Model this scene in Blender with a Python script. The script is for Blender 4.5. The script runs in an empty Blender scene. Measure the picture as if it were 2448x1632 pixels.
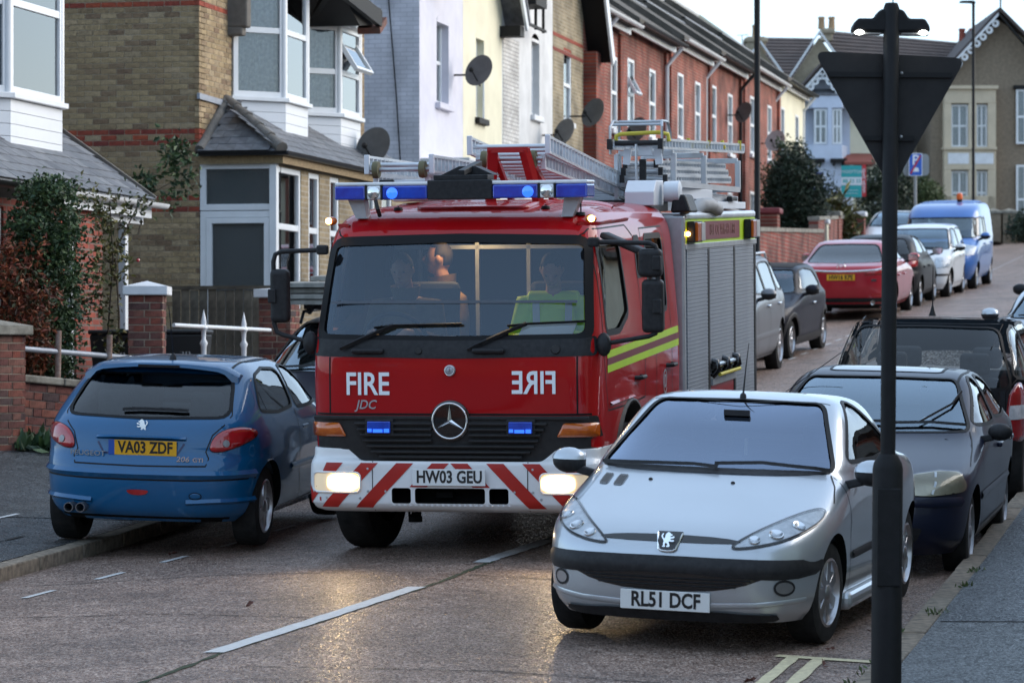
import bpy, bmesh, math, random
from mathutils import Vector, Matrix, Euler
from mathutils.geometry import delaunay_2d_cdt
from mathutils.bvhtree import BVHTree
random.seed(7)
R = math.radians
SC = bpy.context.scene
COL = SC.collection
# ------------------------------------------------------------------ camera, sky, sun, exposure
FPX, CX, CY, EYE = 8000.0, 1224.0, 870.0, 1.6      # the lens in photograph pixels; world Y runs up the street
TH = R(12.5); SN, CS = math.sin(TH), math.cos(TH)
cam_d = bpy.data.cameras.new('camera'); cam = bpy.data.objects.new('camera', cam_d); COL.objects.link(cam)
cam.location = (0, 0, EYE); cam.rotation_euler = (R(90), 0, TH)
cam_d.sensor_width = 36; cam_d.lens = 36 * FPX / 2448; cam_d.shift_y = (CY - 816) / 2448
cam_d.clip_start = 0.5; cam_d.clip_end = 3000
cam_d.dof.use_dof = True; cam_d.dof.focus_distance = 23.5; cam_d.dof.aperture_fstop = 5.6
SC.camera = cam
SUN_EL, SUN_AZ = R(24), R(62)                       # azimuth from +Y towards +X
world = bpy.data.worlds.new('World'); SC.world = world; world.use_nodes = True
wn = world.node_tree.nodes; wl = world.node_tree.links
sky = wn.new('ShaderNodeTexSky'); sky.sky_type = 'NISHITA'; sky.sun_disc = False
sky.sun_elevation = SUN_EL; sky.sun_rotation = SUN_AZ; sky.air_density = 1.0; sky.dust_density = 1.0; sky.ozone_density = 2.0
wl.new(sky.outputs[0], wn['Background'].inputs[0]); wn['Background'].inputs[1].default_value = 0.05
bg2 = wn.new('ShaderNodeBackground'); bg2.inputs[0].default_value = (.64, .83, 1.06, 1); bg2.inputs[1].default_value = .33      # even veil of dusk cloud
adds = wn.new('ShaderNodeAddShader'); wl.new(wn['Background'].outputs[0], adds.inputs[0]); wl.new(bg2.outputs[0], adds.inputs[1]); wl.new(adds.outputs[0], wn['World Output'].inputs[0])
sun_d = bpy.data.lights.new('sun', 'SUN'); sun = bpy.data.objects.new('sun', sun_d); COL.objects.link(sun)
sun_d.energy = 1.1; sun_d.angle = R(60); sun_d.color = (1.0, 0.91, 0.80)
sun.rotation_euler = Vector((-math.sin(SUN_AZ) * math.cos(SUN_EL), -math.cos(SUN_AZ) * math.cos(SUN_EL), -math.sin(SUN_EL))).to_track_quat('-Z', 'Y').to_euler()
SC.view_settings.view_transform = 'Standard'; SC.view_settings.look = 'None'
SC.view_settings.exposure = 1.45; SC.view_settings.gamma = 1.0
SC.cycles.use_denoising = True
SC.cycles.max_bounces = 8; SC.cycles.transparent_max_bounces = 12; SC.cycles.sample_clamp_indirect = 6
# ------------------------------------------------------------------ pixel rays and the ground
def ray(px, py):
    a = (px - CX) / FPX; b = (CY - py) / FPX
    return Vector((a * CS - SN, a * SN + CS, b))
def at(px, py, depth): return ray(px, py) * depth + Vector((0, 0, EYE))
def on_v(px, py, v): r = ray(px, py); return r * (v / r.x) + Vector((0, 0, EYE))
def on_u(px, py, u): r = ray(px, py); return r * (u / r.y) + Vector((0, 0, EYE))
GN = [(-30, -3.3), (0, -2.25), (17, -1.63), (19.4, -1.54), (24.3, -1.335), (38, -.63), (50.7, .13), (63, .95), (68, 1.25), (72, 1.5), (77, 1.8), (110, 3.9), (140, 5.6), (1200, 6.0)]
KL, KR, CROWN = -8.55, -1.98, -5.25
def g(u):
    for (a, za), (b, zb) in zip(GN, GN[1:]):
        if u <= b: return za + (zb - za) * (u - a) / (b - a) + EYE
    return GN[-1][1] + EYE
def G(v, u):                                         # road surface with its camber
    return g(u) - .028 * min(abs(v - CROWN), 3.3)
def GL(v, u):                                        # ground beside the road, kerb upstand included
    if KL <= v <= KR: return G(v, u)
    d = KL - v if v < KL else v - KR
    return G(KL if v < KL else KR, u) + .10 + .015 * min(d, 5) + (.10 * min(-10.3 - v, 2.2) if v < -10.3 and u < 60 else 0)
def ground_at(px, py, f=G):
    r = ray(px, py); lo, hi = 8., 170.
    for _ in range(50):
        m = (lo + hi) / 2; p = r * m
        if p.z + EYE > f(p.x, p.y): lo = m
        else: hi = m
    return r * lo + Vector((0, 0, EYE))
# ------------------------------------------------------------------ materials
M = {}
def lin(c): return tuple(((x + .055) / 1.055) ** 2.4 if x > .04045 else x / 12.92 for x in c)
def mat(name, col, rough=.6, metal=0., col2=None, vs=6., vc=.5, bump=0., bs=60., coat=0., spec=.5, emit=None, es=0., rnd=None, alpha=None, detail=3, rough2=None):
    if name in M: return M[name]
    m = bpy.data.materials.new(name); m.use_nodes = True; nt = m.node_tree; N = nt.nodes; L = nt.links
    b = N['Principled BSDF']; b.inputs['Roughness'].default_value = rough; b.inputs['Metallic'].default_value = metal
    b.inputs['Specular IOR Level'].default_value = spec
    b.inputs['Coat Weight'].default_value = coat; b.inputs['Coat Roughness'].default_value = .04
    b.inputs['Base Color'].default_value = (*col, 1)
    tc = N.new('ShaderNodeTexCoord')
    if rnd:                                          # pieces that differ one from the next
        oi = N.new('ShaderNodeObjectInfo'); ge = N.new('ShaderNodeNewGeometry')
        ad = N.new('ShaderNodeMath'); ad.operation = 'ADD'; L.new(oi.outputs['Random'], ad.inputs[0]); L.new(ge.outputs['Random Per Island'], ad.inputs[1])
        fr = N.new('ShaderNodeMath'); fr.operation = 'FRACT'; L.new(ad.outputs[0], fr.inputs[0])
        cr = N.new('ShaderNodeValToRGB'); el = cr.color_ramp.elements
        while len(el) < len(rnd): el.new(.5)
        for i, c in enumerate(rnd): el[i].position = i / (len(rnd) - 1) if len(rnd) > 1 else 0; el[i].color = (*c, 1)
        L.new(fr.outputs[0], cr.inputs[0]); base = cr.outputs[0]
        nz = N.new('ShaderNodeTexNoise'); nz.inputs['Scale'].default_value = vs; nz.inputs['Detail'].default_value = detail
        L.new(tc.outputs['Object'], nz.inputs['Vector'])
        mx = N.new('ShaderNodeMix'); mx.data_type = 'RGBA'; mx.blend_type = 'MULTIPLY'
        mr = N.new('ShaderNodeMapRange'); mr.inputs[1].default_value = .3; mr.inputs[2].default_value = .7; mr.inputs[3].default_value = 1 - vc; mr.inputs[4].default_value = 1.1
        L.new(nz.outputs[0], mr.inputs[0]); mx.inputs[0].default_value = 1
        L.new(base, mx.inputs[6]); cb = N.new('ShaderNodeCombineColor'); [L.new(mr.outputs[0], cb.inputs[i]) for i in range(3)]
        L.new(cb.outputs[0], mx.inputs[7]); L.new(mx.outputs[2], b.inputs['Base Color'])
    elif col2 is not None:
        nz = N.new('ShaderNodeTexNoise'); nz.inputs['Scale'].default_value = vs; nz.inputs['Detail'].default_value = detail; nz.inputs['Roughness'].default_value = .6
        L.new(tc.outputs['Object'], nz.inputs['Vector'])
        cr = N.new('ShaderNodeValToRGB'); el = cr.color_ramp.elements
        el[0].position = .5 - vc * .4; el[1].position = .5 + vc * .4; el[0].color = (*col, 1); el[1].color = (*col2, 1)
        L.new(nz.outputs[0], cr.inputs[0]); L.new(cr.outputs[0], b.inputs['Base Color'])
        if rough2 is not None:
            mr = N.new('ShaderNodeMapRange'); mr.inputs[1].default_value = .35; mr.inputs[2].default_value = .65; mr.inputs[3].default_value = rough; mr.inputs[4].default_value = rough2
            L.new(nz.outputs[0], mr.inputs[0]); L.new(mr.outputs[0], b.inputs['Roughness'])
    if bump:
        nb = N.new('ShaderNodeTexNoise'); nb.inputs['Scale'].default_value = bs; nb.inputs['Detail'].default_value = 4
        L.new(tc.outputs['Object'], nb.inputs['Vector'])
        bp = N.new('ShaderNodeBump'); bp.inputs['Strength'].default_value = bump; bp.inputs['Distance'].default_value = .01
        L.new(nb.outputs[0], bp.inputs['Height']); L.new(bp.outputs[0], b.inputs['Normal'])
    if emit: b.inputs['Emission Color'].default_value = (*emit, 1); b.inputs['Emission Strength'].default_value = es
    M[name] = m; return m
def glass(name, tint=(.55, .62, .62), ior=1.5, gain=1.0, rough=.0, haze=None, hz=0.):
    if name in M: return M[name]
    m = bpy.data.materials.new(name); m.use_nodes = True; nt = m.node_tree; N = nt.nodes; L = nt.links
    N.remove(N['Principled BSDF']); out = N['Material Output']
    tr = N.new('ShaderNodeBsdfTransparent'); tr.inputs[0].default_value = (*tint, 1)
    gl = N.new('ShaderNodeBsdfGlossy'); gl.inputs['Roughness'].default_value = rough
    fr = N.new('ShaderNodeFresnel'); fr.inputs[0].default_value = ior
    mu = N.new('ShaderNodeMath'); mu.operation = 'MULTIPLY'; mu.use_clamp = True; mu.inputs[1].default_value = gain; L.new(fr.outputs[0], mu.inputs[0])
    mx = N.new('ShaderNodeMixShader'); L.new(mu.outputs[0], mx.inputs[0]); L.new(tr.outputs[0], mx.inputs[1]); L.new(gl.outputs[0], mx.inputs[2])
    last = mx
    if haze:                                         # diffuse tint in the pane: frosted doors, and painted sky haze on the engine
        df = N.new('ShaderNodeBsdfDiffuse'); df.inputs[0].default_value = (*haze, 1)
        m2 = N.new('ShaderNodeMixShader'); m2.inputs[0].default_value = hz; L.new(mx.outputs[0], m2.inputs[1]); L.new(df.outputs[0], m2.inputs[2]); last = m2
    L.new(last.outputs[0], out.inputs[0]); M[name] = m; return m
def brick_mat(name, c1, c2, mort, axis='y', bw=.225, rh=.075, dark=.6, rough=.9, bump=.35, msz=.012):
    """far brickwork, too small to tell the bricks apart: courses from a brick texture"""
    if name in M: return M[name]
    m = bpy.data.materials.new(name); m.use_nodes = True; nt = m.node_tree; N = nt.nodes; L = nt.links
    b = N['Principled BSDF']; b.inputs['Roughness'].default_value = rough
    tc = N.new('ShaderNodeTexCoord'); sp = N.new('ShaderNodeSeparateXYZ'); cb = N.new('ShaderNodeCombineXYZ')
    L.new(tc.outputs['Object'], sp.inputs[0]); L.new(sp.outputs[{'x': 0, 'y': 1}[axis]], cb.inputs[0]); L.new(sp.outputs[2], cb.inputs[1])
    br = N.new('ShaderNodeTexBrick'); br.inputs['Scale'].default_value = 1; br.inputs['Brick Width'].default_value = bw; br.inputs['Row Height'].default_value = rh
    br.inputs['Mortar Size'].default_value = msz; br.inputs['Mortar Smooth'].default_value = .3; br.inputs['Bias'].default_value = 0
    br.inputs['Color1'].default_value = (*c1, 1); br.inputs['Color2'].default_value = (*c2, 1); br.inputs['Mortar'].default_value = (*mort, 1)
    L.new(cb.outputs[0], br.inputs[0])
    nz = N.new('ShaderNodeTexNoise'); nz.inputs['Scale'].default_value = 1.6; nz.inputs['Detail'].default_value = 6; L.new(tc.outputs['Object'], nz.inputs[0])
    mr = N.new('ShaderNodeMapRange'); mr.inputs[1].default_value = .35; mr.inputs[2].default_value = .65; mr.inputs[3].default_value = dark; mr.inputs[4].default_value = 1.15; L.new(nz.outputs[0], mr.inputs[0])
    mx = N.new('ShaderNodeMix'); mx.data_type = 'RGBA'; mx.blend_type = 'MULTIPLY'; mx.inputs[0].default_value = 1
    c3 = N.new('ShaderNodeCombineColor'); [L.new(mr.outputs[0], c3.inputs[i]) for i in range(3)]
    L.new(br.outputs[0], mx.inputs[6]); L.new(c3.outputs[0], mx.inputs[7]); L.new(mx.outputs[2], b.inputs['Base Color'])
    bp = N.new('ShaderNodeBump'); bp.inputs['Strength'].default_value = bump; bp.inputs['Distance'].default_value = .012; bp.invert = True
    L.new(br.outputs['Fac'], bp.inputs['Height']); L.new(bp.outputs[0], b.inputs['Normal'])
    M[name] = m; return m
# ------------------------------------------------------------------ mesh building
class MB:
    def __init__(s): s.v = []; s.f = []
    def add(s, vs, fs):
        o = len(s.v); s.v += [tuple(p) for p in vs]; s.f += [tuple(i + o for i in f) for f in fs]; return s
    def box(s, x0, x1, y0, y1, z0, z1):
        return s.add([(x0, y0, z0), (x1, y0, z0), (x1, y1, z0), (x0, y1, z0), (x0, y0, z1), (x1, y0, z1), (x1, y1, z1), (x0, y1, z1)],
                     [(0, 3, 2, 1), (4, 5, 6, 7), (0, 1, 5, 4), (1, 2, 6, 5), (2, 3, 7, 6), (3, 0, 4, 7)])
    def cbox(s, c, sz, rot=(0, 0, 0)):
        m = Euler(rot).to_matrix(); h = [q / 2 for q in sz]; c = Vector(c)
        vs = [c + m @ Vector((a * h[0], b * h[1], d * h[2])) for d in (-1, 1) for a, b in ((-1, -1), (1, -1), (1, 1), (-1, 1))]
        return s.add(vs, [(0, 3, 2, 1), (4, 5, 6, 7), (0, 1, 5, 4), (1, 2, 6, 5), (2, 3, 7, 6), (3, 0, 4, 7)])
    def beam(s, p, q, w, h, up=(0, 0, 1)):           # a bar of section w x h from p to q
        p = Vector(p); q = Vector(q); d = (q - p).normalized(); up = Vector(up)
        if abs(d.dot(up)) > .98: up = Vector((1, 0, 0))
        a = d.cross(up).normalized() * (w / 2); b = a.cross(d).normalized() * (h / 2)
        vs = [e + i * a + j * b for e in (p, q) for i, j in ((-1, -1), (1, -1), (1, 1), (-1, 1))]
        return s.add(vs, [(3, 2, 1, 0), (4, 5, 6, 7), (0, 1, 5, 4), (1, 2, 6, 5), (2, 3, 7, 6), (3, 0, 4, 7)])
    def prism(s, poly, ax, a, b):
        n = len(poly)
        f = {'x': lambda p, t: (t, p[0], p[1]), 'y': lambda p, t: (p[0], t, p[1]), 'z': lambda p, t: (p[0], p[1], t)}[ax]
        vs = [f(p, a) for p in poly] + [f(p, b) for p in poly]
        return s.add(vs, [tuple(range(n))[::-1], tuple(range(n, 2 * n))] + [(i, (i + 1) % n, n + (i + 1) % n, n + i) for i in range(n)])
    def tube(s, pts, r, n=8, cap=True):
        pts = [Vector(p) for p in pts]; rs = r if isinstance(r, (list, tuple)) else [r] * len(pts)
        d0 = (pts[1] - pts[0]).normalized(); a = d0.orthogonal().normalized(); rings = []
        for i, p in enumerate(pts):
            d = (pts[min(i + 1, len(pts) - 1)] - pts[max(i - 1, 0)]).normalized()
            a = (a - d * a.dot(d)).normalized(); b = d.cross(a)
            rings.append([p + (a * math.cos(2 * math.pi * k / n) + b * math.sin(2 * math.pi * k / n)) * rs[i] for k in range(n)])
        vs = [q for rg in rings for q in rg]
        fs = [(i * n + k, i * n + (k + 1) % n, (i + 1) * n + (k + 1) % n, (i + 1) * n + k) for i in range(len(pts) - 1) for k in range(n)]
        if cap: fs += [tuple(range(n))[::-1], tuple(range((len(pts) - 1) * n, len(pts) * n))]
        return s.add(vs, fs)
    def lathe(s, prof, c=(0, 0, 0), ax=(0, 0, 1), n=24, cap=True):
        ax = Vector(ax).normalized(); a = ax.orthogonal().normalized(); b = ax.cross(a); c = Vector(c)
        vs = [c + ax * z + (a * math.cos(2 * math.pi * k / n) + b * math.sin(2 * math.pi * k / n)) * r for r, z in prof for k in range(n)]
        fs = [(i * n + k, i * n + (k + 1) % n, (i + 1) * n + (k + 1) % n, (i + 1) * n + k) for i in range(len(prof) - 1) for k in range(n)]
        if cap and prof[0][0] > 1e-4: fs.append(tuple(range(n))[::-1])
        if cap and prof[-1][0] > 1e-4: fs.append(tuple(range((len(prof) - 1) * n, len(prof) * n)))
        return s.add(vs, fs)
    def ball(s, c, r, n=12, k=8):
        rx, ry, rz = r if isinstance(r, (list, tuple)) else (r, r, r)
        vs = [(c[0] + rx * math.sin(math.pi * j / k) * math.cos(2 * math.pi * i / n), c[1] + ry * math.sin(math.pi * j / k) * math.sin(2 * math.pi * i / n), c[2] + rz * math.cos(math.pi * j / k)) for j in range(k + 1) for i in range(n)]
        return s.add(vs, [(j * n + i, (j + 1) * n + i, (j + 1) * n + (i + 1) % n, j * n + (i + 1) % n) for j in range(k) for i in range(n)])
    def frame(s, poly_o, poly_i, ax, a, b):          # a ring between two outlines, extruded
        n = len(poly_o)
        f = {'x': lambda p, t: (t, p[0], p[1]), 'y': lambda p, t: (p[0], t, p[1]), 'z': lambda p, t: (p[0], p[1], t)}[ax]
        vs = [f(p, t) for t in (a, b) for pl in (poly_o, poly_i) for p in pl]
        fs = []
        for i in range(n):
            j = (i + 1) % n
            fs += [(i, j, n + j, n + i), (2 * n + i, 3 * n + i, 3 * n + j, 2 * n + j), (i, 2 * n + i, 2 * n + j, j), (n + i, n + j, 3 * n + j, 3 * n + i)]
        return s.add(vs, fs)
    def build(s, name, m, parent=None, smooth=None, bevel=0., seg=2, weld=False):
        me = bpy.data.meshes.new(name); me.from_pydata(s.v, [], s.f)
        bm = bmesh.new(); bm.from_mesh(me)
        if weld: bmesh.ops.remove_doubles(bm, verts=bm.verts, dist=1e-5)
        bmesh.ops.recalc_face_normals(bm, faces=bm.faces); bm.to_mesh(me); bm.free()
        o = bpy.data.objects.new(name, me); COL.objects.link(o)
        if m: me.materials.append(M[m] if isinstance(m, str) else m)
        if parent: o.parent = parent
        if smooth is not None:
            me.polygons.foreach_set('use_smooth', [True] * len(me.polygons)); me.set_sharp_from_angle(angle=R(smooth))
        if bevel:
            md = o.modifiers.new('bevel', 'BEVEL'); md.width = bevel; md.segments = seg; md.limit_method = 'ANGLE'; md.angle_limit = R(40)
            md.harden_normals = False
        return o
def rrect(x0, x1, y0, y1, r, n=4):
    out = []
    for cx, cy, a in ((x1 - r, y1 - r, 0), (x0 + r, y1 - r, 90), (x0 + r, y0 + r, 180), (x1 - r, y0 + r, 270)):
        out += [(cx + r * math.cos(R(a + 90 * k / n)), cy + r * math.sin(R(a + 90 * k / n))) for k in range(n + 1)]
    return out
def chaikin(p, k=2):
    for _ in range(k):
        q = []
        for i in range(len(p)):
            a, b = p[i], p[(i + 1) % len(p)]
            q += [tuple(.75 * a[j] + .25 * b[j] for j in range(len(a))), tuple(.25 * a[j] + .75 * b[j] for j in range(len(a)))]
        p = q
    return p
def thing(name, label, cat, loc=(0, 0, 0), rot=(0, 0, 0), group=None):
    o = bpy.data.objects.new(name, None); COL.objects.link(o); o.empty_display_size = .2
    o.location = loc; o.rotation_euler = rot; o['label'] = label; o['category'] = cat
    if group: o['group'] = group
    return o
def tag(o, label, cat, group=None):
    o['label'] = label; o['category'] = cat
    if group: o['group'] = group
    return o
def struct(o): o['kind'] = 'structure'; return o
def stuff(o): o['kind'] = 'stuff'; return o
def copy_tree(o, parent=None):
    c = o.copy(); COL.objects.link(c); c.parent = parent
    for ch in list(o.children): copy_tree(ch, c)
    return c
def inst(src, name, parent, loc, rot=(0, 0, 0), sc=None):
    o = bpy.data.objects.new(name, src.data if hasattr(src, 'data') else src); COL.objects.link(o); o.parent = parent
    o.location = loc; o.rotation_euler = rot
    if sc: o.scale = sc
    return o
def text(name, s, size, m, parent, loc, rot, sx=1., depth=.002, bold=0., shear=0., align='CENTER'):
    cu = bpy.data.curves.new(name, 'FONT'); cu.body = s; cu.size = size; cu.extrude = depth; cu.offset = bold; cu.shear = shear
    cu.align_x = align; cu.align_y = 'CENTER'; cu.resolution_u = 3
    o = bpy.data.objects.new(name, cu); COL.objects.link(o); cu.materials.append(M[m] if isinstance(m, str) else m)
    bpy.context.view_layer.update(); me = bpy.data.meshes.new_from_object(o.evaluated_get(bpy.context.evaluated_depsgraph_get())); bpy.data.objects.remove(o); bpy.data.curves.remove(cu)
    me.transform(Matrix.Diagonal((sx, 1, 1, 1))); o = bpy.data.objects.new(name, me); COL.objects.link(o)
    if not me.materials: me.materials.append(M[m] if isinstance(m, str) else m)
    o.parent = parent; o.location = loc; o.rotation_euler = rot; return o
def grid_mesh(name, vs_list, us, fz, m):
    vv = [(v, u, fz(v, u)) for u in us for v in vs_list]; n = len(vs_list)
    ff = [(j * n + i, j * n + i + 1, (j + 1) * n + i + 1, (j + 1) * n + i) for j in range(len(us) - 1) for i in range(n - 1)]
    b = MB(); b.add(vv, ff); return b.build(name, m, smooth=60)
# ------------------------------------------------------------------ base materials
mat('earth', (.09, .08, .06), .95, col2=(.06, .065, .04), vs=2)
mat('upvc', (.74, .76, .78), .35, col2=(.66, .68, .70), vs=3)
mat('white_paint', (.74, .75, .77), .6, col2=(.62, .63, .64), vs=4, bump=.1)
mat('white_board', (.70, .72, .75), .5, col2=(.64, .66, .69), vs=2)
mat('black_gutter', (.012, .012, .014), .35)
mat('dark_wood', (.010, .0095, .0095), .6, spec=.25)
mat('lead', (.30, .33, .38), .6, col2=(.22, .24, .28), vs=8)
mat('slate', (.1, .1, .12), .55, rnd=[(.085, .088, .10), (.16, .165, .18), (.12, .125, .135), (.20, .205, .215), (.10, .11, .125)], vs=9, vc=.45, bump=.2, bs=40)
mat('ridge_clay', (.16, .145, .13), .85, col2=(.10, .095, .085), vs=10, bump=.4)
mat('brick_yellow', (.2, .16, .1), .9, rnd=[(.21, .145, .080), (.38, .28, .155), (.30, .22, .12), (.43, .32, .19), (.18, .115, .07), (.34, .245, .135), (.26, .185, .105), (.38, .29, .18)], vs=30, vc=.4, bump=.5, bs=70)
mat('brick_red', (.22, .07, .04), .9, rnd=[(.30, .060, .030), (.22, .040, .028), (.36, .075, .032), (.17, .035, .028)], vs=22, vc=.4, bump=.5, bs=70)
mat('brick_wall_red', (.22, .07, .05), .9, rnd=[(.22, .060, .042), (.055, .040, .042), (.26, .085, .055), (.15, .05, .04), (.19, .10, .075), (.24, .060, .036), (.085, .055, .05)], vs=18, vc=.45, bump=.6, bs=60)
mat('mortar_warm', (.46, .40, .31), .95, col2=(.32, .27, .2), vs=5)
mat('mortar_grey', (.22, .20, .18), .95, col2=(.13, .12, .11), vs=6)
mat('coping', (.34, .32, .27), .9, col2=(.12, .11, .09), vs=7, bump=.5, vc=.6)
mat('net', (.62, .64, .68), .9, col2=(.40, .42, .47), vs=3)
mat('net2', (.60, .61, .64), .9, col2=(.34, .35, .38), vs=18)
mat('room', (.035, .037, .04), .9, col2=(.015, .015, .018), vs=1.5)  # dark colour stands in for unlit interiors
glass('pane', (.80, .84, .86), 1.5, 1.7)
glass('pane_dark', (.42, .45, .46), 1.5, 1.2, haze=(.22, .25, .26), hz=.30)
glass('pane_old', (.62, .66, .68), 1.5, 2.2)
mat('lilac', (.62, .61, .68), .8, col2=(.54, .53, .60), vs=2.5, bump=.12, bs=18)
mat('cream', (.74, .70, .53), .8, col2=(.64, .60, .45), vs=1.8, bump=.1)
mat('white_wall', (.66, .66, .66), .8, col2=(.50, .50, .50), vs=1.6, bump=.15)
mat('kerb_stone', (.30, .24, .18), .9, rnd=[(.33, .26, .19), (.24, .19, .14), (.28, .235, .18)], vs=14, vc=.6, bump=.7, bs=90)
mat('road_paint', (.62, .62, .61), .75, col2=(.42, .40, .38), vs=28, bump=.3, bs=150, vc=.8)
mat('yellow_paint', (.66, .58, .36), .8, col2=(.46, .39, .25), vs=26, bump=.3, bs=150)
mat('moss', (.035, .055, .018), .95, col2=(.02, .022, .014), vs=20, bump=.6)
mat('crack', (.022, .019, .016), .9, col2=(.05, .042, .035), vs=30)
def road_material(key, ramp, scale, lo, hi):
    m = bpy.data.materials.new(key); m.use_nodes = True; N = m.node_tree.nodes; L = m.node_tree.links
    b = N['Principled BSDF']; b.inputs['Specular IOR Level'].default_value = .4; tc = N.new('ShaderNodeTexCoord')
    def noise(sc, det=4, ro=.6):
        n = N.new('ShaderNodeTexNoise'); n.inputs['Scale'].default_value = sc; n.inputs['Detail'].default_value = det; n.inputs['Roughness'].default_value = ro; L.new(tc.outputs['Object'], n.inputs[0]); return n
    vo = N.new('ShaderNodeTexVoronoi'); vo.inputs['Scale'].default_value = scale; L.new(tc.outputs['Object'], vo.inputs[0])
    sp = N.new('ShaderNodeSeparateColor'); L.new(vo.outputs['Color'], sp.inputs[0])
    cr = N.new('ShaderNodeValToRGB'); el = cr.color_ramp.elements
    for i, (p, c) in enumerate(ramp):
        if i > 1: el.new(.5)
        el[i].position = p; el[i].color = (*c, 1)
    L.new(sp.outputs[0], cr.inputs[0])
    n2 = noise(.9, 6); n3 = noise(7, 5)
    ad = N.new('ShaderNodeMath'); ad.operation = 'ADD'; L.new(n2.outputs[0], ad.inputs[0]); L.new(n3.outputs[0], ad.inputs[1])
    mr = N.new('ShaderNodeMapRange'); mr.inputs[1].default_value = .75; mr.inputs[2].default_value = 1.25; mr.inputs[3].default_value = lo; mr.inputs[4].default_value = hi; L.new(ad.outputs[0], mr.inputs[0])
    cc = N.new('ShaderNodeCombineColor'); [L.new(mr.outputs[0], cc.inputs[i]) for i in range(3)]
    mx = N.new('ShaderNodeMix'); mx.data_type = 'RGBA'; mx.blend_type = 'MULTIPLY'; mx.inputs[0].default_value = 1
    L.new(cr.outputs[0], mx.inputs[6]); L.new(cc.outputs[0], mx.inputs[7]); L.new(mx.outputs[2], b.inputs['Base Color'])
    r2 = N.new('ShaderNodeMapRange'); r2.inputs[3].default_value = .2; r2.inputs[4].default_value = .9; L.new(sp.outputs[1], r2.inputs[0]); L.new(r2.outputs[0], b.inputs['Roughness'])
    bp = N.new('ShaderNodeBump'); bp.inputs['Strength'].default_value = 1.0; bp.inputs['Distance'].default_value = .007; L.new(vo.outputs['Distance'], bp.inputs['Height']); bp.invert = True
    b2 = N.new('ShaderNodeBump'); b2.inputs['Strength'].default_value = .35; b2.inputs['Distance'].default_value = .02; n4 = noise(24, 3); L.new(n4.outputs[0], b2.inputs['Height']); L.new(bp.outputs[0], b2.inputs['Normal']); L.new(b2.outputs[0], b.inputs['Normal'])
    M[key] = m
road_material('road', [(0, (.070, .040, .029)), (.4, (.175, .110, .081)), (.75, (.285, .190, .146)), (1, (.52, .40, .33))], 85, .55, 1.2)
road_material('asphalt_path', [(0, (.018, .019, .020)), (.4, (.036, .039, .041)), (.75, (.058, .062, .064)), (1, (.13, .135, .135))], 75, .45, 1.35)
road_material('tarmac_patch', [(0, (.012, .013, .015)), (.4, (.024, .026, .029)), (.75, (.042, .045, .048)), (1, (.10, .105, .108))], 80, .6, 1.3)
road_material('tarmac_pale', [(0, (.022, .023, .023)), (.4, (.048, .050, .049)), (.75, (.075, .078, .076)), (1, (.15, .15, .147))], 80, .5, 1.25)
# ------------------------------------------------------------------ ground, road, kerbs, pavements
def frange(a, b, st):
    n = max(1, round((b - a) / st)); return [a + (b - a) * i / n for i in range(n + 1)]
UU = sorted(set(frange(-30, 0, 5) + [0, 17, 19.4, 24.3, 38, 50.7, 63, 68, 72, 77, 110, 140] + frange(0, 140, 2) + [200, 400, 1200]))
struct(grid_mesh('ground', [-900, -200, -60, -30, KL - 6, KL - .12, KL, CROWN, KR, KR + .12, KR + 6, 30, 60, 200, 900], UU, lambda v, u: GL(v, u) - .35, 'earth'))
struct(grid_mesh('road', [KL - .02, KL + 1.1, KL + 2.2, CROWN, KR - 2.2, KR - 1.1, KR + .02], [u for u in UU if u <= 116], G, 'road'))
def slab(name, v0, v1, u0, u1, m, lift=0.):
    us = [u0] + [u for u in UU if u0 < u < u1] + [u1]
    return struct(grid_mesh(name, [v0, (v0 + v1) / 2, v1] if v0 > -10 else [v0, -12.5, -11.5, -10.3, v1], us, lambda v, u: GL(v, u) + lift, m))
slab('pavement', -24.0, KL - .15, -10, 112, 'asphalt_path')
slab('pavement', KR + .15, 6, -10, 112, 'asphalt_path')
mat('cross_road', (.10, .082, .07), .7, col2=(.13, .105, .09), vs=4, bump=.3, bs=120)
struct(grid_mesh('road', [-40, -20, -10, 0, 10, 20, 40], [116.01, 119], lambda v, u: g(116) + .02, 'cross_road'))
# kerb stones, one by one
for side, (va, vb) in (('left', (KL - .15, KL)), ('right', (KR, KR + .15))):
    root = bpy.data.objects.new('kerb', None); COL.objects.link(root); struct(root)
    st = MB(); st.box(-.075, .075, 0, .9, -.25, 0); src = None
    u = 12.0; i = 0
    while u < 111:
        vc = (va + vb) / 2; z0 = G(KL if side == 'left' else KR, u) + .103; z1 = G(KL if side == 'left' else KR, u + .9) + .103
        if src is None: src = st.build('kerb_stone', 'kerb_stone', root, bevel=.012); o = src
        else: o = inst(src, 'kerb_stone', root, (0, 0, 0)); md = o.modifiers.new('bevel', 'BEVEL'); md.width = .012; md.segments = 2
        o.location = (vc + random.uniform(-.006, .006), u, z0 + random.uniform(-.004, .004)); o.rotation_euler = (math.atan2(z1 - z0, .9), 0, random.uniform(-.004, .004)); o.scale = (1, .985, 1)
        u += .905; i += 1
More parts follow.
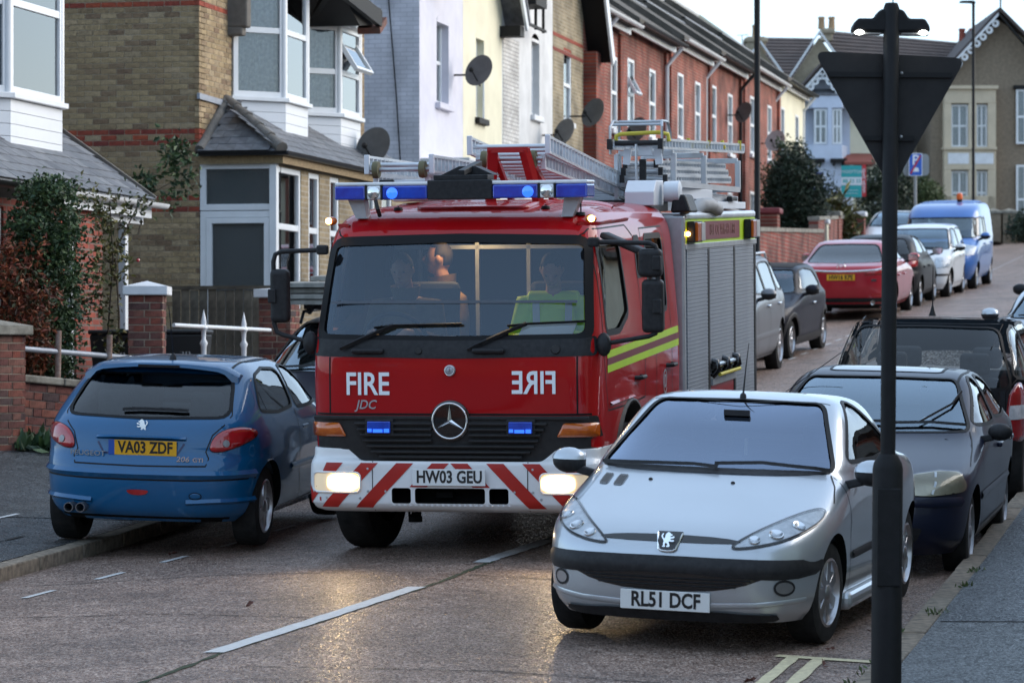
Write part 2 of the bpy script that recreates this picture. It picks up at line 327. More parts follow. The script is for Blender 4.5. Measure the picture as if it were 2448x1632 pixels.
# markings: sheets a few millimetres above the road
def strip(name, pts, w, m, parent=None, f=G, lift=.006, nseg=6, rough=.0):
    vs = []; fs = []; P = []
    for (a, b) in zip(pts, pts[1:]):
        for i in range(nseg): P.append((a[0] + (b[0] - a[0]) * i / nseg, a[1] + (b[1] - a[1]) * i / nseg))
    P.append(tuple(pts[-1][:2]))
    for i, p in enumerate(P):
        q = P[min(i + 1, len(P) - 1)]; o = P[max(i - 1, 0)]; d = Vector((q[0] - o[0], q[1] - o[1])).normalized(); nrm = Vector((-d.y, d.x))
        ww = w / 2 * (1 + random.uniform(-rough, rough))
        for sgn in (-1, 1):
            x, y = p[0] + nrm.x * ww * sgn + random.uniform(-rough, rough) * .02, p[1] + nrm.y * ww * sgn; vs.append((x, y, f(x, y) + lift))
    fs = [(2 * i, 2 * i + 1, 2 * i + 3, 2 * i + 2) for i in range(len(P) - 1)]
    b = MB(); b.add(vs, fs); return b.build(name, m, parent)
def mark(name, *a, **k): return struct(strip(name, *a, **k))
for a, b in (((-5.66, 17.85), (-5.36, 21.3)), ((-5.30, 22.9), (-5.17, 24.6)), ((-5.1, 26.9), (-5.0, 28.6)), ((-5.0, 31), (-5., 32.8)), ((-5, 35), (-5, 36.8)), ((-5, 39), (-5, 40.8))):
    mark('road_marking', [a, b], .125, 'road_paint', nseg=30, rough=.10)
for u in [20.93 + 1.17 * i for i in range(-3, 5)] + [27 + 1.17 * i for i in range(62)]:
    v = -7.95 + (u - 20.93) * .075 if u < 25 else -7.64 + min(1.0, (u - 25) * .03)
    if 38 < u < 44 and int(u) % 3 == 0: continue
    mark('road_marking', [(v, u), (v + .035, u + .47)], .052, 'road_paint', nseg=4, rough=.08)
for u in [23.1 + 1.17 * i for i in range(6)]:
    mark('road_marking', [(-10.05 + (u - 23) * .06, u), (-10.05 + (u - 23) * .06 + .03, u + .42)], .05, 'road_paint', f=GL, nseg=3, rough=.08)
mark('road_marking', [(-2.60, 12), (-2.52, 18.62)], .075, 'yellow_paint', nseg=40, rough=.12)
mark('road_marking', [(-2.44, 12), (-2.37, 18.62)], .075, 'yellow_paint', nseg=40, rough=.12)
mark('road_marking', [(-2.62, 18.68), (-2.06, 18.60)], .10, 'yellow_paint', nseg=10, rough=.12)
mark('road_marking', [(-6.2, 56.3), (-5.3, 58.8)], .10, 'road_paint', nseg=12, rough=.3)
mark('road_marking', [(-5.9, 59.5), (-5.2, 61.5)], .35, 'road_paint', nseg=12, rough=.5)
mark('road_marking', [(-1.35, 20.6), (-1.0, 20.75)], .05, 'yellow_paint', f=GL, nseg=5, rough=.3)
mark('road_marking', [(-1.33, 20.9), (-.95, 21.05)], .05, 'yellow_paint', f=GL, nseg=5, rough=.3)
mark('road_joint', [(-5.74, 13), (-5.60, 18), (-5.28, 21.6), (-5.20, 24.5), (-5.0, 30), (-5, 60)], .035, 'moss', nseg=50, lift=.004, rough=.5)
for pts in ([(-8.4, 21.6), (-7, 22.3), (-5.6, 22.4)], [(-5.2, 22.1), (-3.9, 21.9), (-2.1, 22.2)], [(-8.5, 24.4), (-7.3, 24.9), (-6.4, 25.1)], [(-5.6, 19.6), (-6.6, 19.9), (-8.4, 19.7)], [(-5.1, 38.2), (-4, 38.4), (-2.1, 38.3)], [(-5.3, 17.2), (-4, 17.5), (-2.7, 17.3)]):
    mark('road_crack', pts, .014, 'crack', nseg=24, lift=.004, rough=.7)
def patch_ground(v0, v1, u0, u1, m, f=GL, lift=.005):
    b = MB(); b.add([(v, u, f(v, u) + lift) for v, u in ((v0, u0), (v1, u0), (v1, u1), (v0, u1))], [(0, 1, 2, 3)]); return struct(b.build('pavement_patch', m))
patch_ground(-1.80, .6, 19.75, 27, 'tarmac_patch'); patch_ground(-1.82, -.75, 15, 19.7, 'tarmac_pale')
patch_ground(-10.2, -8.8, 25.6, 26.9, 'tarmac_pale'); patch_ground(-.75, .6, 15, 18.2, 'tarmac_patch')
for pts in ([(-1.8, 19.73), (-.9, 19.72), (.5, 19.78)], [(-.76, 15), (-.74, 17.5), (-.70, 19.7)], [(-1.75, 23.2), (-.9, 23.5), (.3, 23.1)], [(-9.9, 22.2), (-9.2, 23.6), (-8.75, 23.9)], [(-10.2, 27.6), (-9.4, 27.9), (-8.75, 27.5)], [(-8.9, 19), (-9.3, 21.5), (-9.2, 24.3)]):
    mark('pavement_crack', pts, .016, 'crack', f=GL, nseg=24, lift=.008, rough=.8)
# ------------------------------------------------------------------ house pieces
def ring_rect(b, x0, x1, z0, z1, t, y0, y1):
    b.frame([(x0, z0), (x1, z0), (x1, z1), (x0, z1)], [(x0 + t, z0 + t), (x1 - t, z0 + t), (x1 - t, z1 - t), (x0 + t, z1 - t)], 'y', y0, y1)
def curtain_mesh(w, h, amp=.02, folds=None):
    n = max(10, int(w / .018)); ph = random.uniform(0, 6)
    b = MB(); vs = []
    for i in range(n + 1):
        x = -w / 2 + w * i / n; y = amp * math.sin(x * 70 + ph + 1.5 * math.sin(x * 21)) + amp * .4 * math.sin(x * 173)
        vs += [(x, y, 0), (x + .004 * math.sin(x * 40), y, h)]
    b.add(vs, [(2 * i, 2 * i + 2, 2 * i + 3, 2 * i + 1) for i in range(n)]); return b
def window(parent, loc, rz, w, h, tr=(), mu=(), fr=.06, m='upvc', pane='pane', curtain='net2', dep=.07, sash=False, back=True, name='window', cur_h=1.):
    """local X = width, local -Y = outside; a part with its pane, curtain and a dark sheet painted as the unlit room behind"""
    b = MB(); ring_rect(b, -w / 2, w / 2, 0, h, fr, -dep / 2, dep / 2)
    for t in tr: b.box(-w / 2 + fr, w / 2 - fr, -dep / 2 + .006, dep / 2 - .006, h * t - fr * .55, h * t + fr * .55)
    for t in mu: b.box(-w / 2 + w * t - fr * .45, -w / 2 + w * t + fr * .45, -dep / 2 + .009, dep / 2 - .009, fr, h - fr)
    o = b.build(name, m, parent, bevel=.006); o.location = loc; o.rotation_euler = (0, 0, rz)
    p = MB(); p.box(-w / 2 + fr * .7, w / 2 - fr * .7, -.004, .004, fr * .7, h - fr * .7); p.build('pane', pane, o)
    if curtain: c = curtain_mesh(w - fr, (h - fr) * cur_h, .012).build('curtain', curtain, o, smooth=80); c.location = (0, .075, fr * .5 + (h - fr) * (1 - cur_h))
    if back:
        k = MB(); k.box(-w / 2 + .01, w / 2 - .01, .2, .21, .01, h - .01); k.build('unlit_room_sheet', 'room', o)  # dark sheet painted as the unlit room behind the pane
    return o
def open_wall(parent, name, m, ax, c0, c1, z0, z1, plane, thick, openings, nsign=1):
    """a wall with real openings; ax 'u' = runs along Y at X=plane facing +X ; ax 'v' = runs along X at Y=plane facing -Y"""
    xs = sorted({c0, c1, *[q for o in openings for q in o[:2]]}); zs = sorted({z0, z1, *[q for o in openings for q in o[2:4]]})
    P = (lambda c, d, z: (plane - d, c, z)) if ax == 'u' else (lambda c, d, z: (c, plane + d, z))
    b = MB(); inside = lambda c, z: any(o[0] < c < o[1] and o[2] < z < o[3] for o in openings)
    for a, e in zip(xs, xs[1:]):
        for f, h in zip(zs, zs[1:]):
            if inside((a + e) / 2, (f + h) / 2): continue
            b.add([P(a, 0, f), P(e, 0, f), P(e, 0, h), P(a, 0, h)], [(0, 1, 2, 3)])
            b.add([P(a, thick, f), P(e, thick, f), P(e, thick, h), P(a, thick, h)], [(3, 2, 1, 0)])
    for o in openings + [(c0, c1, z0, z1)]:
        a, e, f, h = o[:4]
        for q in ([P(a, 0, f), P(a, thick, f), P(a, thick, h), P(a, 0, h)], [P(e, 0, f), P(e, thick, f), P(e, thick, h), P(e, 0, h)], [P(a, 0, f), P(e, 0, f), P(e, thick, f), P(a, thick, f)], [P(a, 0, h), P(e, 0, h), P(e, thick, h), P(a, thick, h)]):
            b.add(q, [(0, 1, 2, 3)])
    return b.build(name, m, parent, weld=True)
BR_MESH = {}
def brick_src(L, H, D):
    k = (round(L, 4), H, D)
    if k not in BR_MESH:
        b = MB(); b.box(-L / 2, L / 2, -D, D, -H / 2, H / 2); o = b.build('brick', None); me = o.data; bpy.data.objects.remove(o); BR_MESH[k] = me
    return BR_MESH[k]
def bricks(parent, org, rz, L, z0, z1, mfun, keep=None, limit=300, rank=None, bond='stretcher', bw=.225, ch=.075, out=.008, jt=.011):
    """individual bricks standing proud of a mortar bed; local X runs along the wall, -Y is outside"""
    todo = []; n = int(round((z1 - z0) / ch)); org = Vector(org); ex = Vector((math.cos(rz), math.sin(rz), 0))
    for j in range(n):
        z = z0 + (j + .5) * ch; s = 0.; i = 0
        pat = [bw] if bond == 'stretcher' else [bw, bw / 2]
        if bond == 'stretcher': s = -bw / 2 if j % 2 else 0.
        else: s = -bw * .75 if j % 2 else 0.
        while s < L - .02:
            w = pat[i % len(pat)]; a, b = max(s, 0), min(s + w, L); i += 1; s += w
            if b - a < .04: continue
            if keep and not keep((a + b) / 2, z): continue
            todo.append((a, b, z, j, i))
    if rank: todo.sort(key=lambda t: rank((t[0] + t[1]) / 2, t[2]))
    rest = {}
    for k, (a, b, z, j, i) in enumerate(todo):
        m = mfun(j, i, z); p = org + ex * ((a + b) / 2) + Vector((0, 0, z)); dz = random.uniform(-.0015, .0015)
        if k < limit:
            me0 = brick_src(b - a - jt, ch - jt, .03); key = me0.name + m
            if key not in BR_MESH: c = me0.copy(); c.materials.append(M[m]); BR_MESH[key] = c
            o = bpy.data.objects.new('brick', BR_MESH[key]); COL.objects.link(o); o.parent = parent
            nrm = Vector((math.sin(rz), -math.cos(rz), 0)); o.location = p + nrm * (out - .03 + random.uniform(-.003, .003)) + Vector((0, 0, dz)); o.rotation_euler = (0, random.uniform(-.006, .006), rz + random.uniform(-.008, .008))
        else:
            rest.setdefault(m, []).append((a, b, z))
    for m, lst in rest.items():
        mb = MB(); nrm = Vector((math.sin(rz), -math.cos(rz), 0))
        for a, b, z in lst:
            p = org + ex * ((a + b) / 2) + nrm * (out - .03 + random.uniform(-.002, .002)); mb.cbox((p.x, p.y, org.z + z), (b - a - jt, .06, ch - jt), (0, 0, rz))
        stuff(mb.build('brickwork', m, parent))
def slates(parent, o, eu, es, nrm, nu, ns, w=.26, gauge=.19, keep=None, m='slate', name='slate', t=.007):
    """overlapping slates on a slope: o eave corner, eu along the eave, es up the slope"""
    o, eu, es, nrm = Vector(o), Vector(eu).normalized(), Vector(es).normalized(), Vector(nrm).normalized()
    mesh = None; rot = Matrix((eu, es, nrm)).transposed().to_euler()
    for r in range(ns):
        for i in range(nu):
            a = (i + (.5 if r % 2 else 0)) * w; s = r * gauge
            if keep and not keep(a + w / 2, s + gauge / 2): continue
            if mesh is None:
                b = MB(); b.box(0, w - .006, 0, gauge * 1.75, 0, t); q = b.build(name, m); mesh = q.data; bpy.data.objects.remove(q)
            ob = bpy.data.objects.new(name, mesh); COL.objects.link(ob); ob.parent = parent
            ob.location = o + eu * a + es * s + nrm * (.018 + random.uniform(0, .003)); e = rot.copy(); e2 = Matrix.Rotation(-.035 + random.uniform(-.006, .006), 3, eu) @ rot.to_matrix() @ Matrix.Rotation(random.uniform(-.012, .012), 3, 'Z'); ob.rotation_euler = e2.to_euler()
def gutter(parent, p, q, m='black_gutter', r=.055, name='gutter', out=Vector((1, 0, 0))):
    p, q = Vector(p), Vector(q); d = (q - p).normalized(); b = MB(); n = 7; up = Vector((0, 0, 1)); vs = []
    for e in (p, q):
        for rr in (r, r * .86):
            vs += [e + out * (math.cos(math.pi + math.pi * k / n) * rr) + up * (math.sin(math.pi + math.pi * k / n) * rr) for k in range(n + 1)]
    w = n + 1; fs = []
    for k in range(n): fs += [(k, k + 1, 2 * w + k + 1, 2 * w + k), (w + k + 1, w + k, 3 * w + k, 3 * w + k + 1)]
    fs += [(0, 2 * w, 3 * w, w), (n, w + n, 3 * w + n, 2 * w + n)]
    b.add(vs, fs); return b.build(name, m, parent, smooth=50)
def pipe(parent, pts, r, m, name='downpipe', n=8): b = MB(); b.tube(pts, r, n); return b.build(name, m, parent, smooth=50)
# ------------------------------------------------------------------ houses on the left of the street (X across, Y up the street)
def rebase(o, loc):
    loc = Vector(loc); o.location = loc
    for c in o.children: c.location = c.location - loc
def house(name, label, u, v=-13.84, cat='house', group='houses along the left side of the street'):
    return thing(name, label, cat, group=group), (v, u, GL(v, u))
VF = -13.84
def canted_bay(parent, ua, ub, dep, z0, zs, z1, vf=VF, panel='white_board', trans=.47, curtain='net2', boards=True, head=True, open_front=False):
    """upper bay: boarded apron, sill, windows on near facet, front and far facet"""
    pts = [(vf, ua), (vf + dep, ua + dep), (vf + dep, ub - dep), (vf, ub)]
    bay = MB(); bay.prism(pts, 'z', zs - .02, zs + .0); 
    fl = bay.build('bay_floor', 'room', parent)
    for i, (p, q) in enumerate(zip(pts, pts[1:])):
        d = Vector((q[0] - p[0], q[1] - p[1])); L = d.length; d.normalize(); rz = math.atan2(d.y, d.x)
        mid = ((p[0] + q[0]) / 2, (p[1] + q[1]) / 2); nrm = Vector((d.y, -d.x))
        # boards of the apron, each its own piece
        nb = max(3, int((zs - z0) / .125))
        mesh = MB(); mesh.box(-L / 2, L / 2, -.012, .03, 0, (zs - z0) / nb - .006); src = mesh.build('apron_board', panel, parent)
        for k in range(nb):
            o = src if k == 0 else inst(src, 'apron_board', parent, (0, 0, 0))
            o.location = (mid[0], mid[1], z0 + (zs - z0) * k / nb); o.rotation_euler = (.0, 0, rz)
        bk = MB(); bk.box(-L / 2, L / 2, .032, .06, 0, zs - z0 + .03); o = bk.build('apron_backing', panel, parent); o.location = (mid[0], mid[1], z0); o.rotation_euler = (0, 0, rz)
        sl = MB(); sl.box(-L / 2 - .04, L / 2 + .04, -.075, .06, -.03, .03); o = sl.build('sill', 'upvc', parent, bevel=.008); o.location = (mid[0], mid[1], zs + .03 + .0015 * i); o.rotation_euler = (0, 0, rz)
        window(parent, (mid[0] - nrm.x * .02, mid[1] - nrm.y * .02, zs + .062), rz, L - .02, z1 - zs - .06, tr=(trans,), fr=.075, curtain=curtain, pane='pane' if i != 1 else 'pane_old')
    for p in pts[1:3]:
        b = MB(); b.tube([(p[0] - .02, p[1], zs + .06), (p[0] - .02, p[1], z1)], .055, 8); b.build('corner_post', 'upvc', parent, smooth=50)
    if head:
        b = MB(); ex = [(vf, ua - .1), (vf + dep + .1, ua + dep - .05), (vf + dep + .1, ub - dep + .05), (vf, ub + .1)]
        b.prism(ex, 'z', z1, z1 + .2); b.build('bay_cornice', 'upvc', parent, bevel=.02)
mat('red_band_tile', (.20, .07, .05), .85, col2=(.09, .06, .05), vs=9)
# --- yellow brick house pair
H2, b2 = house('brick_house', 'yellow brick house with red brick bands, white upper bays and slate porch roof', 43.03)
U0 = 43.03; ZB = 4.77
w = MB(); w.box(-22, VF - .02, U0 + .03, U0 + .3, .9, 8.2); w.build('side_wall', 'mortar_warm', H2)
def ymat(j, i, z):
    if 6.385 < z < 6.46: return 'brick_red'
    if 4.695 < z < 4.77 or 4.545 < z < 4.62: return 'brick_red'
    if 4.62 < z < 4.695: return 'brick_red' if i % 2 else 'brick_yellow'
    if 3.795 < z < 3.87 or 3.645 < z < 3.72: return 'brick_red'
    return 'brick_yellow'
z0b = ZB - .075 * 46
bricks(H2, (-16.6, U0 + .03, 0), 0, 16.6 + VF - .005, z0b, z0b + .075 * 75, ymat, limit=300, rank=lambda s, z: (z < 2.65 or s < .75, -s * .3 + abs(z - 4.9)))
fw = open_wall(H2, 'front_wall', 'mortar_warm', 'u', U0 + .036, 51.6, .9, 8.2, VF - .02, .28, [(44.55, 46.75, 5.2, 7.4), (47.45, 49.65, 5.2, 7.4)])
bricks(H2, (VF - .02, U0, 0), R(90), 1.5, z0b + .075 * 40, z0b + .075 * 75, ymat, limit=0)
bricks(H2, (VF - .02, 46.75, 0), R(90), .75, z0b + .075 * 40, z0b + .075 * 75, ymat, limit=0)
bricks(H2, (VF - .02, 49.6, 0), R(90), 2.0, z0b + .075 * 40, z0b + .075 * 75, ymat, limit=0)
canted_bay(H2, 44.5, 46.8, .585, 4.55, 5.26, 7.3); canted_bay(H2, 47.4, 49.7, .585, 4.5, 5.26, 6.62)
fl = MB(); fl.prism([(U0 - .06, 5.24), (44.3, 5.22), (44.3, 5.14), (U0 - .06, 5.16)], 'x', VF - .02, VF + .02); fl.build('lead_flashing', 'lead', H2)
cb = MB(); cb.cbox((VF + .1, 44.42, 6.5), (.34, .2, .5)); cb.cbox((VF + .07, 44.42, 6.2), (.26, .2, .12)); cb.build('corbel', 'ridge_clay', H2, bevel=.03)
# lean-to slate roof with a hip at the near end
EV, EZ, AZ = -12.66, 4.44, 5.22
eu = Vector((0, 1, 0)); es = Vector((VF - EV, 0, AZ - EZ)); sl_len = es.length; nrm = eu.cross(es).normalized()
if nrm.z < 0: nrm = -nrm
rb = MB(); rb.add([(EV, 42.93, EZ), (EV, 51.0, EZ), (VF, 51.0, AZ), (VF, 44.2, AZ)], [(0, 1, 2, 3)]); rb.add([(VF, 42.93, EZ), (EV, 42.93, EZ), (VF, 44.2, AZ)], [(0, 1, 2)])
rb.add([(EV, 42.93, EZ - .03), (EV, 51.0, EZ - .03), (VF, 51.0, EZ - .03), (VF, 42.93, EZ - .03)], [(0, 1, 2, 3)])
rb.build('porch_roof', 'slate', H2)
slates(H2, (EV, 42.95, EZ), eu, es, nrm, 30, 8, keep=lambda a, s: a > s / sl_len * 1.27 - .12)
es2 = Vector((0, 1.27, AZ - EZ)); n2 = Vector((1, 0, 0)).cross(es2).normalized(); n2 = n2 if n2.z > 0 else -n2
slates(H2, (VF, 42.93, EZ), (1, 0, 0), es2, n2, 5, 8, w=.25, keep=lambda a, s: a < (1 - s / es2.length) * 1.15 + .02)
hp = MB()
for k in range(5):
    t0, t1 = k / 5, (k + 1.12) / 5; p = Vector((EV, 42.93, EZ)).lerp(Vector((VF, 44.2, AZ)), t0); q = Vector((EV, 42.93, EZ)).lerp(Vector((VF, 44.2, AZ)), min(t1, 1))
    h = MB(); h.tube([p + Vector((0, 0, .04)), q + Vector((0, 0, .03))], [.085, .07], 8); h.build('hip_tile', 'ridge_clay', H2, smooth=50)
vt = MB(); vt.tube([(VF + .02, 42.95, EZ + .03), (VF + .02, 44.2, AZ + .03)], .07, 8); vt.build('hip_tile', 'ridge_clay', H2, smooth=50)
gutter(H2, (EV + .04, 42.9, EZ - .0), (EV + .04, 51.0, EZ - .0), r=.06); gutter(H2, (VF, 42.88, EZ), (EV + .09, 42.88, EZ), r=.06, out=Vector((0, -1, 0)))
fb = MB(); fb.box(VF, EV, 42.97, 43.0, EZ - .16, EZ - .02); fb.box(EV - .03, EV, 43.0, 51.0, EZ - .16, EZ - .02); fb.build('fascia_board', 'brick_yellow', H2)
# porch: glazed side facing the camera, windows between brick piers along the front
PV = -12.77
window(H2, ((VF + PV) / 2, U0 + .04, 3.66), 0, PV - VF - .0, .64, fr=.085, pane='pane_dark', curtain=None, name='window')
b = MB(); ring_rect(b, -.53, .53, 0, 2.3, .085, -.04, .04); ring_rect(b, -.44, .44, .1, 2.21, .075, -.055, .035)
dr = b.build('door', 'upvc', H2, bevel=.006); dr.location = ((VF + PV) / 2, U0 + .04, 1.35)
q = MB(); q.box(-.38, .38, -.004, .004, .17, 2.14); q.build('pane', 'pane_dark', dr); q = MB(); q.box(-.5, .5, .3, .31, 0, 2.3); q.build('unlit_room_sheet', 'room', dr)
q = MB(); q.box(.40, .43, -.075, -.05, .95, 1.12); q.build('handle', 'black_gutter', dr)
b = MB(); b.box(PV - .09, PV + .01, U0 - .03, U0 + .09, 1.3, 4.28); b.build('corner_post', 'upvc', H2, bevel=.008)
for ua, ub in ((43.1, 44.24), (44.62, 45.17), (45.71, 46.2), (47.2, 48.2), (48.6, 49.2)):
    window(H2, (PV - .05, (ua + ub) / 2, 2.35), R(90), ub - ua, 1.9, tr=(.58,), fr=.075, curtain='net2')
op = [(ua, ub, 2.35, 4.25) for ua, ub in ((43.1, 44.24), (44.62, 45.17), (45.71, 46.2), (47.2, 48.2), (48.6, 49.2))]
open_wall(H2, 'porch_wall', brick_mat('brick_yellow_far', (.20, .15, .085), (.28, .215, .125), (.30, .26, .2)), 'u', U0 + .1, 51.0, .9, 4.32, PV - .005, .2, op)
# dark eaves bracket and barge of the far half, top right
b = MB(); b.beam(on_v(790, -25, VF + .9), on_v(727, 70, VF + .05), .09, .10); b.build('eaves_bracket', 'dark_wood', H2)
b = MB(); b.beam(on_v(775, -60, VF + 1.1), on_v(908, 46, VF + 1.1), .08, .24); b.build('bargeboard', 'dark_wood', H2)
b = MB(); b.prism([(p_.y, p_.z) for p_ in (on_v(812, -30, VF + 1.0), on_v(912, 22, VF + 1.0), on_v(905, 60, VF + 1.0), on_v(860, 62, VF + 1.0))], 'x', VF - .1, VF + 1.0); b.build('eaves_soffit', 'dark_wood', H2)
b = MB(); p_ = on_v(890, 62, VF + .95); b.cbox(p_, (.35, .45, .10), (.45, 0, 0)); b.build('eaves_tile', 'red_band_tile', H2)
ow = window(H2, (VF + .585 + .22, 48.55, 5.98), R(90), .95, .72, fr=.05, curtain=None, back=False, name='open_casement'); ow.rotation_euler = (R(-32), 0, R(90)); ow['label'] = 'top casement of the far bay tilted open'
rf = MB(); rf.prism([(42.7, 8.1), (52, 8.1), (52, 8.2), (47, 11.4), (42.7, 8.2)], 'x', -22, VF + .4); rf.build('roof', 'slate', H2)
rebase(H2, b2)
# --- red brick house at the left edge
H1, b1 = house('brick_house', 'red brick house at the left edge with white boarded bay and creeper', 37.1, -13.64)
V1 = -13.64
b = MB(); b.box(-22, V1 - .25, 30, 37.14, .5, 8); b.build('wall', 'mortar_grey', H1)
bricks(H1, (V1 - .25, 35.3, 0), R(90), 1.84, 3.4, 7.15, lambda j, i, z: 'brick_yellow' if 5.35 < z < 5.43 else 'brick_red', limit=60, rank=lambda s, z: -s, ch=.075)
b = MB(); b.box(V1 - .26, V1 - .20, 36.95, 37.16, 4.1, 4.22); b.build('lead_flashing', 'lead', H1)
canted_bay(H1, 33.3, 36.1, .6, 3.65, 4.45, 6.6, vf=V1, curtain='net')
E1V, E1Z, A1Z = -12.32, 3.47, 4.36
es = Vector((V1 - E1V, 0, A1Z - E1Z)); nrm = Vector((0, 1, 0)).cross(es).normalized(); nrm = nrm if nrm.z > 0 else -nrm
b = MB(); b.add([(E1V, 30, E1Z), (E1V, 36.62, E1Z), (V1, 36.85, A1Z), (V1, 30, A1Z), (E1V, 30, E1Z - .04), (E1V, 36.62, E1Z - .04), (V1, 36.85, E1Z - .04), (V1, 30, E1Z - .04)], [(0, 1, 2, 3), (4, 5, 6, 7), (1, 2, 6, 5), (0, 1, 5, 4)]); b.build('porch_roof', 'slate', H1)
slates(H1, (E1V, 31.2, E1Z), (0, 1, 0), es, nrm, 20, 9, w=.27, gauge=.185, keep=lambda a, s: a + 31.2 < 36.75)
b = MB(); b.beam((E1V, 36.63, E1Z + .02), (V1, 36.87, A1Z + .02), .03, .07); b.build('verge', 'ridge_clay', H1)
gutter(H1, (E1V + .05, 33.2, E1Z - .03), (E1V + .05, 36.85, E1Z - .03), 'upvc', .06); gutter(H1, (E1V + .05, 30, E1Z - .03), (E1V + .05, 33.15, E1Z - .03), 'black_gutter', .06)
b = MB(); b.box(E1V - .06, E1V - .03, 33.2, 36.6, E1Z - .2, E1Z - .04); b.build('fascia_board', 'upvc', H1)
P1 = -12.45
op = [(33.15, 33.5, 1.3, 3.2), (34.02, 34.36, 1.3, 3.2), (31.2, 32.2, 1.3, 3.2)]
open_wall(H1, 'porch_wall', brick_mat('brick_red_near', (.30, .060, .032), (.20, .042, .03), (.16, .12, .1)), 'u', 30, 35.2, .5, 3.3, P1, .22, op)
for o in op: window(H1, (P1 - .06, (o[0] + o[1]) / 2, o[2]), R(90), o[1] - o[0], o[3] - o[2], tr=(.68,), fr=.07)
b = MB(); b.box(P1 - .08, P1 + .01, 35.95, 36.05, .6, 3.3); b.build('porch_post', 'upvc', H1, bevel=.01)
b = MB(); b.box(P1 - .07, P1, 35.2, 36.6, 3.2, 3.3); b.build('porch_beam', 'upvc', H1)
b = MB(); b.prism([(29.7, 8), (37.4, 8), (37.4, 8.1), (33.5, 11), (29.7, 8.1)], 'x', -22, V1 + .3); b.build('roof', 'slate', H1)
rebase(H1, b1)
# --- painted houses: lilac, cream, white
def facade_window(h, u0, u1, z0, z1, v=VF, rec=.16, arch='white_paint', sill='white_paint', **k):
    window(h, (v - rec, (u0 + u1) / 2, z0), R(90), u1 - u0, z1 - z0, tr=(.5,), fr=.075 if rec < .1 else .06, dep=.09 if rec < .1 else .07, **k)
    b = MB(); b.box(v - .02, v + .09, u0 - .09, u1 + .09, z0 - .12, z0 - .01); b.build('sill', sill, h, bevel=.012)
    n = 8; a = (u1 - u0) / 2; mu = (u0 + u1) / 2
    arc = [(mu + a * math.cos(math.pi * i / n), z1 - .06 + .17 * math.sin(math.pi * i / n)) for i in range(n + 1)]
    b = MB(); b.prism(arc, 'x', v - .1, v + .004); b.build('arch_head', arch, h)
H3, b3 = house('painted_house', 'lilac painted brick house with blank side wall next to yellow brick pair', 55.16)
op = [(56.39, 57.28, 6.15, 7.6)]
open_wall(H3, 'front_wall', 'lilac', 'u', 55.17, 58.36, 1.6, 9.2, VF, .25, op)
brick_mat('lilac_brick', (.60, .585, .63), (.53, .52, .56), (.44, .43, .47), 'x', dark=.85, bump=.25, msz=.008)
b = MB(); b.box(-24, VF - .001, 55.16, 55.4, 1.4, 9.2); b.build('side_wall', 'lilac_brick', H3)
for o in op: facade_window(H3, *o, arch='lilac', sill='lilac')
b = MB(); b.box(VF, VF + .62, 55.45, 58.1, 1.6, 4.85); b.build('ground_floor_bay', 'white_wall', H3)
for k, (e, za, zb) in enumerate(((.70, 4.85, 4.93), (.78, 4.93, 5.0), (.86, 5.0, 5.1))):
    b = MB(); b.box(VF, VF + e, 55.3 - .04 * k, 58.25 + .04 * k, za, zb); b.build('cornice', 'white_wall', H3, bevel=.01)
for ua in (55.75, 56.7): window(H3, (VF + .60, ua + .4, 2.8), R(90), .75, 1.6, tr=(.5,), fr=.06)
pipe(H3, [(VF - .55, 55.13, 8.0), (VF - .40, 55.13, 6.2), (VF - .30, 55.13, 4.6)], .012, 'dark_wood', 'cable', 5)
b = MB(); b.prism([(55.0, 9.2), (58.4, 9.2), (58.4, 9.3), (56.7, 11.5), (55.0, 9.3)], 'x', -24, VF + .3); b.build('roof', 'slate', H3)
rebase(H3, b3)
H4, b4 = house('painted_house', 'pale cream painted house with satellite dish, between lilac and white houses', 60)
op = [(59.39, 60.04, 6.1, 7.6)]
open_wall(H4, 'front_wall', 'cream', 'u', 58.361, 61.54, 1.8, 9.6, VF + .002, .25, op)
for o in op: facade_window(H4, *o, arch='cream', sill='dark_wood')
window(H4, (VF - .1, 60.3, 3.0), R(90), 1.2, 1.7, tr=(.5,), fr=.06)
pipe(H4, [(VF + .06, 59.75, 6.0), (VF + .06, 59.75, 7.1)], .02, 'upvc', 'cable', 5)
b = MB(); b.beam((VF + .45, 59.0, 11.2), (VF + .45, 61.75, 7.95), .05, .24); b.build('bargeboard', 'upvc', H4)
b = MB(); b.prism([(56.2, 7.98), (59.0, 11.28), (61.8, 7.98), (61.8, 8.1), (59.0, 11.42), (56.2, 8.1)], 'x', -24, VF + .5); b.build('roof', 'slate', H4)
b = MB(); b.box(VF, VF + .4, 61.35, 61.7, 7.75, 7.95); b.build('eaves_bracket', 'dark_wood', H4)
rebase(H4, b4)
H5, b5 = house('painted_house', 'white painted house with worn brick strip and dark bracket by its eaves', 63.5)
op = [(64.19, 64.92, 6.5, 8.0)]
open_wall(H5, 'front_wall', 'white_wall', 'u', 61.541, 66.2, 2.0, 10.2, VF + .004, .25, op)
for o in op: facade_window(H5, *o, arch='white_wall', sill='white_paint')
window(H5, (VF - .1, 64.2, 3.3), R(90), 1.3, 1.7, tr=(.5,), fr=.06)
brick_mat('worn_white', (.62, .61, .59), (.50, .48, .45), (.30, .29, .28), 'y', dark=.75, bump=.4)
b = MB(); b.box(VF, VF + .012, 61.6, 63.0, 5.0, 7.8); b.build('worn_brick_strip', 'worn_white', H5)
b = MB()
for k in range(3): b.beam((VF + .3, 62.5 + .7 * k, 8.9), (VF + .3, 62.5 + .7 * k, 8.05), .05, .05)
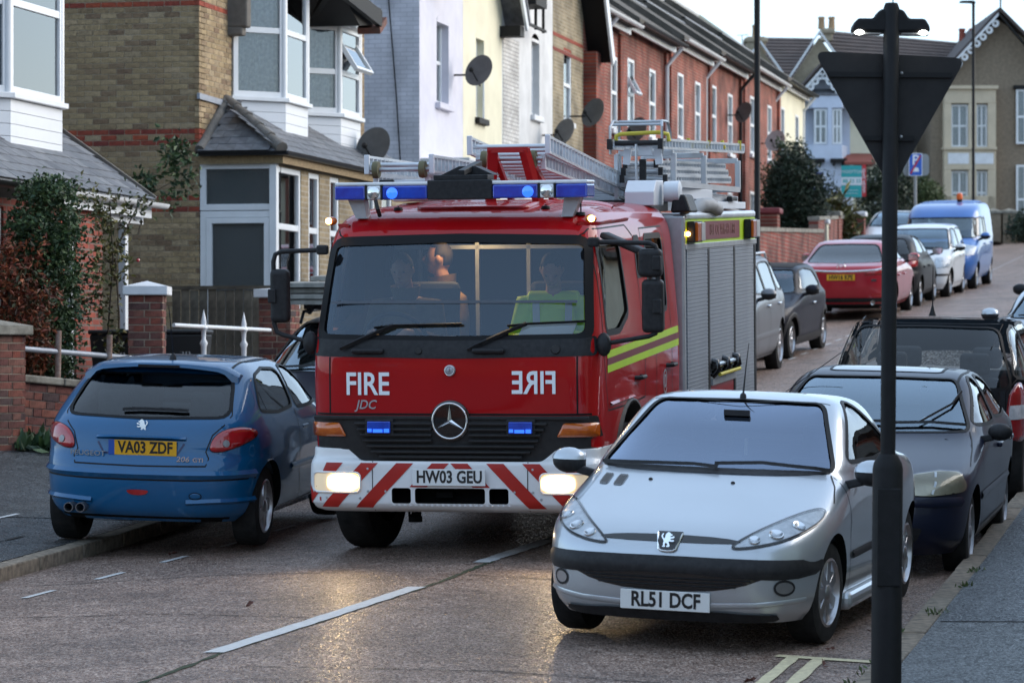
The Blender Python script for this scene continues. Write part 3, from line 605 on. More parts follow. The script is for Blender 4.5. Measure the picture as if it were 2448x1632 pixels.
b.box(VF, VF + .5, 62.3, 63.3, 8.45, 9.3); b.beam((VF + .3, 62.3, 8.1), (VF + .3, 64.1, 8.1), .05, .05); b.beam((VF + .3, 62.3, 8.85), (VF + .3, 64.1, 8.85), .05, .05); b.build('eaves_bracket', 'dark_wood', H5)
b = MB(); b.prism([(61.5, 10.2), (66.2, 10.2), (66.2, 10.3), (63.9, 12.6), (61.5, 10.3)], 'x', -24, VF + .3); b.build('roof', 'slate', H5)
rebase(H5, b5)
H6, b6 = house('brick_house', 'narrow yellow brick house with red bands and black and white bargeboard', 67.7)
op = [(67.3, 68.1, 6.6, 8.1)]
open_wall(H6, 'front_wall', brick_mat('brick_yellow_far2', (.21, .165, .095), (.30, .24, .15), (.33, .29, .22)), 'u', 66.2, 69.35, 2.2, 10.6, VF + .006, .25, op)
for o in op: facade_window(H6, *o, arch='brick_red', sill='white_paint', rec=.05)
for z in (7.95, 8.25): b = MB(); b.box(VF, VF + .014, 66.2, 69.35, z, z + .075); b.build('red_band', 'brick_red', H6)
b = MB(); b.beam((VF + .55, 67.6, 11.6), (VF + .55, 69.9, 8.0), .05, .26); b.build('bargeboard', 'upvc', H6)
b = MB(); b.prism([(67.0, 12.4), (69.95, 8.0), (69.95, 8.12), (67.0, 12.52)], 'x', -24, VF + .52); b.prism([(67.0, 12.4), (65.0, 9.6), (65.0, 9.7), (67.0, 12.52)], 'x', -24, VF + .52); b.build('roof', 'dark_wood', H6)
rebase(H6, b6)
# --- red brick terrace, six houses, stepping up the hill
brick_mat('brick_red_far', (.30, .050, .028), (.20, .038, .026), (.30, .20, .155), dark=.5)
brick_mat('brick_red_far2', (.22, .042, .03), (.30, .058, .034), (.26, .18, .145), dark=.42)
mat('roof_moss', (.115, .10, .085), .95, col2=(.055, .05, .04), vs=1.8, bump=.5, bs=10)
mat('roof_brown', (.075, .062, .055), .85, col2=(.045, .038, .035), vs=2, bump=.3)
TL = ['red brick terrace house with white downpipe beside the yellow brick house', 'red brick terrace house with a window tilted open', 'red brick terrace house behind the ladders, third along the terrace', 'red brick terrace house with dark downpipe, fourth along the terrace', 'red brick terrace house just before the lamp post', 'cream rendered house closing the end of the terrace']
brick_mat('brick_orange_far', (.32, .058, .025), (.22, .045, .03), (.16, .11, .09), dark=.55)
TB = [69.36, 73.6, 79.6, 85.4, 91.4, 98.0, 104.4]
for i in range(6):
    ua, ub = TB[i], TB[i + 1]; h, bb = house('terrace_house', TL[i], (ua + ub) / 2, group='terrace up the hill'); ez = 9.15 + .03 * (ua - 69.36); gz = g(ua) - .6
    ops = []
    if i == 0: wins = [(72.45, 73.15)]
    else: wins = [(ua + .9, ua + 1.7), (ub - 2.3, ub - 1.5)]
    ops = [(a, c, ez - 2.35, ez - .75) for a, c in wins]
    low = [(a, c, ez - 5.0, ez - 3.4) for a, c in wins]
    VO = VF + [.01, .0, .13, .03, .16, .10][i]; wm = 'cream' if i == 5 else ('brick_red_far' if i % 2 == 0 else 'brick_red_far2')
    open_wall(h, 'front_wall', wm, 'u', ua, ub, gz, ez, VO, .25, ops + low)
    for o in ops + low: facade_window(h, *o, arch=wm, sill='white_paint', rec=.035, v=VO)
    if i < 5: b = MB(); b.box(VO - .05, VO + .07, ub - .32, ub, gz, ez - .2); b.build('pilaster', 'brick_orange_far', h)
    b = MB(); b.prism([(VF + .45, ez - .05), (VF + .45, ez + .05), (-17.2, ez + 2.6), (-21, ez + .05), (-21, ez - .05)], 'y', ua, ub - .002); b.build('roof', 'roof_moss', h)
    b = MB(); b.box(VF + .2, VF + .25, ua, ub, ez - .2, ez - .06); b.build('fascia_board', 'upvc', h)
    gutter(h, (VF + .50, ua + .05, ez - .02), (VF + .50, ub - .05, ez - .02), 'upvc' if i in (0, 2, 4) else 'black_gutter', .07)
    pv = ub - .45 if i else ua + 1.4
    pipe(h, [(VF + .48, pv, ez - .1), (VF + .3, pv, ez - .3), (VF + .1, pv, ez - .55), (VF + .1, pv, gz + .3)], .05, 'upvc' if i not in (3,) else 'black_gutter')
    b = MB(); b.tube([(-17.2, ua, ez + 2.62), (-17.2, ub, ez + 2.62)], .13, 8); b.build('ridge', 'upvc' if i > 0 else 'ridge_clay', h, smooth=50)
    b = MB(); b.beam((-15.4, ua, ez + 1.36), (-15.4, ub, ez + 1.36), .10, .06); b.build('roof_flashing', 'lead', h)
    if i in (0, 1, 2):          # small tiled porch over the door
        b = MB(); b.prism([(VF, 5.9 + .1 * i), (VF + .9, 5.35 + .1 * i), (VF + .9, 5.28 + .1 * i), (VF, 5.28 + .1 * i)], 'y', ua + .6, ub - .4); b.build('porch_roof', 'slate', h)
        gutter(h, (VF + .95, ua + .55, 5.33 + .1 * i), (VF + .95, ub - .35, 5.33 + .1 * i), 'upvc', .07)
        b = MB(); b.box(VF, VF + .8, ua + .7, ub - .5, gz, 5.28 + .1 * i); b.build('porch_wall', 'brick_red_far', h)
    if i in (1, 3):
        b = MB(); b.box(-17.7, -16.7, ub - .6, ub, ez + 1.8, ez + 3.9); b.build('chimney', 'brick_yellow_far2', h)
    if i == 1:
        ow = window(h, (VF + .18, wins[0][0] + .4, ez - 1.55), R(90), .75, .8, fr=.05, curtain=None, back=False, name='open_casement'); ow.rotation_euler = (R(-28), 0, R(90)); ow['label'] = 'top casement tilted open'
    if i == 0: b = MB(); b.box(VF + .01, VF + .28, 69.4, 70.3, gz, 8.2); b.build('pier', brick_mat('brick_orange_far', (.30, .055, .025), (.22, .045, .03), (.16, .11, .09), dark=.6), h)
    if i == 5:
        b = MB(); b.prism([(VF + .46, ez - .06), (-17.2, ez + 2.7), (-21, ez - .06)], 'y', ub, ub + .25); b.build('gable_end', 'cream', h)
    rebase(h, bb)
# satellite dishes on the fronts
mat('dish_grey', (.085, .085, .085), .6, col2=(.06, .06, .06), vs=6)
mat('dish_pale', (.40, .40, .40), .6, col2=(.30, .30, .30), vs=6)
def dish(px, py, v, r, label, m='dish_grey', face=200, wall=None):
    p = on_v(px, py, v); t = thing('satellite_dish', label, 'satellite dish', (p.x, p.y, p.z), group='satellite dishes on the house fronts')
    d = Vector((math.sin(R(face)), math.cos(R(face)), .35)).normalized()
    b = MB(); n = 24; prof = [(r * k / 6, .16 * r * (k / 6) ** 2) for k in range(7)] + [(r * 1.02, .17 * r)] + [(r * (6 - k) / 6, .16 * r * ((6 - k) / 6) ** 2 - .012) for k in range(7)]
    b.lathe(prof, (0, 0, 0), d, n); b.build('reflector', m, t, smooth=50)
    f = d * r * .95 + Vector((0, 0, -.28 * r)); b = MB(); b.tube([(0, 0, -r * .9), f * .6 + Vector((0, 0, -.35 * r)), f], .014, 6); b.build('feed_arm', 'dark_wood', t, smooth=50)
    b = MB(); b.ball(tuple(f), (.045, .045, .05)); b.build('receiver', 'dark_wood', t, smooth=60)
    wx = (VF if wall is None else wall) - v; b = MB(); b.tube([(0, 0, -.02), -d * .12, (wx * .6, .1, -.05), (wx, .1, -.05)], .018, 6); b.build('bracket', 'dark_wood', t, smooth=50)
dish(1148, 171, VF + .5, .29, 'dark satellite dish high on the cream house front', face=205)
dish(896, 352, VF + .9, .30, 'dark satellite dish beside the lilac house, above the light bar', face=200)
dish(1352, 316, VF + .5, .27, 'dark satellite dish low on narrow yellow brick house', face=215)
dish(1421, 271, VF + .55, .31, 'see-through brown mesh dish beside the white downpipe', face=215)
dish(1525, 313, VF + .5, .30, 'dark satellite dish on red brick wall left of the yellow hose frame', face=215)
dish(1780, 270, VF + .5, .29, 'dark satellite dish on red brick near the lamp post', face=215)
dish(1855, 338, VF + .6, .31, 'pale satellite dish on the cream end house', 'dish_pale', face=200)
# ------------------------------------------------------------------ vehicles: shared builders
def paint(name, c, metal=.55, rough=.36, coat=.8, fl=.15, spec=.5):
    return mat(name, c, rough, metal, col2=tuple(x * (1 - fl) for x in c), vs=1.2, coat=coat, spec=spec)
mat('black_plastic', (.013, .013, .0145), .5, spec=.25, col2=(.026, .026, .028), vs=30, bump=.08, bs=300)
mat('black_gloss', (.006, .006, .007), .12, coat=.5)
mat('rubber', (.010, .010, .010), .9, spec=.2, col2=(.024, .023, .022), vs=12, bump=.2, bs=90)
mat('seal', (.006, .006, .007), .5, spec=.2)
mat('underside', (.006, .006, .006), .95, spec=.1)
mat('cabin', (.022, .023, .026), .85, spec=.2)
mat('seat_cloth', (.05, .052, .06), .9, col2=(.035, .036, .04), vs=20)
mat('alloy', (.50, .50, .52), .3, .9, col2=(.34, .34, .35), vs=5)
mat('alloy_dark', (.22, .22, .23), .35, .8)
mat('hubcap', (.34, .34, .36), .4, .6)
mat('chrome', (.78, .79, .80), .12, 1.)
mat('aluminium', (.62, .65, .68), .35, .45, col2=(.50, .52, .55), vs=4)
mat('plate_white', (.72, .73, .72), .4); mat('plate_yellow', (.72, .36, .012), .4); mat('letter_black', (.01, .01, .01), .5)
mat('lamp_red', (.42, .006, .010), .15, coat=1., col2=(.28, .004, .006), vs=9); mat('lamp_amber', (.62, .14, .008), .2, coat=1., col2=(.45, .08, .004), vs=16)
mat('lamp_bowl', (.88, .90, .92), .25, .1, col2=(.55, .58, .61), vs=16, bump=.5, bs=18)
mat('lamp_yellowed', (.50, .46, .34), .25, .5, col2=(.36, .33, .25), vs=8)
mat('euro_blue', (.02, .08, .35), .4)
glass('lens', (.97, .98, .99), 1.4, .9)
glass('car_glass', (.50, .56, .56), 1.52, 1.6)
glass('windscreen', (.58, .64, .66), 1.52, 2.8)
M['windscreen'].node_tree.nodes['Glossy BSDF'].inputs[0].default_value = (.74, .88, 1., 1)
glass('tinted', (.20, .23, .24), 1.52, 1.6); glass('athermic', (.50, .55, .60), 1.52, 3.4)
M['athermic'].node_tree.nodes['Glossy BSDF'].inputs[0].default_value = (.66, .78, 1., 1)
def pchip(xs, ys, x):
    n = len(xs); h = [xs[i + 1] - xs[i] for i in range(n - 1)]; d = [(ys[i + 1] - ys[i]) / h[i] for i in range(n - 1)]
    m = [d[0]] + [0 if d[i - 1] * d[i] <= 0 else 2 * d[i - 1] * d[i] / (d[i - 1] + d[i]) for i in range(1, n - 1)] + [d[-1]]
    i = max(0, min(n - 2, sum(1 for q in xs[1:-1] if q <= x))); t = (x - xs[i]) / h[i]
    return ys[i] * (1 + 2 * t) * (1 - t) ** 2 + h[i] * m[i] * t * (1 - t) ** 2 + ys[i + 1] * t * t * (3 - 2 * t) + h[i] * m[i + 1] * t * t * (t - 1)
def _qs(n=20, m=3.2, e=7., w=.83, a=1.9):
    N = 800; pts = [(w * math.sin(math.pi / 2 * i / N) ** (2 / m), a * math.cos(math.pi / 2 * i / N) ** (2 / e)) for i in range(N + 1)]
    s = [0.]
    for p, q in zip(pts, pts[1:]): s.append(s[-1] + math.hypot(q[0] - p[0], q[1] - p[1]) * (1 + 3 * (1 if p[0] > .55 * w and p[1] > .62 * a else 0)))
    out = []; j = 0
    for k in range(n + 1):
        while j < N and s[j] < s[-1] * k / n: j += 1
        out.append(math.pi / 2 * j / N)
    out[0] = 0; out[-1] = math.pi / 2; return out
QS = _qs()
class Body:
    """a car body as a stack of rounded plan outlines: rows of (z, front y, rear y, half width[, mf, nf, mr, nr])"""
    def __init__(s, rows, ns=64, defaults=(3.4, 8, 3.4, 8), yc=0., qs=None):
        s.yc = yc; s.qs = qs or QS; s.rows = [tuple(r) + tuple(defaults[len(r) - 4:]) for r in rows]; s.ns = ns
        s.t = list(range(len(rows))); s.prof = []
        for k in range(ns + 1):
            t = (len(rows) - 1) * k / ns; s.prof.append([pchip(s.t, [r[c] for r in s.rows], t) for c in range(8)])
        s.mb = s.surface(); s.bvh = BVHTree.FromPolygons([Vector(v) for v in s.mb.v], s.mb.f)
    def at_z(s, z, c):
        for a, b in zip(s.prof, s.prof[1:]):
            if a[0] <= z <= b[0]: return a[c] + (b[c] - a[c]) * (z - a[0]) / max(1e-6, b[0] - a[0])
        return s.prof[-1][c] if z > s.prof[-1][0] else s.prof[0][c]
    def surface(s, inset=0., z0=None, z1=None, yin=None):
        b = MB(); rings = []; yin = inset * 1.3 if yin is None else yin
        for z, yf, yr, w, mf, nf, mr, nr in s.prof:
            if z0 is not None and z < z0: continue
            if z1 is not None and z > z1: break
            w = max(.01, w - inset); yf = yf - yin; yr = yr + yin
            if yf - yr < .03: continue
            ring = []; yc = (yf + yr) / 2
            for q in s.qs: ring.append((w * math.sin(q) ** (2 / mf), yc + ((yf - yc) * math.cos(q) ** (2 / nf) if q < math.pi / 2 - 1e-6 else 0.), z))
            for q in s.qs[-2::-1]: ring.append((w * math.sin(q) ** (2 / mr), yc + (yr - yc) * math.cos(q) ** (2 / nr), z))
            ring += [(-x, y, zz) for x, y, zz in ring[-2:0:-1]]
            rings.append(ring)
        n = len(rings[0])
        for r in rings: b.v += r
        for i in range(len(rings) - 1):
            for k in range(n): b.f.append((i * n + k, i * n + (k + 1) % n, (i + 1) * n + (k + 1) % n, (i + 1) * n + k))
        b.f.append(tuple(range(n))[::-1]); b.f.append(tuple(range((len(rings) - 1) * n, len(rings) * n))); return b
    def hit(s, view, p):
        o, d = {'F': ((p[0], 20, p[1]), (0, -1, 0)), 'B': ((p[0], -20, p[1]), (0, 1, 0)), 'R': ((20, p[0], p[1]), (-1, 0, 0)), 'L': ((-20, p[0], p[1]), (1, 0, 0)), 'T': ((p[0], p[1], 20), (0, 0, -1))}[view]
        loc, n, i, dist = s.bvh.ray_cast(Vector(o), Vector(d))
        if loc is None:
            q = {'F': (p[0], 2, p[1]), 'B': (p[0], -2, p[1]), 'R': (1, p[0], p[1]), 'L': (-1, p[0], p[1]), 'T': (p[0], p[1], 1.5)}[view]
            loc, n, i, dist = s.bvh.find_nearest(Vector(q))
        if n.dot(Vector(d)) > 0: n = -n
        return loc, n
def resample(poly, st, closed=True):
    out = []; m = len(poly)
    for i in range(m if closed else m - 1):
        a, b = poly[i], poly[(i + 1) % m]; k = max(1, int(math.dist(a, b) / st)); out += [(a[0] + (b[0] - a[0]) * j / k, a[1] + (b[1] - a[1]) * j / k) for j in range(k)]
    if not closed: out.append(tuple(poly[-1]))
    return out
def patch(body, parent, name, m, view, poly, off=.004, res=.06, thick=0., smooth=60, warp=None):
    """a piece that follows the body surface, its outline given in one straight view of the vehicle"""
    edge = resample(poly, res); n = len(edge); x0, x1 = min(p[0] for p in edge), max(p[0] for p in edge); y0, y1 = min(p[1] for p in edge), max(p[1] for p in edge)
    pts = [Vector(p) for p in edge]; gx = int((x1 - x0) / res); gy = int((y1 - y0) / res)
    for i in range(1, gx + 1):
        for j in range(1, gy + 1):
            p = (x0 + (x1 - x0) * i / (gx + 1), y0 + (y1 - y0) * j / (gy + 1)); ins = False
            for a, b in zip(edge, edge[1:] + edge[:1]):
                if (a[1] > p[1]) != (b[1] > p[1]) and p[0] < (b[0] - a[0]) * (p[1] - a[1]) / (b[1] - a[1]) + a[0]: ins = not ins
            if ins and min(math.dist(p, e) for e in edge) > res * .35: pts.append(Vector(p))
    vs, es, fs, _, _, _ = delaunay_2d_cdt(pts, [], [list(range(n))], 1, 1e-6)
    out = []
    for p in vs:
        l, nn = body.hit(view, (p[0], p[1])); o = off if warp is None else warp(p[0], p[1]); out.append(l + nn * o)
    if not fs: return None
    b = MB(); b.add(out, fs); ob = b.build(name, m, parent, smooth=smooth)
    d = {'F': (0, 1, 0), 'B': (0, -1, 0), 'R': (1, 0, 0), 'L': (-1, 0, 0), 'T': (0, 0, 1)}[view]
    me = ob.data
    if sum(p.normal.dot(Vector(d)) * p.area for p in me.polygons) < 0: me.flip_normals()
    if thick: md = ob.modifiers.new('thickness', 'SOLIDIFY'); md.thickness = thick; md.offset = -1
    return ob
def seam(body, parent, name, m, view, line, w=.01, off=.003, closed=False, res=.04, h=0.):
    L = resample(line, res, closed); P = [body.hit(view, p) for p in L]; n = len(P); vs = []
    for i, (l, nn) in enumerate(P):
        a = P[(i - 1) % n][0] if closed or i else l; c = P[(i + 1) % n][0] if closed or i < n - 1 else l
        t = (c - a).normalized(); s = t.cross(nn).normalized() * (w / 2); vs += [l + s + nn * off, l + nn * (off + h), l - s + nn * off]
    fs = []
    for i in range(n if closed else n - 1):
        j = (i + 1) % n; fs += [(3 * i, 3 * i + 1, 3 * j + 1, 3 * j), (3 * i + 1, 3 * i + 2, 3 * j + 2, 3 * j + 1)]
    b = MB(); b.add(vs, fs); return b.build(name, m, parent, smooth=60)
def cut(ob, cutters, self_=False):
    dg = None
    for c in cutters:
        md = ob.modifiers.new('cut', 'BOOLEAN'); md.operation = 'DIFFERENCE'; md.object = c; md.solver = 'EXACT'; md.use_self = self_
    bpy.context.view_layer.update(); dg = bpy.context.evaluated_depsgraph_get()
    me = bpy.data.meshes.new_from_object(ob.evaluated_get(dg)); old = ob.data; ob.modifiers.clear(); ob.data = me; bpy.data.meshes.remove(old)
    for c in cutters: bpy.data.objects.remove(c)
    me.polygons.foreach_set('use_smooth', [True] * len(me.polygons)); me.set_sharp_from_angle(angle=R(32))
def cutter(mb, idx, n=3):
    o = mb.build('cutter', None); [o.data.materials.append(None) for _ in range(n)]
    o.data.polygons.foreach_set('material_index', [idx] * len(o.data.polygons)); return o
def make_wheel(parent, loc, r, w, rim=.66, style='alloy', side=1, m='alloy', steer=0.):
    """wheel: tyre mesh with rim and spokes as its pieces; axis along X, side = outward direction"""
    t = MB(); t.lathe([(r * rim, -w / 2), (r * .86, -w / 2), (r * .965, -w * .46), (r, -w * .34), (r, w * .34), (r * .965, w * .46), (r * .86, w / 2), (r * rim, w / 2), (r * rim, w * .3), (r * rim * .9, -w * .2)], (0, 0, 0), (1, 0, 0), 36, cap=False)
    o = t.build('wheel', 'rubber', parent, smooth=40); o.location = loc; o.rotation_euler = (0, 0, steer)
    R0 = r * rim; s = side; rimb = MB(); rimb.lathe([(R0 * 1.03, s * w * .5), (R0 * .96, s * w * .53), (R0 * .90, s * w * .38), (R0 * .86, s * w * .1)], (0, 0, 0), (1, 0, 0), 32, cap=False); rimb.build('rim', m, o, smooth=40)
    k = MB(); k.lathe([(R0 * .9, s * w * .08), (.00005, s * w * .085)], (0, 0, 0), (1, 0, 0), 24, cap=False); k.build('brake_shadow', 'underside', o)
    if style == 'alloy5' or style == 'alloy6' or style == 'cover':
        n = {'alloy5': 5, 'alloy6': 7, 'cover': 12}[style]; sp = MB()
        for i in range(n):
            a = 2 * math.pi * i / n; wd = {'alloy5': .26, 'alloy6': .2, 'cover': .12}[style]
            def P(rr, off, x): return (x, rr * math.cos(a) - off * math.sin(a), rr * math.sin(a) + off * math.cos(a))
            a0, a1 = R0 * .16, R0 * .93; wi, wo = R0 * wd * .75, R0 * wd * (.9 if style != 'cover' else 1.5)
            x0, x1 = s * w * .46, s * w * .30
            sp.add([P(a0, -wi, x0), P(a0, wi, x0), P(a1, wo, x0 * .92), P(a1, -wo, x0 * .92), P(a0, -wi * 1.2, x1), P(a0, wi * 1.2, x1), P(a1, wo * 1.2, x1), P(a1, -wo * 1.2, x1)], [(0, 1, 2, 3), (0, 4, 5, 1), (1, 5, 6, 2), (2, 6, 7, 3), (3, 7, 4, 0)])
        sp.build('spokes', m, o, bevel=.004)
    hb = MB(); hb.lathe([(R0 * .24, s * w * .2), (R0 * .24, s * w * .47), (R0 * .18, s * w * .52), (.001, s * w * .53)], (0, 0, 0), (1, 0, 0), 20); hb.build('hub_cap', m, o, smooth=40)
    return o
def number_plate(parent, loc, rot, s, yellow=False, w=.52, h=.111, euro=False, k=1.):
    b = MB(); b.box(-w / 2, w / 2, -.004, .004, -h / 2, h / 2); o = b.build('number_plate', 'plate_yellow' if yellow else 'plate_white', parent, bevel=.003); o.location = loc; o.rotation_euler = rot
    text('lettering', s, .118 * k, 'letter_black', o, (.004 if not euro else .022, -.0052, 0), (R(90), 0, 0), .80, .001, .0032)
    if euro: q = MB(); q.box(-w / 2, -w / 2 + .045, -.0052, -.0045, -h / 2, h / 2); q.build('country_band', 'euro_blue', o)
    return o
LION = [(-.1, -.5), (.05, -.5), (.08, -.42), (-.02, -.40), (.02, -.28), (.14, -.22), (.20, -.38), (.14, -.44), (.18, -.5), (.34, -.5), (.36, -.44), (.28, -.42), (.30, -.28), (.26, -.12), (.33, .02), (.40, .10), (.44, .24), (.38, .36), (.30, .42), (.28, .34), (.34, .26), (.32, .14), (.24, .05), (.18, .14), (.16, .28), (.10, .40), (-.02, .50), (-.14, .46), (-.22, .36), (-.32, .34), (-.30, .26), (-.20, .24), (-.16, .16), (-.30, .18), (-.42, .24), (-.46, .16), (-.40, .10), (-.22, .06), (-.16, .0), (-.28, -.04), (-.42, -.02), (-.44, -.10), (-.34, -.14), (-.16, -.12), (-.06, -.16), (-.12, -.30), (-.16, -.42)]
def flat_badge(parent, name, m, poly, sc, loc, rot, d=.004, flip=1):
    pts = [Vector((p[0] * sc * flip, p[1] * sc)) for p in poly]; vs, es, fs, *_ = delaunay_2d_cdt(pts, [], [list(range(len(pts)))], 1, 1e-7)
    b = MB(); b.add([(p[0], 0, p[1]) for p in vs], fs); o = b.build(name, m, parent); o.location = loc; o.rotation_euler = rot
    md = o.modifiers.new('thickness', 'SOLIDIFY'); md.thickness = d; md.offset = 0; return o
def mirror_part(parent, x, y, z, m, s=1., cap=None):
    sg = 1 if x > 0 else -1; b = MB(); b.ball((0, 0, 0), (.105 * s, .075 * s, .075 * s), 16, 10); o = b.build('mirror', m, parent, smooth=70); o.location = (x, y, z)
    a = MB(); a.beam((-sg * .05, -.0, -.045 * s), (-sg * .16, -.02, -.075 * s), .06, .05); a.build('mirror_arm', 'black_plastic', o, bevel=.01)
    if cap: c = MB(); c.ball((0, .004, .012), (.108 * s, .077 * s, .070 * s), 16, 10); c.v = [(x_, y_, max(z_, .012)) for x_, y_, z_ in c.v]; c.build('mirror_cap', cap, o, smooth=60)
    g_ = MB(); g_.box(-.085 * s, .085 * s, -.074 * s, -.068 * s, -.055 * s, .055 * s); g_.build('mirror_glass', 'chrome', o); return o
def seats(parent, y, z=.25, wd=.44, x=.36, h=.95, headrest=True):
    for sx in (-1, 1):
        b = MB(); b.box(-wd / 2, wd / 2, -.25, .3, 0, .2); b.prism([(-.32, .1), (-.20, .08), (-.30, .72), (-.40, .72)], 'x', -wd / 2, wd / 2); o = b.build('seat', 'seat_cloth', parent, bevel=.05, seg=3); o.location = (sx * x, y, z)
        if headrest: q = MB(); q.box(-.13, .13, -.41, -.31, .74, .93); q.build('headrest', 'seat_cloth', o, bevel=.04, seg=3)
def place_vehicle(t, near_end_cam=None, head=0., length=3.84, away=True, world=None, roll=0., dz=0., pitch=None):
    """near_end_cam: camera-frame (x, depth) of the end that faces us; head: degrees off the street direction"""
    if world is None:
        x, y = near_end_cam; w = Vector((x * CS - y * SN, x * SN + y * CS))
    else: w = Vector(world)
    h = R(head); d = Vector((math.sin(h), math.cos(h))); c = w + d * (length / 2)
    e0, e1 = c - d * 1.25, c + d * 1.25; z0, z1 = G(e0.x, e0.y), G(e1.x, e1.y); sl = math.atan((z1 - z0) / 2.5) if pitch is None else pitch
    t.location = (c.x, c.y, (z0 + z1) / 2 + dz)
    t.rotation_euler = (sl, R(roll), -h) if away else (-sl, -R(roll), math.pi - h)
def corner(p, r=.05, k=2):
    out = []; n = len(p)
    for i in range(n):
        a, b, c = Vector(p[i - 1]), Vector(p[i]), Vector(p[(i + 1) % n]); ra = min(r, (a - b).length * .45); rc = min(r, (c - b).length * .45)
        if abs((a - b).normalized().dot((c - b).normalized())) > .97: out.append(tuple(b)); continue
        q0 = b + (a - b).normalized() * ra; q1 = b + (c - b).normalized() * rc
        for j in range(k + 2): t = j / (k + 1); out.append(tuple(q0 * (1 - t) ** 2 + b * 2 * t * (1 - t) + q1 * t * t))
    return out
def glazing(bd, zb, zt, ws=(.90, .92), rw=(.86, .86), front=True, rear=True, sides=(), am=(.24, .14), rm=(.30, .16), rear_zb=None, rear_zt=None, side_zb=None, side_zt=None, ws_zb=None):
    """window outlines from the body itself: (view, polygon, part name)"""
    W = lambda z: bd.at_z(z, 3); out = []; wz = ws_zb if ws_zb else zb
    if front: out.append(('F', corner([(-ws[0] * W(wz), wz), (0, wz - .015), (ws[0] * W(wz), wz), (ws[1] * W(zt), zt), (0, zt + .008), (-ws[1] * W(zt), zt)], .06, 3), 'windscreen'))
    if rear:
        a, b = rear_zb or zb, rear_zt or zt
        out.append(('B', corner([(-rw[0] * W(a), a), (0, a - .015), (rw[0] * W(a), a), (rw[1] * W(b), b), (0, b + .01), (-rw[1] * W(b), b)], .09, 3), 'rear_window'))
    a, b = side_zb or zb + .02, side_zt or zt - .005; YF = lambda z: bd.at_z(z, 1); YR = lambda z: bd.at_z(z, 2)
    f0, f1, r0, r1 = YF(a) - am[0], YF(b) - am[1], YR(a) + rm[0], YR(b) + rm[1]
    segs = [(f0, f1)] + [(s, s) for s in sides] + [(r0, r1)]
    for i in range(len(segs) - 1):
        (fa, fb), (ra, rb) = segs[i], segs[i + 1]
        if i: fa, fb = fa - .035, fb - .035
        if i < len(segs) - 2: ra, rb = ra + .035, rb + .035
        pl = corner([(ra, a + .03 if i == len(segs) - 2 else a), (rb, b - .03 if i == len(segs) - 2 else b), ((rb + fb) / 2, b + .012), (fb, b - .01), (fa, a + .02), ((fa + ra) / 2, a)], .09, 3)
        for v in 'LR': out.append((v, pl, 'side_window'))
    return out
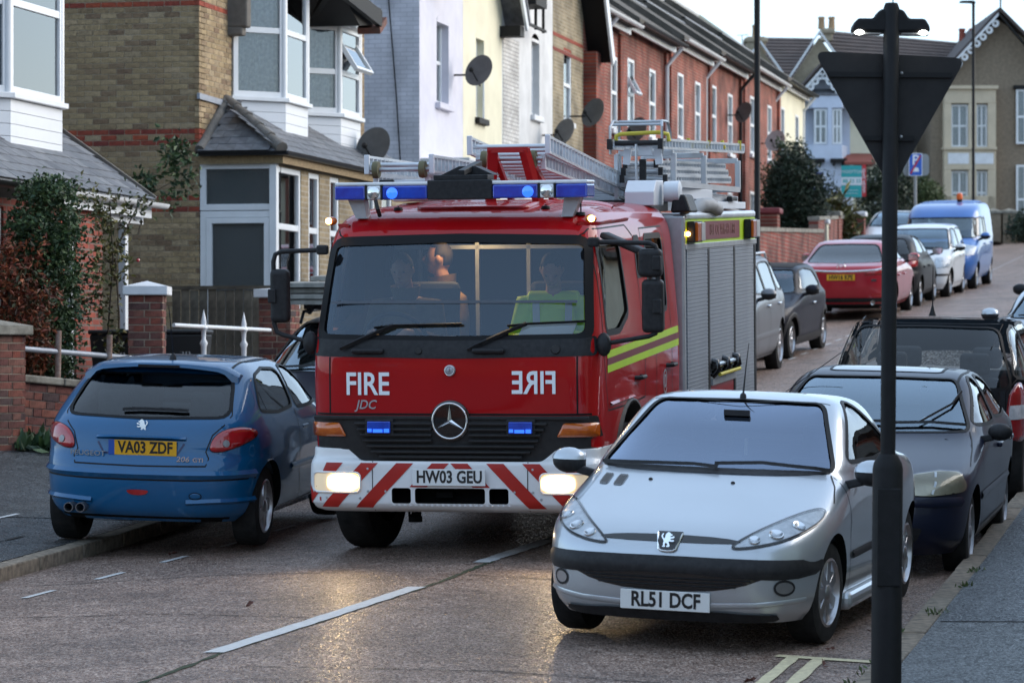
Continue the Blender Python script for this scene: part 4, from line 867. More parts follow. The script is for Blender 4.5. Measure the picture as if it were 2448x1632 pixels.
def build_car(name, label, rows, mt, wheels, wins, glass_front='windscreen', glass_side='car_glass', hollow=True, group=None, cat='car', cav_z=.5, wheel_m='alloy', wstyle='alloy5', wr=.29, ww=.185, arch=.05, wx=None, defaults=(3.4, 8, 3.4, 8), cav_top=.035, seat_y=(-.1,), seat_z=.22, arch_m=None, steer=0.):
    t = thing(name, label, cat, group=group); bd = Body(rows, defaults=defaults)
    ob = bd.mb.build('body', None, t)
    for mm in (mt, 'underside', 'cabin'): ob.data.materials.append(M[mm])
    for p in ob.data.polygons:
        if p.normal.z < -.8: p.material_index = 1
    cs = []; yf, yr = wheels; W = max(r[3] for r in rows); wx = wx or W - ww * .5 - .045
    c = MB()
    for y in (yf, yr):
        for sx in (-1, 1):
            c.lathe([(.0005, sx * (W - .30)), (wr + arch, sx * (W - .30)), (wr + arch, sx * (W + .15)), (.0005, sx * (W + .15))], (0, y, wr), (1, 0, 0), 36)
    cs.append(cutter(c, 1))
    if hollow:
        zt = bd.prof[-1][0]; cav = bd.surface(inset=.05, z0=cav_z, z1=zt - cav_top, yin=.07)
        # the cavity keeps clear of bonnet and boot: its plan follows the roof of the cabin
        zc = wins[0][1]; zmin = min(p[1] for p in zc) - .06
        yfm, yrm = bd.at_z(zmin, 1) - .12, bd.at_z(min(p[1] for p in wins[1][1]) - .06 if wins[1][2] == 'rear_window' else zmin, 2) + .10
        cav.v = [(x, min(max(y, yrm), yfm), z) for x, y, z in cav.v]
        cs.append(cutter(cav, 2))
        for v, pl, nm in wins:
            k = MB()
            if v in 'FB':
                ys = [bd.hit(v, p)[0].y for p in pl]; lo, hi = min(ys), max(ys); k.prism(pl, 'y', *((lo - .045, hi + .3) if v == 'F' else (lo - .3, hi + .045)))
            else:
                xs = [abs(bd.hit(v, p)[0].x) for p in pl]; s = 1 if v == 'R' else -1; k.prism(pl, 'x', s * (min(xs) - .12), s * (max(xs) + .2))
            cs.append(cutter(k, 2))
    cut(ob, cs)
    for v, pl, nm in wins:
        gm = glass_front if nm in ('windscreen',) else glass_side
        p_ = patch(bd, t, nm, gm if hollow else 'tinted', v, pl, off=-.006 if hollow else .003, res=.09)
        seam(bd, p_ or t, 'window_seal', 'seal', v, pl, .028, .003, True)
    for y in (yf, yr):
        for sx in (-1, 1): make_wheel(t, (sx * wx, y, wr), wr, ww, side=sx, style=wstyle, m=wheel_m, steer=steer if y == yf else 0)
    if arch_m:
        for y in (yf, yr):
            for v, s in (('L', -1), ('R', 1)):
                seam(bd, t, 'wheel_arch_trim', arch_m, v, [(y + (wr + arch + .035) * math.cos(R(a)), wr + (wr + arch + .035) * math.sin(R(a))) for a in range(-5, 186, 10)], .075, .006, h=.012)
    if hollow:
        for y in seat_y: seats(t, y, seat_z)
        zc = min(p[1] for p in wins[0][1]); yd = bd.at_z(zc, 1)
        b = MB(); b.box(-W + .2, W - .2, yd - .55, yd - .16, zc - .3, zc - .02); b.build('dashboard', 'cabin', t, bevel=.04)
        b = MB(); n = 20; cc = Vector((.36, yd - .72, zc - .02)); ax = Vector((0, -.9, .45)).normalized(); e1 = Vector((1, 0, 0)); e2 = ax.cross(e1)
        b.tube([cc + (e1 * math.cos(2 * math.pi * i / n) + e2 * math.sin(2 * math.pi * i / n)) * .18 for i in range(n + 1)], .016, 6); b.beam(cc - e1 * .17, cc + e1 * .17, .04, .02); b.beam(cc, cc - ax * .3, .05, .05); b.build('steering_wheel', 'black_plastic', t, smooth=50)
        ax_ = MB(); ax_.box(-.1, .1, yd - .33, yd - .30, zc + .22, zc + .28)
    return t, bd, ob
def both(view): return ('L', 'R')
def mir(p): return [(-x, z) for x, z in p][::-1]
# ------------------------------------------------------------------ silver coupe-cabriolet, front towards us
paint('silver_paint', (.49, .525, .56), .65, .32, 1., fl=.08); paint('blue_paint', (.0005, .092, .23), .1, .4, 1., spec=.2); paint('navy_paint', (.009, .013, .034), .05, .4, .3, spec=.25); paint('navy2_paint', (.006, .014, .075), .1, .36, .5, spec=.3)
paint('red_car_paint', (.44, .008, .022), .2, .3); paint('white_car_paint', (.72, .73, .74), .0, .3); paint('van_blue_paint', (.035, .15, .46), .1, .35); paint('dark_paint', (.012, .013, .016), .0, .45, .15, spec=.15); paint('grey_silver_paint', (.17, .175, .19), .5, .4, .2, spec=.3); paint('midnight_paint', (.007, .008, .018), .0, .45, .15, spec=.15)
CC = [(.17, 1.84, -1.80, .74), (.24, 1.89, -1.87, .79), (.33, 1.912, -1.905, .815), (.46, 1.92, -1.92, .826), (.55, 1.905, -1.92, .83), (.60, 1.88, -1.92, .832), (.65, 1.82, -1.91, .834), (.70, 1.72, -1.90, .832), (.76, 1.54, -1.88, .826), (.82, 1.34, -1.86, .815), (.88, 1.14, -1.80, .80), (.935, .96, -1.62, .785), (.98, .86, -1.30, .77), (1.08, .66, -1.05, .725), (1.18, .47, -.88, .68), (1.27, .30, -.72, .63), (1.325, .17, -.56, .575), (1.352, .04, -.40, .49), (1.368, -.10, -.24, .25), (1.37, -.14, -.18, .03)]
bd0 = Body(CC); wins = glazing(bd0, .965, 1.325, ws=(.915, .90), rw=(.8, .8), sides=(), am=(.32, .2), rm=(.42, .3), rear_zb=1.02, rear_zt=1.29, ws_zb=.955)
sv, bd, _ = build_car('silver_coupe', 'silver small coupe parked at the kerb, front towards us, beside black pole', CC, 'silver_paint', (1.17, -1.27), wins, glass_front='athermic', wstyle='alloy6', wr=.295, ww=.185, seat_y=(-.25,), steer=R(-6))
LP = 'FRONT'
hl = [(.35, .585), (.50, .60), (.66, .64), (.755, .70), (.775, .75), (.745, .785), (.66, .765), (.52, .70), (.40, .63)]
for sgn in (1, -1):
    pl = [(sgn * x, z) for x, z in hl]; pl = chaikin(pl if sgn > 0 else pl[::-1], 2)
    o = patch(bd, sv, 'headlight', 'lamp_bowl', 'F', pl, .003, .035); 
    if o:
        for cx_, cz, r in ((.48, .635, .035), (.585, .665, .045), (.68, .705, .04)):
            l, n = bd.hit('F', (sgn * cx_, cz)); q = MB(); q.lathe([(r, .004), (r * .92, .012), (r * .5, .007), (.0004, .005)], l, n, 18, cap=False); q.build('reflector', 'chrome', o, smooth=60)
        patch(bd, o, 'lens', 'lens', 'F', pl, .016, .05)
        seam(bd, o, 'lamp_seal', 'black_gloss', 'F', pl, .014, .010, True, .03)
    seam(bd, sv, 'bonnet_seam', 'seal', 'F', [(sgn * .78, .80), (sgn * .745, .88), (sgn * .70, .94)], .009, .002)
    fg = [(sgn * .65 + .046 * math.cos(R(a)), .375 + .040 * math.sin(R(a))) for a in range(0, 360, 20)]
    f = patch(bd, sv, 'fog_lamp', 'alloy', 'F', fg, .004, .03); seam(bd, f or sv, 'fog_lamp_rim', 'black_plastic', 'F', fg, .014, .005, True, .02)
    mirror_part(sv, sgn * .93, .70, .955, 'black_plastic', 1.0, 'silver_paint')
    seam(bd, sv, 'door_seam', 'seal', 'R' if sgn > 0 else 'L', [(.78, .93), (.80, .6), (.72, .26), (-.42, .24), (-.55, .5), (-.5, .95)], .008, .002)
    seam(bd, sv, 'side_moulding', 'black_plastic', 'R' if sgn > 0 else 'L', [(.72, .475), (-.5, .485)], .05, .004, h=.012)
    b = MB(); b.cbox((sgn * .80, -.3, .83), (.04, .2, .04)); b.build('door_handle', 'silver_paint', sv, bevel=.012)
    b = MB(); b.prism([(-.93, .15), (.8, .15), (.8, .26), (-.93, .26)], 'x', sgn * .72, sgn * .845); b.build('sill_skirt', 'silver_paint', sv, bevel=.04, seg=3)
patch(bd, sv, 'upper_grille', 'black_gloss', 'F', chaikin([(-.42, .617), (-.2, .612), (.2, .612), (.42, .617), (.38, .635), (.2, .648), (-.2, .648), (-.38, .635)], 1), .004, .04)
patch(bd, sv, 'bumper_strip', 'black_plastic', 'F', chaikin([(-.80, .53), (-.805, .475), (-.77, .428), (-.55, .418), (0, .455), (.55, .418), (.77, .428), (.805, .475), (.80, .53), (.5, .535), (0, .54), (-.5, .535)], 1), .004, .04, warp=lambda x, z: .004 + .020 * (1 - min(1, abs(x) / .8) ** 8) * max(0, math.sin(math.pi * max(0, min(1, (z - .415) / .12)))))
patch(bd, sv, 'lower_grille', 'black_gloss', 'F', chaikin([(-.58, .44), (-.42, .375), (-.2, .342), (.2, .342), (.42, .375), (.58, .44), (.3, .452), (-.3, .452)], 1), .003, .05)
for z in (.375, .395, .415): seam(bd, sv, 'grille_bar', 'black_plastic', 'F', [(-.4 - (z - .375) * 2, z), (.4 + (z - .375) * 2, z)], .008, .006, h=.006)
patch(bd, sv, 'chin_spoiler', 'black_plastic', 'F', chaikin([(-.6, .235), (.6, .235), (.62, .19), (.5, .175), (-.5, .175), (-.62, .19)], 1), .012, .06)
seam(bd, sv, 'bumper_crease', 'silver_paint', 'F', [(-.74, .30), (-.5, .275), (-.2, .262), (.2, .262), (.5, .275), (.74, .30)], .035, .002, h=.010)
number_plate(sv, (0, 1.925, .285), (R(4), 0, R(180)), 'RL51 DCF')
l, n = bd.hit('F', (0, .605)); rot = n.to_track_quat('-Y', 'Z').to_euler()
sh = [(-.070, .046), (.070, .046), (.074, .034), (.05, -.037), (.037, -.05), (-.037, -.05), (-.05, -.037), (-.074, .034)]
bg = patch(bd, sv, 'badge', 'black_gloss', 'F', [(x, .612 + z) for x, z in sh], .012, .03)
for s_ in (1, -1): seam(bd, bg, 'badge_trim', 'chrome', 'F', [(s_ * .073, .648), (s_ * .05, .572), (s_ * .036, .561), (0, .559)], .010, .016, h=.004)
flat_badge(bg, 'lion_emblem', 'chrome', LION, .085, l + n * .022 + Vector((0, 0, .008)), (R(-12), 0, R(180)), flip=-1)
for x in (-.60, -.50):          # bonnet vents, image left
    pl = rrect(-x - .035, -x + .035, 1.0, 1.11, .02) if False else [(-x + .033 * a_, .885 + .026 * b_) for a_, b_ in rrect(-1, 1, -1, 1, .5)]
    o = patch(bd, sv, 'bonnet_vent', 'black_gloss', 'F', pl, .003, .02)
    for k in range(4): seam(bd, o, 'vent_bar', 'black_plastic', 'F', [(-x - .02 + .0135 * k, .862), (-x - .02 + .0135 * k, .908)], .004, .006, h=.003)
for x in (.32, -.18): l, n = bd.hit('F', (x, .895)); b = MB(); b.ball(tuple(l), (.014, .014, .012), 10, 6); b.build('washer_jet', 'black_plastic', sv, smooth=60)
for pts in ([(.68, .955), (.35, .962), (.1, .965), (-.05, .955)], [(-.02, .972), (-.3, .985), (-.6, .965), (-.68, .955)]): seam(bd, sv, 'wiper', 'black_plastic', 'F', pts, .03, .02, h=.015)
patch(bd, sv, 'scuttle', 'black_plastic', 'F', chaikin([(-.68, .945), (-.3, .935), (.3, .935), (.68, .945), (.66, .965), (0, .962), (-.66, .965)], 1), .006, .05)
l, n = bd.hit('T', (0, .10)); b = MB(); b.lathe([(.022, -.005), (.018, .02), (.008, .03)], l, (0, 0, 1), 10); b.tube([l + Vector((0, 0, .02)), l + Vector((0, -.05, .17)), l + Vector((0, -.12, .33))], [.007, .004, .002], 6); b.build('aerial', 'black_plastic', sv, smooth=50)
b = MB(); b.cbox((-.02, .34, 1.262), (.16, .02, .035)); b.build('rear_view_mirror', 'black_plastic', sv, smooth=60)
b = MB(); b.box(-.13, -.11, .50, .515, 1.02, 1.12); b.build('air_freshener', 'yellow_paint', sv)
seam(bd, sv, 'roof_seam', 'seal', 'T', [(-.55, .12), (0, .20), (.55, .12)], .008, .002)
place_vehicle(sv, (.86, 18.9), 4.5, 3.84, away=False, roll=2.0, dz=.01)
# ------------------------------------------------------------------ blue hatchback, rear towards us, two wheels on the pavement
HB0 = [(.22, 1.84, -1.78, .74), (.30, 1.89, -1.87, .795), (.40, 1.91, -1.905, .82), (.52, 1.915, -1.92, .828), (.60, 1.90, -1.92, .83), (.68, 1.78, -1.895, .832), (.74, 1.62, -1.86, .83), (.82, 1.36, -1.845, .825), (.90, 1.08, -1.825, .812), (.97, .88, -1.79, .79), (1.03, .76, -1.73, .768), (1.12, .60, -1.62, .73), (1.22, .44, -1.48, .685), (1.31, .26, -1.34, .635), (1.37, .08, -1.20, .575), (1.41, -.10, -1.02, .49), (1.428, -.35, -.75, .25), (1.43, -.5, -.6, .03)]
HB = [(z * .965, yf, yr, w * 1.02) for z, yf, yr, w in HB0]
bd0 = Body(HB); wins = glazing(bd0, .965, 1.30, rw=(.80, .86), sides=(-.30,), am=(.26, .16), rm=(.42, .22), rear_zb=.985, rear_zt=1.27)
bh, bd, _ = build_car('blue_hatchback', 'bright blue hatchback with roof spoiler parked half on the pavement', HB, 'blue_paint', (1.21, -1.24), wins, glass_side='car_glass', wstyle='alloy5', wr=.30, ww=.20, seat_y=(-.1, -.95), wheel_m='alloy')
tl = [(.51, .745), (.585, .735), (.70, .775), (.775, .82), (.80, .86), (.78, .90), (.70, .918), (.60, .895), (.535, .84)]
for sgn in (1, -1):
    pl = chaikin([(sgn * x, z) for x, z in (tl if sgn > 0 else tl[::-1])], 2); o = patch(bd, bh, 'tail_light', 'lamp_red', 'B', pl, .010, .035, thick=.012); seam(bd, o, 'lamp_seal', 'seal', 'B', pl, .010, .006, True, .03)
    l, n = bd.hit('B', (sgn * .625, .80)); q = MB(); q.lathe([(.028, .008), (.026, .016), (.001, .017)], l, n, 16); q.build('reversing_lamp', 'alloy_dark', o, smooth=50)
    v = 'R' if sgn > 0 else 'L'
    seam(bd, bh, 'door_seam', 'seal', v, [(.95, .97), (.93, .55), (.80, .30), (-.25, .27), (-.36, .5), (-.34, .98)], .008, .002)
    seam(bd, bh, 'side_moulding', 'blue_paint', v, [(.72, .55), (-.62, .555)], .05, .004, h=.014)
    b = MB(); b.cbox((sgn * .815, -.12, .83), (.05, .2, .035)); b.build('door_handle', 'blue_paint', bh, bevel=.012)
    seam(bd, bh, 'roof_strip', 'seal', 'T', [(sgn * .52, .1), (sgn * .53, -.5), (sgn * .50, -1.15)], .018, .003)
    mirror_part(bh, sgn * .93, .72, .99, 'blue_paint', 1.)
    seam(bd, bh, 'tailgate_seam', 'seal', 'B', [(sgn * .50, .635), (sgn * .515, .69), (sgn * .49, .74), (sgn * .53, .86), (sgn * .60, .93), (sgn * .635, 1.0), (sgn * .60, 1.12), (sgn * .52, 1.30)], .009, .002)
seam(bd, bh, 'tailgate_seam', 'seal', 'B', [(-.50, .635), (0, .628), (.50, .635)], .012, .002)
seam(bd, bh, 'bumper_seam', 'seal', 'B', [(-.80, .54), (-.4, .53), (0, .528), (.4, .53), (.80, .54)], .012, .002)
seam(bd, bh, 'bumper_ledge', 'blue_paint', 'B', [(-.80, .575), (-.4, .57), (0, .568), (.4, .57), (.80, .575)], .06, .003, h=.022)
for sgn in (1, -1): seam(bd, bh, 'bumper_scoop', 'blue_paint', 'B', [(sgn * .36, .365), (sgn * .55, .375), (sgn * .79, .38)], .045, .002, h=.02)
lf = patch(bd, bh, 'fog_lamp', 'lamp_red', 'B', chaikin([(-.075, .455), (.075, .455), (.085, .44), (.05, .415), (-.05, .415), (-.085, .44)], 2), .008, .03)
patch(bd, bh, 'tow_eye_cover', 'blue_paint', 'B', [(.43 + .045 * math.cos(R(a)), .415 + .025 * math.sin(R(a))) for a in range(0, 360, 20)], .004, .02, thick=.004)
seam(bd, bh, 'tow_eye_seam', 'seal', 'B', [(.43 + .045 * math.cos(R(a)), .415 + .025 * math.sin(R(a))) for a in range(0, 360, 20)], .006, .005, True, .02)
# plate recess with grab handle over it
seam(bd, bh, 'plate_recess', 'navy2_paint', 'B', [(-.33, .795), (-.28, .715), (.28, .715), (.33, .795)], .014, .003)
hb = MB(); n = 20; vs = []
for i in range(n + 1):
    x = -.34 + .68 * i / n; l, nn = bd.hit('B', (x, .825)); k = .045 * (1 - (x / .36) ** 4); vs += [l + nn * .002 + Vector((0, 0, .02)), l + nn * (.012 + k), l + nn * .002 - Vector((0, 0, .012))]
hb.add(vs, [f for i in range(n) for f in ((3 * i, 3 * i + 3, 3 * i + 4, 3 * i + 1), (3 * i + 1, 3 * i + 4, 3 * i + 5, 3 * i + 2))]); hb.build('tailgate_handle', 'blue_paint', bh, smooth=40)
l, n = bd.hit('B', (0, .76)); number_plate(bh, (.02, l.y - .012, .758), (R(2), 0, 0), 'VA03 ZDF', True, euro=True)
l, n = bd.hit('B', (0, .915)); flat_badge(bh, 'lion_emblem', 'chrome', LION, .095, l + n * .008, (R(-8), 0, 0))
l, n = bd.hit('B', (-.40, .70)); text('maker_lettering', 'PEUGEOT', .052, 'chrome', bh, l + n * .016, (R(90), 0, R(-8)), 1.25, .002, .0006)
l, n = bd.hit('B', (.33, .675)); text('model_lettering', '206', .055, 'chrome', bh, l + n * .014, (R(90), 0, R(6)), 1.2, .002, .0004, shear=.15)
l, n = bd.hit('B', (.44, .675)); text('model_lettering', 'GTI', .042, 'chrome', bh, l + n * .006, (R(90), 0, R(7)), 1.2, .002, .0008)
text('model_lettering', '180', .026, 'chrome', bh, l + n * .006 + Vector((0, 0, -.04)), (R(90), 0, R(7)), 1.2, .002, .0008)
# roof spoiler: a wing over the rear window with down-turned ends
sp = MB(); n = 24; sec = [(-.06, .025), (.10, .045), (.155, .025), (.16, .0), (.06, -.015), (-.04, -.01)]; vs = []
for i in range(n + 1):
    x = -.60 + 1.20 * i / n; e = abs(x) / .60; y0 = -1.20 + .03 * e * e; z0 = 1.335 - .055 * e ** 2 - .05 * max(0, e - .8) / .2
    kk = 1 - .25 * e ** 6
    for d_, h_ in sec: vs.append((x, y0 - d_ * 1.15 * kk, z0 + h_ * (1 + .3 * e) - (.05 * max(0, e - .82) / .18 if h_ <= .01 else 0)))
m_ = len(sec); fs = [(i * m_ + k, (i + 1) * m_ + k, (i + 1) * m_ + (k + 1) % m_, i * m_ + (k + 1) % m_) for i in range(n) for k in range(m_)] + [tuple(range(m_)), tuple(range(n * m_, n * m_ + m_))[::-1]]
sp.add(vs, fs); so = sp.build('roof_spoiler', 'blue_paint', bh, smooth=50)
q = MB(); q.box(-.16, .16, -1.392, -1.38, 1.328, 1.348); q.build('brake_light', 'black_gloss', so)
seam(bd, bh, 'rear_wiper', 'black_plastic', 'B', [(-.18, 1.02), (-.05, 1.027), (.12, 1.027), (.32, 1.023)], .034, .012, h=.016)
l, n = bd.hit('T', (0, -1.0)); b = MB(); b.lathe([(.03, -.01), (.024, .03), (.008, .055)], l, (0, 0, 1), 12); b.tube([l + Vector((0, 0, .05)), l + Vector((-.0, -.07, .24)), l + Vector((0, -.14, .42))], [.007, .005, .003], 6); b.build('aerial', 'black_plastic', bh, smooth=50)
for dx in (-.045, .045): b = MB(); b.lathe([(.030, -.08), (.036, .02), (.036, .10), (.030, .10), (.029, -.06)], (-.47 + dx, -1.86, .31), (0, -1, 0), 16); b.build('exhaust_pipe', 'alloy_dark', bh, smooth=40)
b = MB(); b.tube([(-.38, -1.6, .26), (-.3, -1.7, .245), (-.2, -1.72, .25), (-.1, -1.65, .29)], .022, 8); b.box(-.5, .5, -1.7, -1.2, .24, .34); b.build('underbody_pipework', 'underside', bh, smooth=40)
place_vehicle(bh, (-2.77, 24.7), -2.5, 3.84, away=True, roll=1.6, dz=.075)
# ------------------------------------------------------------------ fire engine (local: +Y to its front, image right is -X)
paint('fire_red', (.38, .002, .004), .0, .5, .8, fl=.12, spec=.1); paint('fire_red_side', (.25, .008, .014), .0, .25, fl=.2)
mat('truck_white', (.74, .74, .74), .35, coat=.5, col2=(.66, .66, .66), vs=3); mat('chevron_red', (.42, .014, .008), .35, col2=(.34, .012, .008), vs=4)
mat('fluoro', (.46, .68, .015), .4, col2=(.40, .60, .02), vs=4, emit=(.3, .5, .01), es=.0); mat('maroon', (.16, .02, .03), .45)
mat('grille_grey', (.020, .019, .0195), .55, spec=.25, col2=(.028, .027, .027), vs=20); mat('shutter', (.24, .265, .30), .5, .15, col2=(.20, .225, .26), vs=3)
mat('blue_lens', (.004, .035, .34), .1, coat=1., col2=(.008, .075, .55), vs=10); mat('blue_lit', (.02, .14, .8), .15, emit=(.03, .16, 1.), es=.5, coat=1.)
mat('headlamp_lit', (1, .9, .7), .3, emit=(1., .72, .38), es=9.); mat('headlamp_glow', (.8, .7, .5), .3, emit=(1., .66, .32), es=.10); mat('marker_lit', (1, .5, .1), .3, emit=(1., .48, .12), es=7.)
mat('steel', (.46, .48, .50), .35, .5, col2=(.36, .37, .39), vs=8); mat('gantry_red', (.34, .004, .006), .35, coat=.3); mat('tan_kit', (.34, .20, .07), .9, col2=(.25, .145, .05), vs=14, bump=.2)
mat('hose_yellow', (.55, .47, .05), .6); mat('paper', (.74, .76, .78), .8); mat('white_box', (.66, .69, .73), .45, col2=(.60, .63, .67), vs=4)
glass('fire_screen', (.62, .68, .70), 1.52, 1.9, haze=(.35, .5, .7), hz=.012)  # haze tint paints a faint bluish sky reflection into the glass
M['fire_screen'].node_tree.nodes['Glossy BSDF'].inputs[0].default_value = (.72, .86, 1., 1)
hn = M['headlamp_lit'].node_tree; hb = hn.nodes['Principled BSDF']; ht = hn.nodes.new('ShaderNodeTexCoord'); hv = hn.nodes.new('ShaderNodeVectorMath'); hv.operation = 'SUBTRACT'; hv.inputs[1].default_value = (.5, .5, .5); hm = hn.nodes.new('ShaderNodeVectorMath'); hm.operation = 'MULTIPLY'; hm.inputs[1].default_value = (1, 0, 1); hl_ = hn.nodes.new('ShaderNodeVectorMath'); hl_.operation = 'LENGTH'
hn.links.new(ht.outputs['Generated'], hv.inputs[0]); hn.links.new(hv.outputs[0], hm.inputs[0]); hn.links.new(hm.outputs[0], hl_.inputs[0])
hr = hn.nodes.new('ShaderNodeMapRange'); hr.inputs[1].default_value = .15; hr.inputs[2].default_value = .6; hr.inputs[3].default_value = 7.; hr.inputs[4].default_value = .14; hn.links.new(hl_.outputs['Value'], hr.inputs[0]); hn.links.new(hr.outputs[0], hb.inputs['Emission Strength'])
FE = thing('fire_engine', 'red fire engine with blue light bar and roof ladders, headlights lit', 'fire engine')
def T(a, d, z): return Vector((-a, 1.7 - d, z))
QT = _qs(24, 7, 24, 1.05, 1.7)
CAB = [(.60, 1.66, -1.70, 1.02), (.80, 1.685, -1.70, 1.045), (1.04, 1.70, -1.70, 1.052), (1.30, 1.70, -1.70, 1.055), (1.46, 1.69, -1.70, 1.053), (1.56, 1.665, -1.70, 1.048), (1.80, 1.59, -1.70, 1.03), (2.05, 1.50, -1.70, 1.01), (2.28, 1.395, -1.70, .985), (2.36, 1.33, -1.70, .965), (2.43, 1.22, -1.69, .925), (2.485, 1.02, -1.68, .86), (2.52, .6, -1.66, .72), (2.535, .1, -1.6, .40), (2.54, -.2, -1.4, .1)]
cab = Body(CAB, 70, (7, 24, 16, 60), qs=QT)
cb_ = cab.mb.build('cab', None, FE)
for mm in ('fire_red', 'underside', 'cabin'): cb_.data.materials.append(M[mm])
ws = corner([(-.985, 1.575), (0, 1.56), (.985, 1.575), (.935, 2.265), (0, 2.285), (-.935, 2.265)], .09, 4)
dw = corner([(1.7 - 1.28, 1.72), (1.7 - 1.14, 2.25), (1.7 - .40, 2.24), (1.7 - .42, 1.60), (1.7 - .9, 1.60)], .07, 3)
cw = corner([(1.7 - 2.86, 1.70), (1.7 - 2.86, 2.27), (1.7 - 2.14, 2.27), (1.7 - 2.14, 1.70)], .08, 3)
sw = corner([(1.7 - 1.92, 1.98), (1.7 - 1.92, 2.26), (1.7 - 1.74, 2.26), (1.7 - 1.74, 1.98)], .03, 3)
cs = []
cv = cab.surface(inset=.06, z0=.98, z1=2.47, yin=.08); cs.append(cutter(cv, 2))
k = MB(); k.prism(ws, 'y', 1.2, 1.95); cs.append(cutter(k, 2))
for s_ in (1, -1):
    for pl in (dw, cw, sw): k = MB(); k.prism(pl, 'x', s_ * .90, s_ * 1.2); cs.append(cutter(k, 2))
k = MB()
for s_ in (-1, 1): k.lathe([(.0005, s_ * .7), (.60, s_ * .7), (.60, s_ * 1.3), (.0005, s_ * 1.3)], (0, 1.7 - 1.25, .47), (1, 0, 0), 36)
cs.append(cutter(k, 1)); cut(cb_, cs)
wsp = patch(cab, FE, 'windscreen', 'fire_screen', 'F', ws, -.004, .1); seam(cab, wsp, 'windscreen_seal', 'seal', 'F', ws, .075, .003, True, .05)
blk = corner([(-1.03, 1.455), (0, 1.437), (1.03, 1.455), (1.02, 1.60), (.96, 1.575), (0, 1.562), (-.96, 1.575), (-1.02, 1.60)], .03, 2)
patch(cab, FE, 'scuttle_panel', 'black_plastic', 'F', blk, .006, .06)
for x0 in (.60, -.28):
    b = MB(); b.box(x0 - .12, x0 + .12, 1.69, 1.735, 1.475, 1.515); b.build('wiper_motor_cover', 'black_plastic', FE, bevel=.018)
l, n = cab.hit('F', (-.76, 1.50)); b = MB(); b.lathe([(.034, 0), (.030, .012), (.001, .013)], l + n * .006, n, 18); b.build('washer_cap', 'grille_grey', FE, smooth=50)
l, n = cab.hit('F', (.23, 1.49)); b = MB(); b.lathe([(.026, 0), (.022, .012), (.001, .013)], l + n * .006, n, 18); b.build('washer_cap', 'grille_grey', FE, smooth=50)
for (xa, za), (xb, zb), (xc, zc) in (((.80, 1.50), (.42, 1.665), (-.08, 1.675)), ((-.13, 1.495), (-.55, 1.675), (-.95, 1.69))):
    seam(cab, FE, 'wiper_arm', 'black_plastic', 'F', [(xa, za), ((xa + xb) / 2, (za + zb) / 2 + .005), (xb, zb)], .032, .03, h=.02)
    seam(cab, FE, 'wiper_blade', 'black_plastic', 'F', [(xb + .14, zb - .015), (xb, zb), (xc, zc)], .018, .022, h=.02)
# seams of the front panel and doors
for x in (.89, -.91): seam(cab, FE, 'panel_seam', 'seal', 'F', [(x, 1.45), (x, 1.04)], .012, .002)
seam(cab, FE, 'panel_seam', 'seal', 'F', [(-1.04, 1.045), (1.04, 1.045)], .014, .002)
for v in 'LR':
    seam(cab, FE, 'door_seam', 'seal', v, [(1.7 - .30, 1.48), (1.7 - .33, 2.28), (1.7 - .42, 2.34), (1.7 - 1.5, 2.36), (1.7 - 1.70, 2.28), (1.7 - 1.82, 1.5), (1.7 - 1.84, 1.07), (1.7 - 1.35, 1.05), (1.7 - .42, 1.05), (1.7 - .32, 1.3)], .012, .002, True)
    seam(cab, FE, 'door_seam', 'seal', v, [(1.7 - 2.30, .8), (1.7 - 2.30, 1.6), (1.7 - 2.02, 1.66), (1.7 - 2.02, 2.33), (1.7 - 2.95, 2.34), (1.7 - 2.97, .8)], .012, .002)
    seam(cab, FE, 'rain_gutter', 'fire_red', v, [(1.7 - .42, 2.375), (1.7 - 1.7, 2.40)], .03, .003, h=.02)
    seam(cab, FE, 'door_crease', 'fire_red', v, [(1.7 - .48, 1.09), (1.7 - 1.35, 1.10)], .03, .003, h=.02)
    for pl, nm in ((dw, 'door_window'), (cw, 'crew_window'), (sw, 'quarter_window')):
        o = patch(cab, FE, nm, 'tinted' if nm != 'door_window' else 'car_glass', v, pl, -.01, .12); seam(cab, o, 'window_seal', 'seal', v, pl, .045, .003, True)
    for z0, z1, m in ((0, .052, 'fluoro'), (.052, .103, 'maroon'), (.103, .155, 'fluoro')):
        patch(cab, FE, 'side_stripe', m, v, [(1.7 - .39, 1.318 + z0), (1.7 - 3.38, 1.398 + z0), (1.7 - 3.38, 1.398 + z1), (1.7 - .39, 1.318 + z1)][::-1 if v == 'L' else 1], .003, .12)
    sgn = 1 if v == 'R' else -1
    for d, z in ((1.52, 1.23), (2.82, 1.26)):
        b = MB(); b.tube([(sgn * 1.05, 1.7 - d + .1, z), (sgn * 1.10, 1.7 - d + .08, z), (sgn * 1.10, 1.7 - d - .08, z), (sgn * 1.05, 1.7 - d - .1, z)], .017, 8); b.build('door_handle', 'black_plastic', FE, smooth=50)
    text('crest', '@', .2, 'steel', FE, (sgn * 1.062, 1.7 - 2.62, 1.15), (R(90), 0, R(90 if sgn > 0 else -90)), .8, .001)
seam(cab, FE, 'roof_rib', 'fire_red', 'T', [(-.85, .05), (0, .09), (.85, .05)], .12, .001, h=.02)
patch(cab, FE, 'roof_hatch', 'fire_red', 'T', rrect(-.42, .42, .55, 1.02, .08), .02, .08, thick=.03)
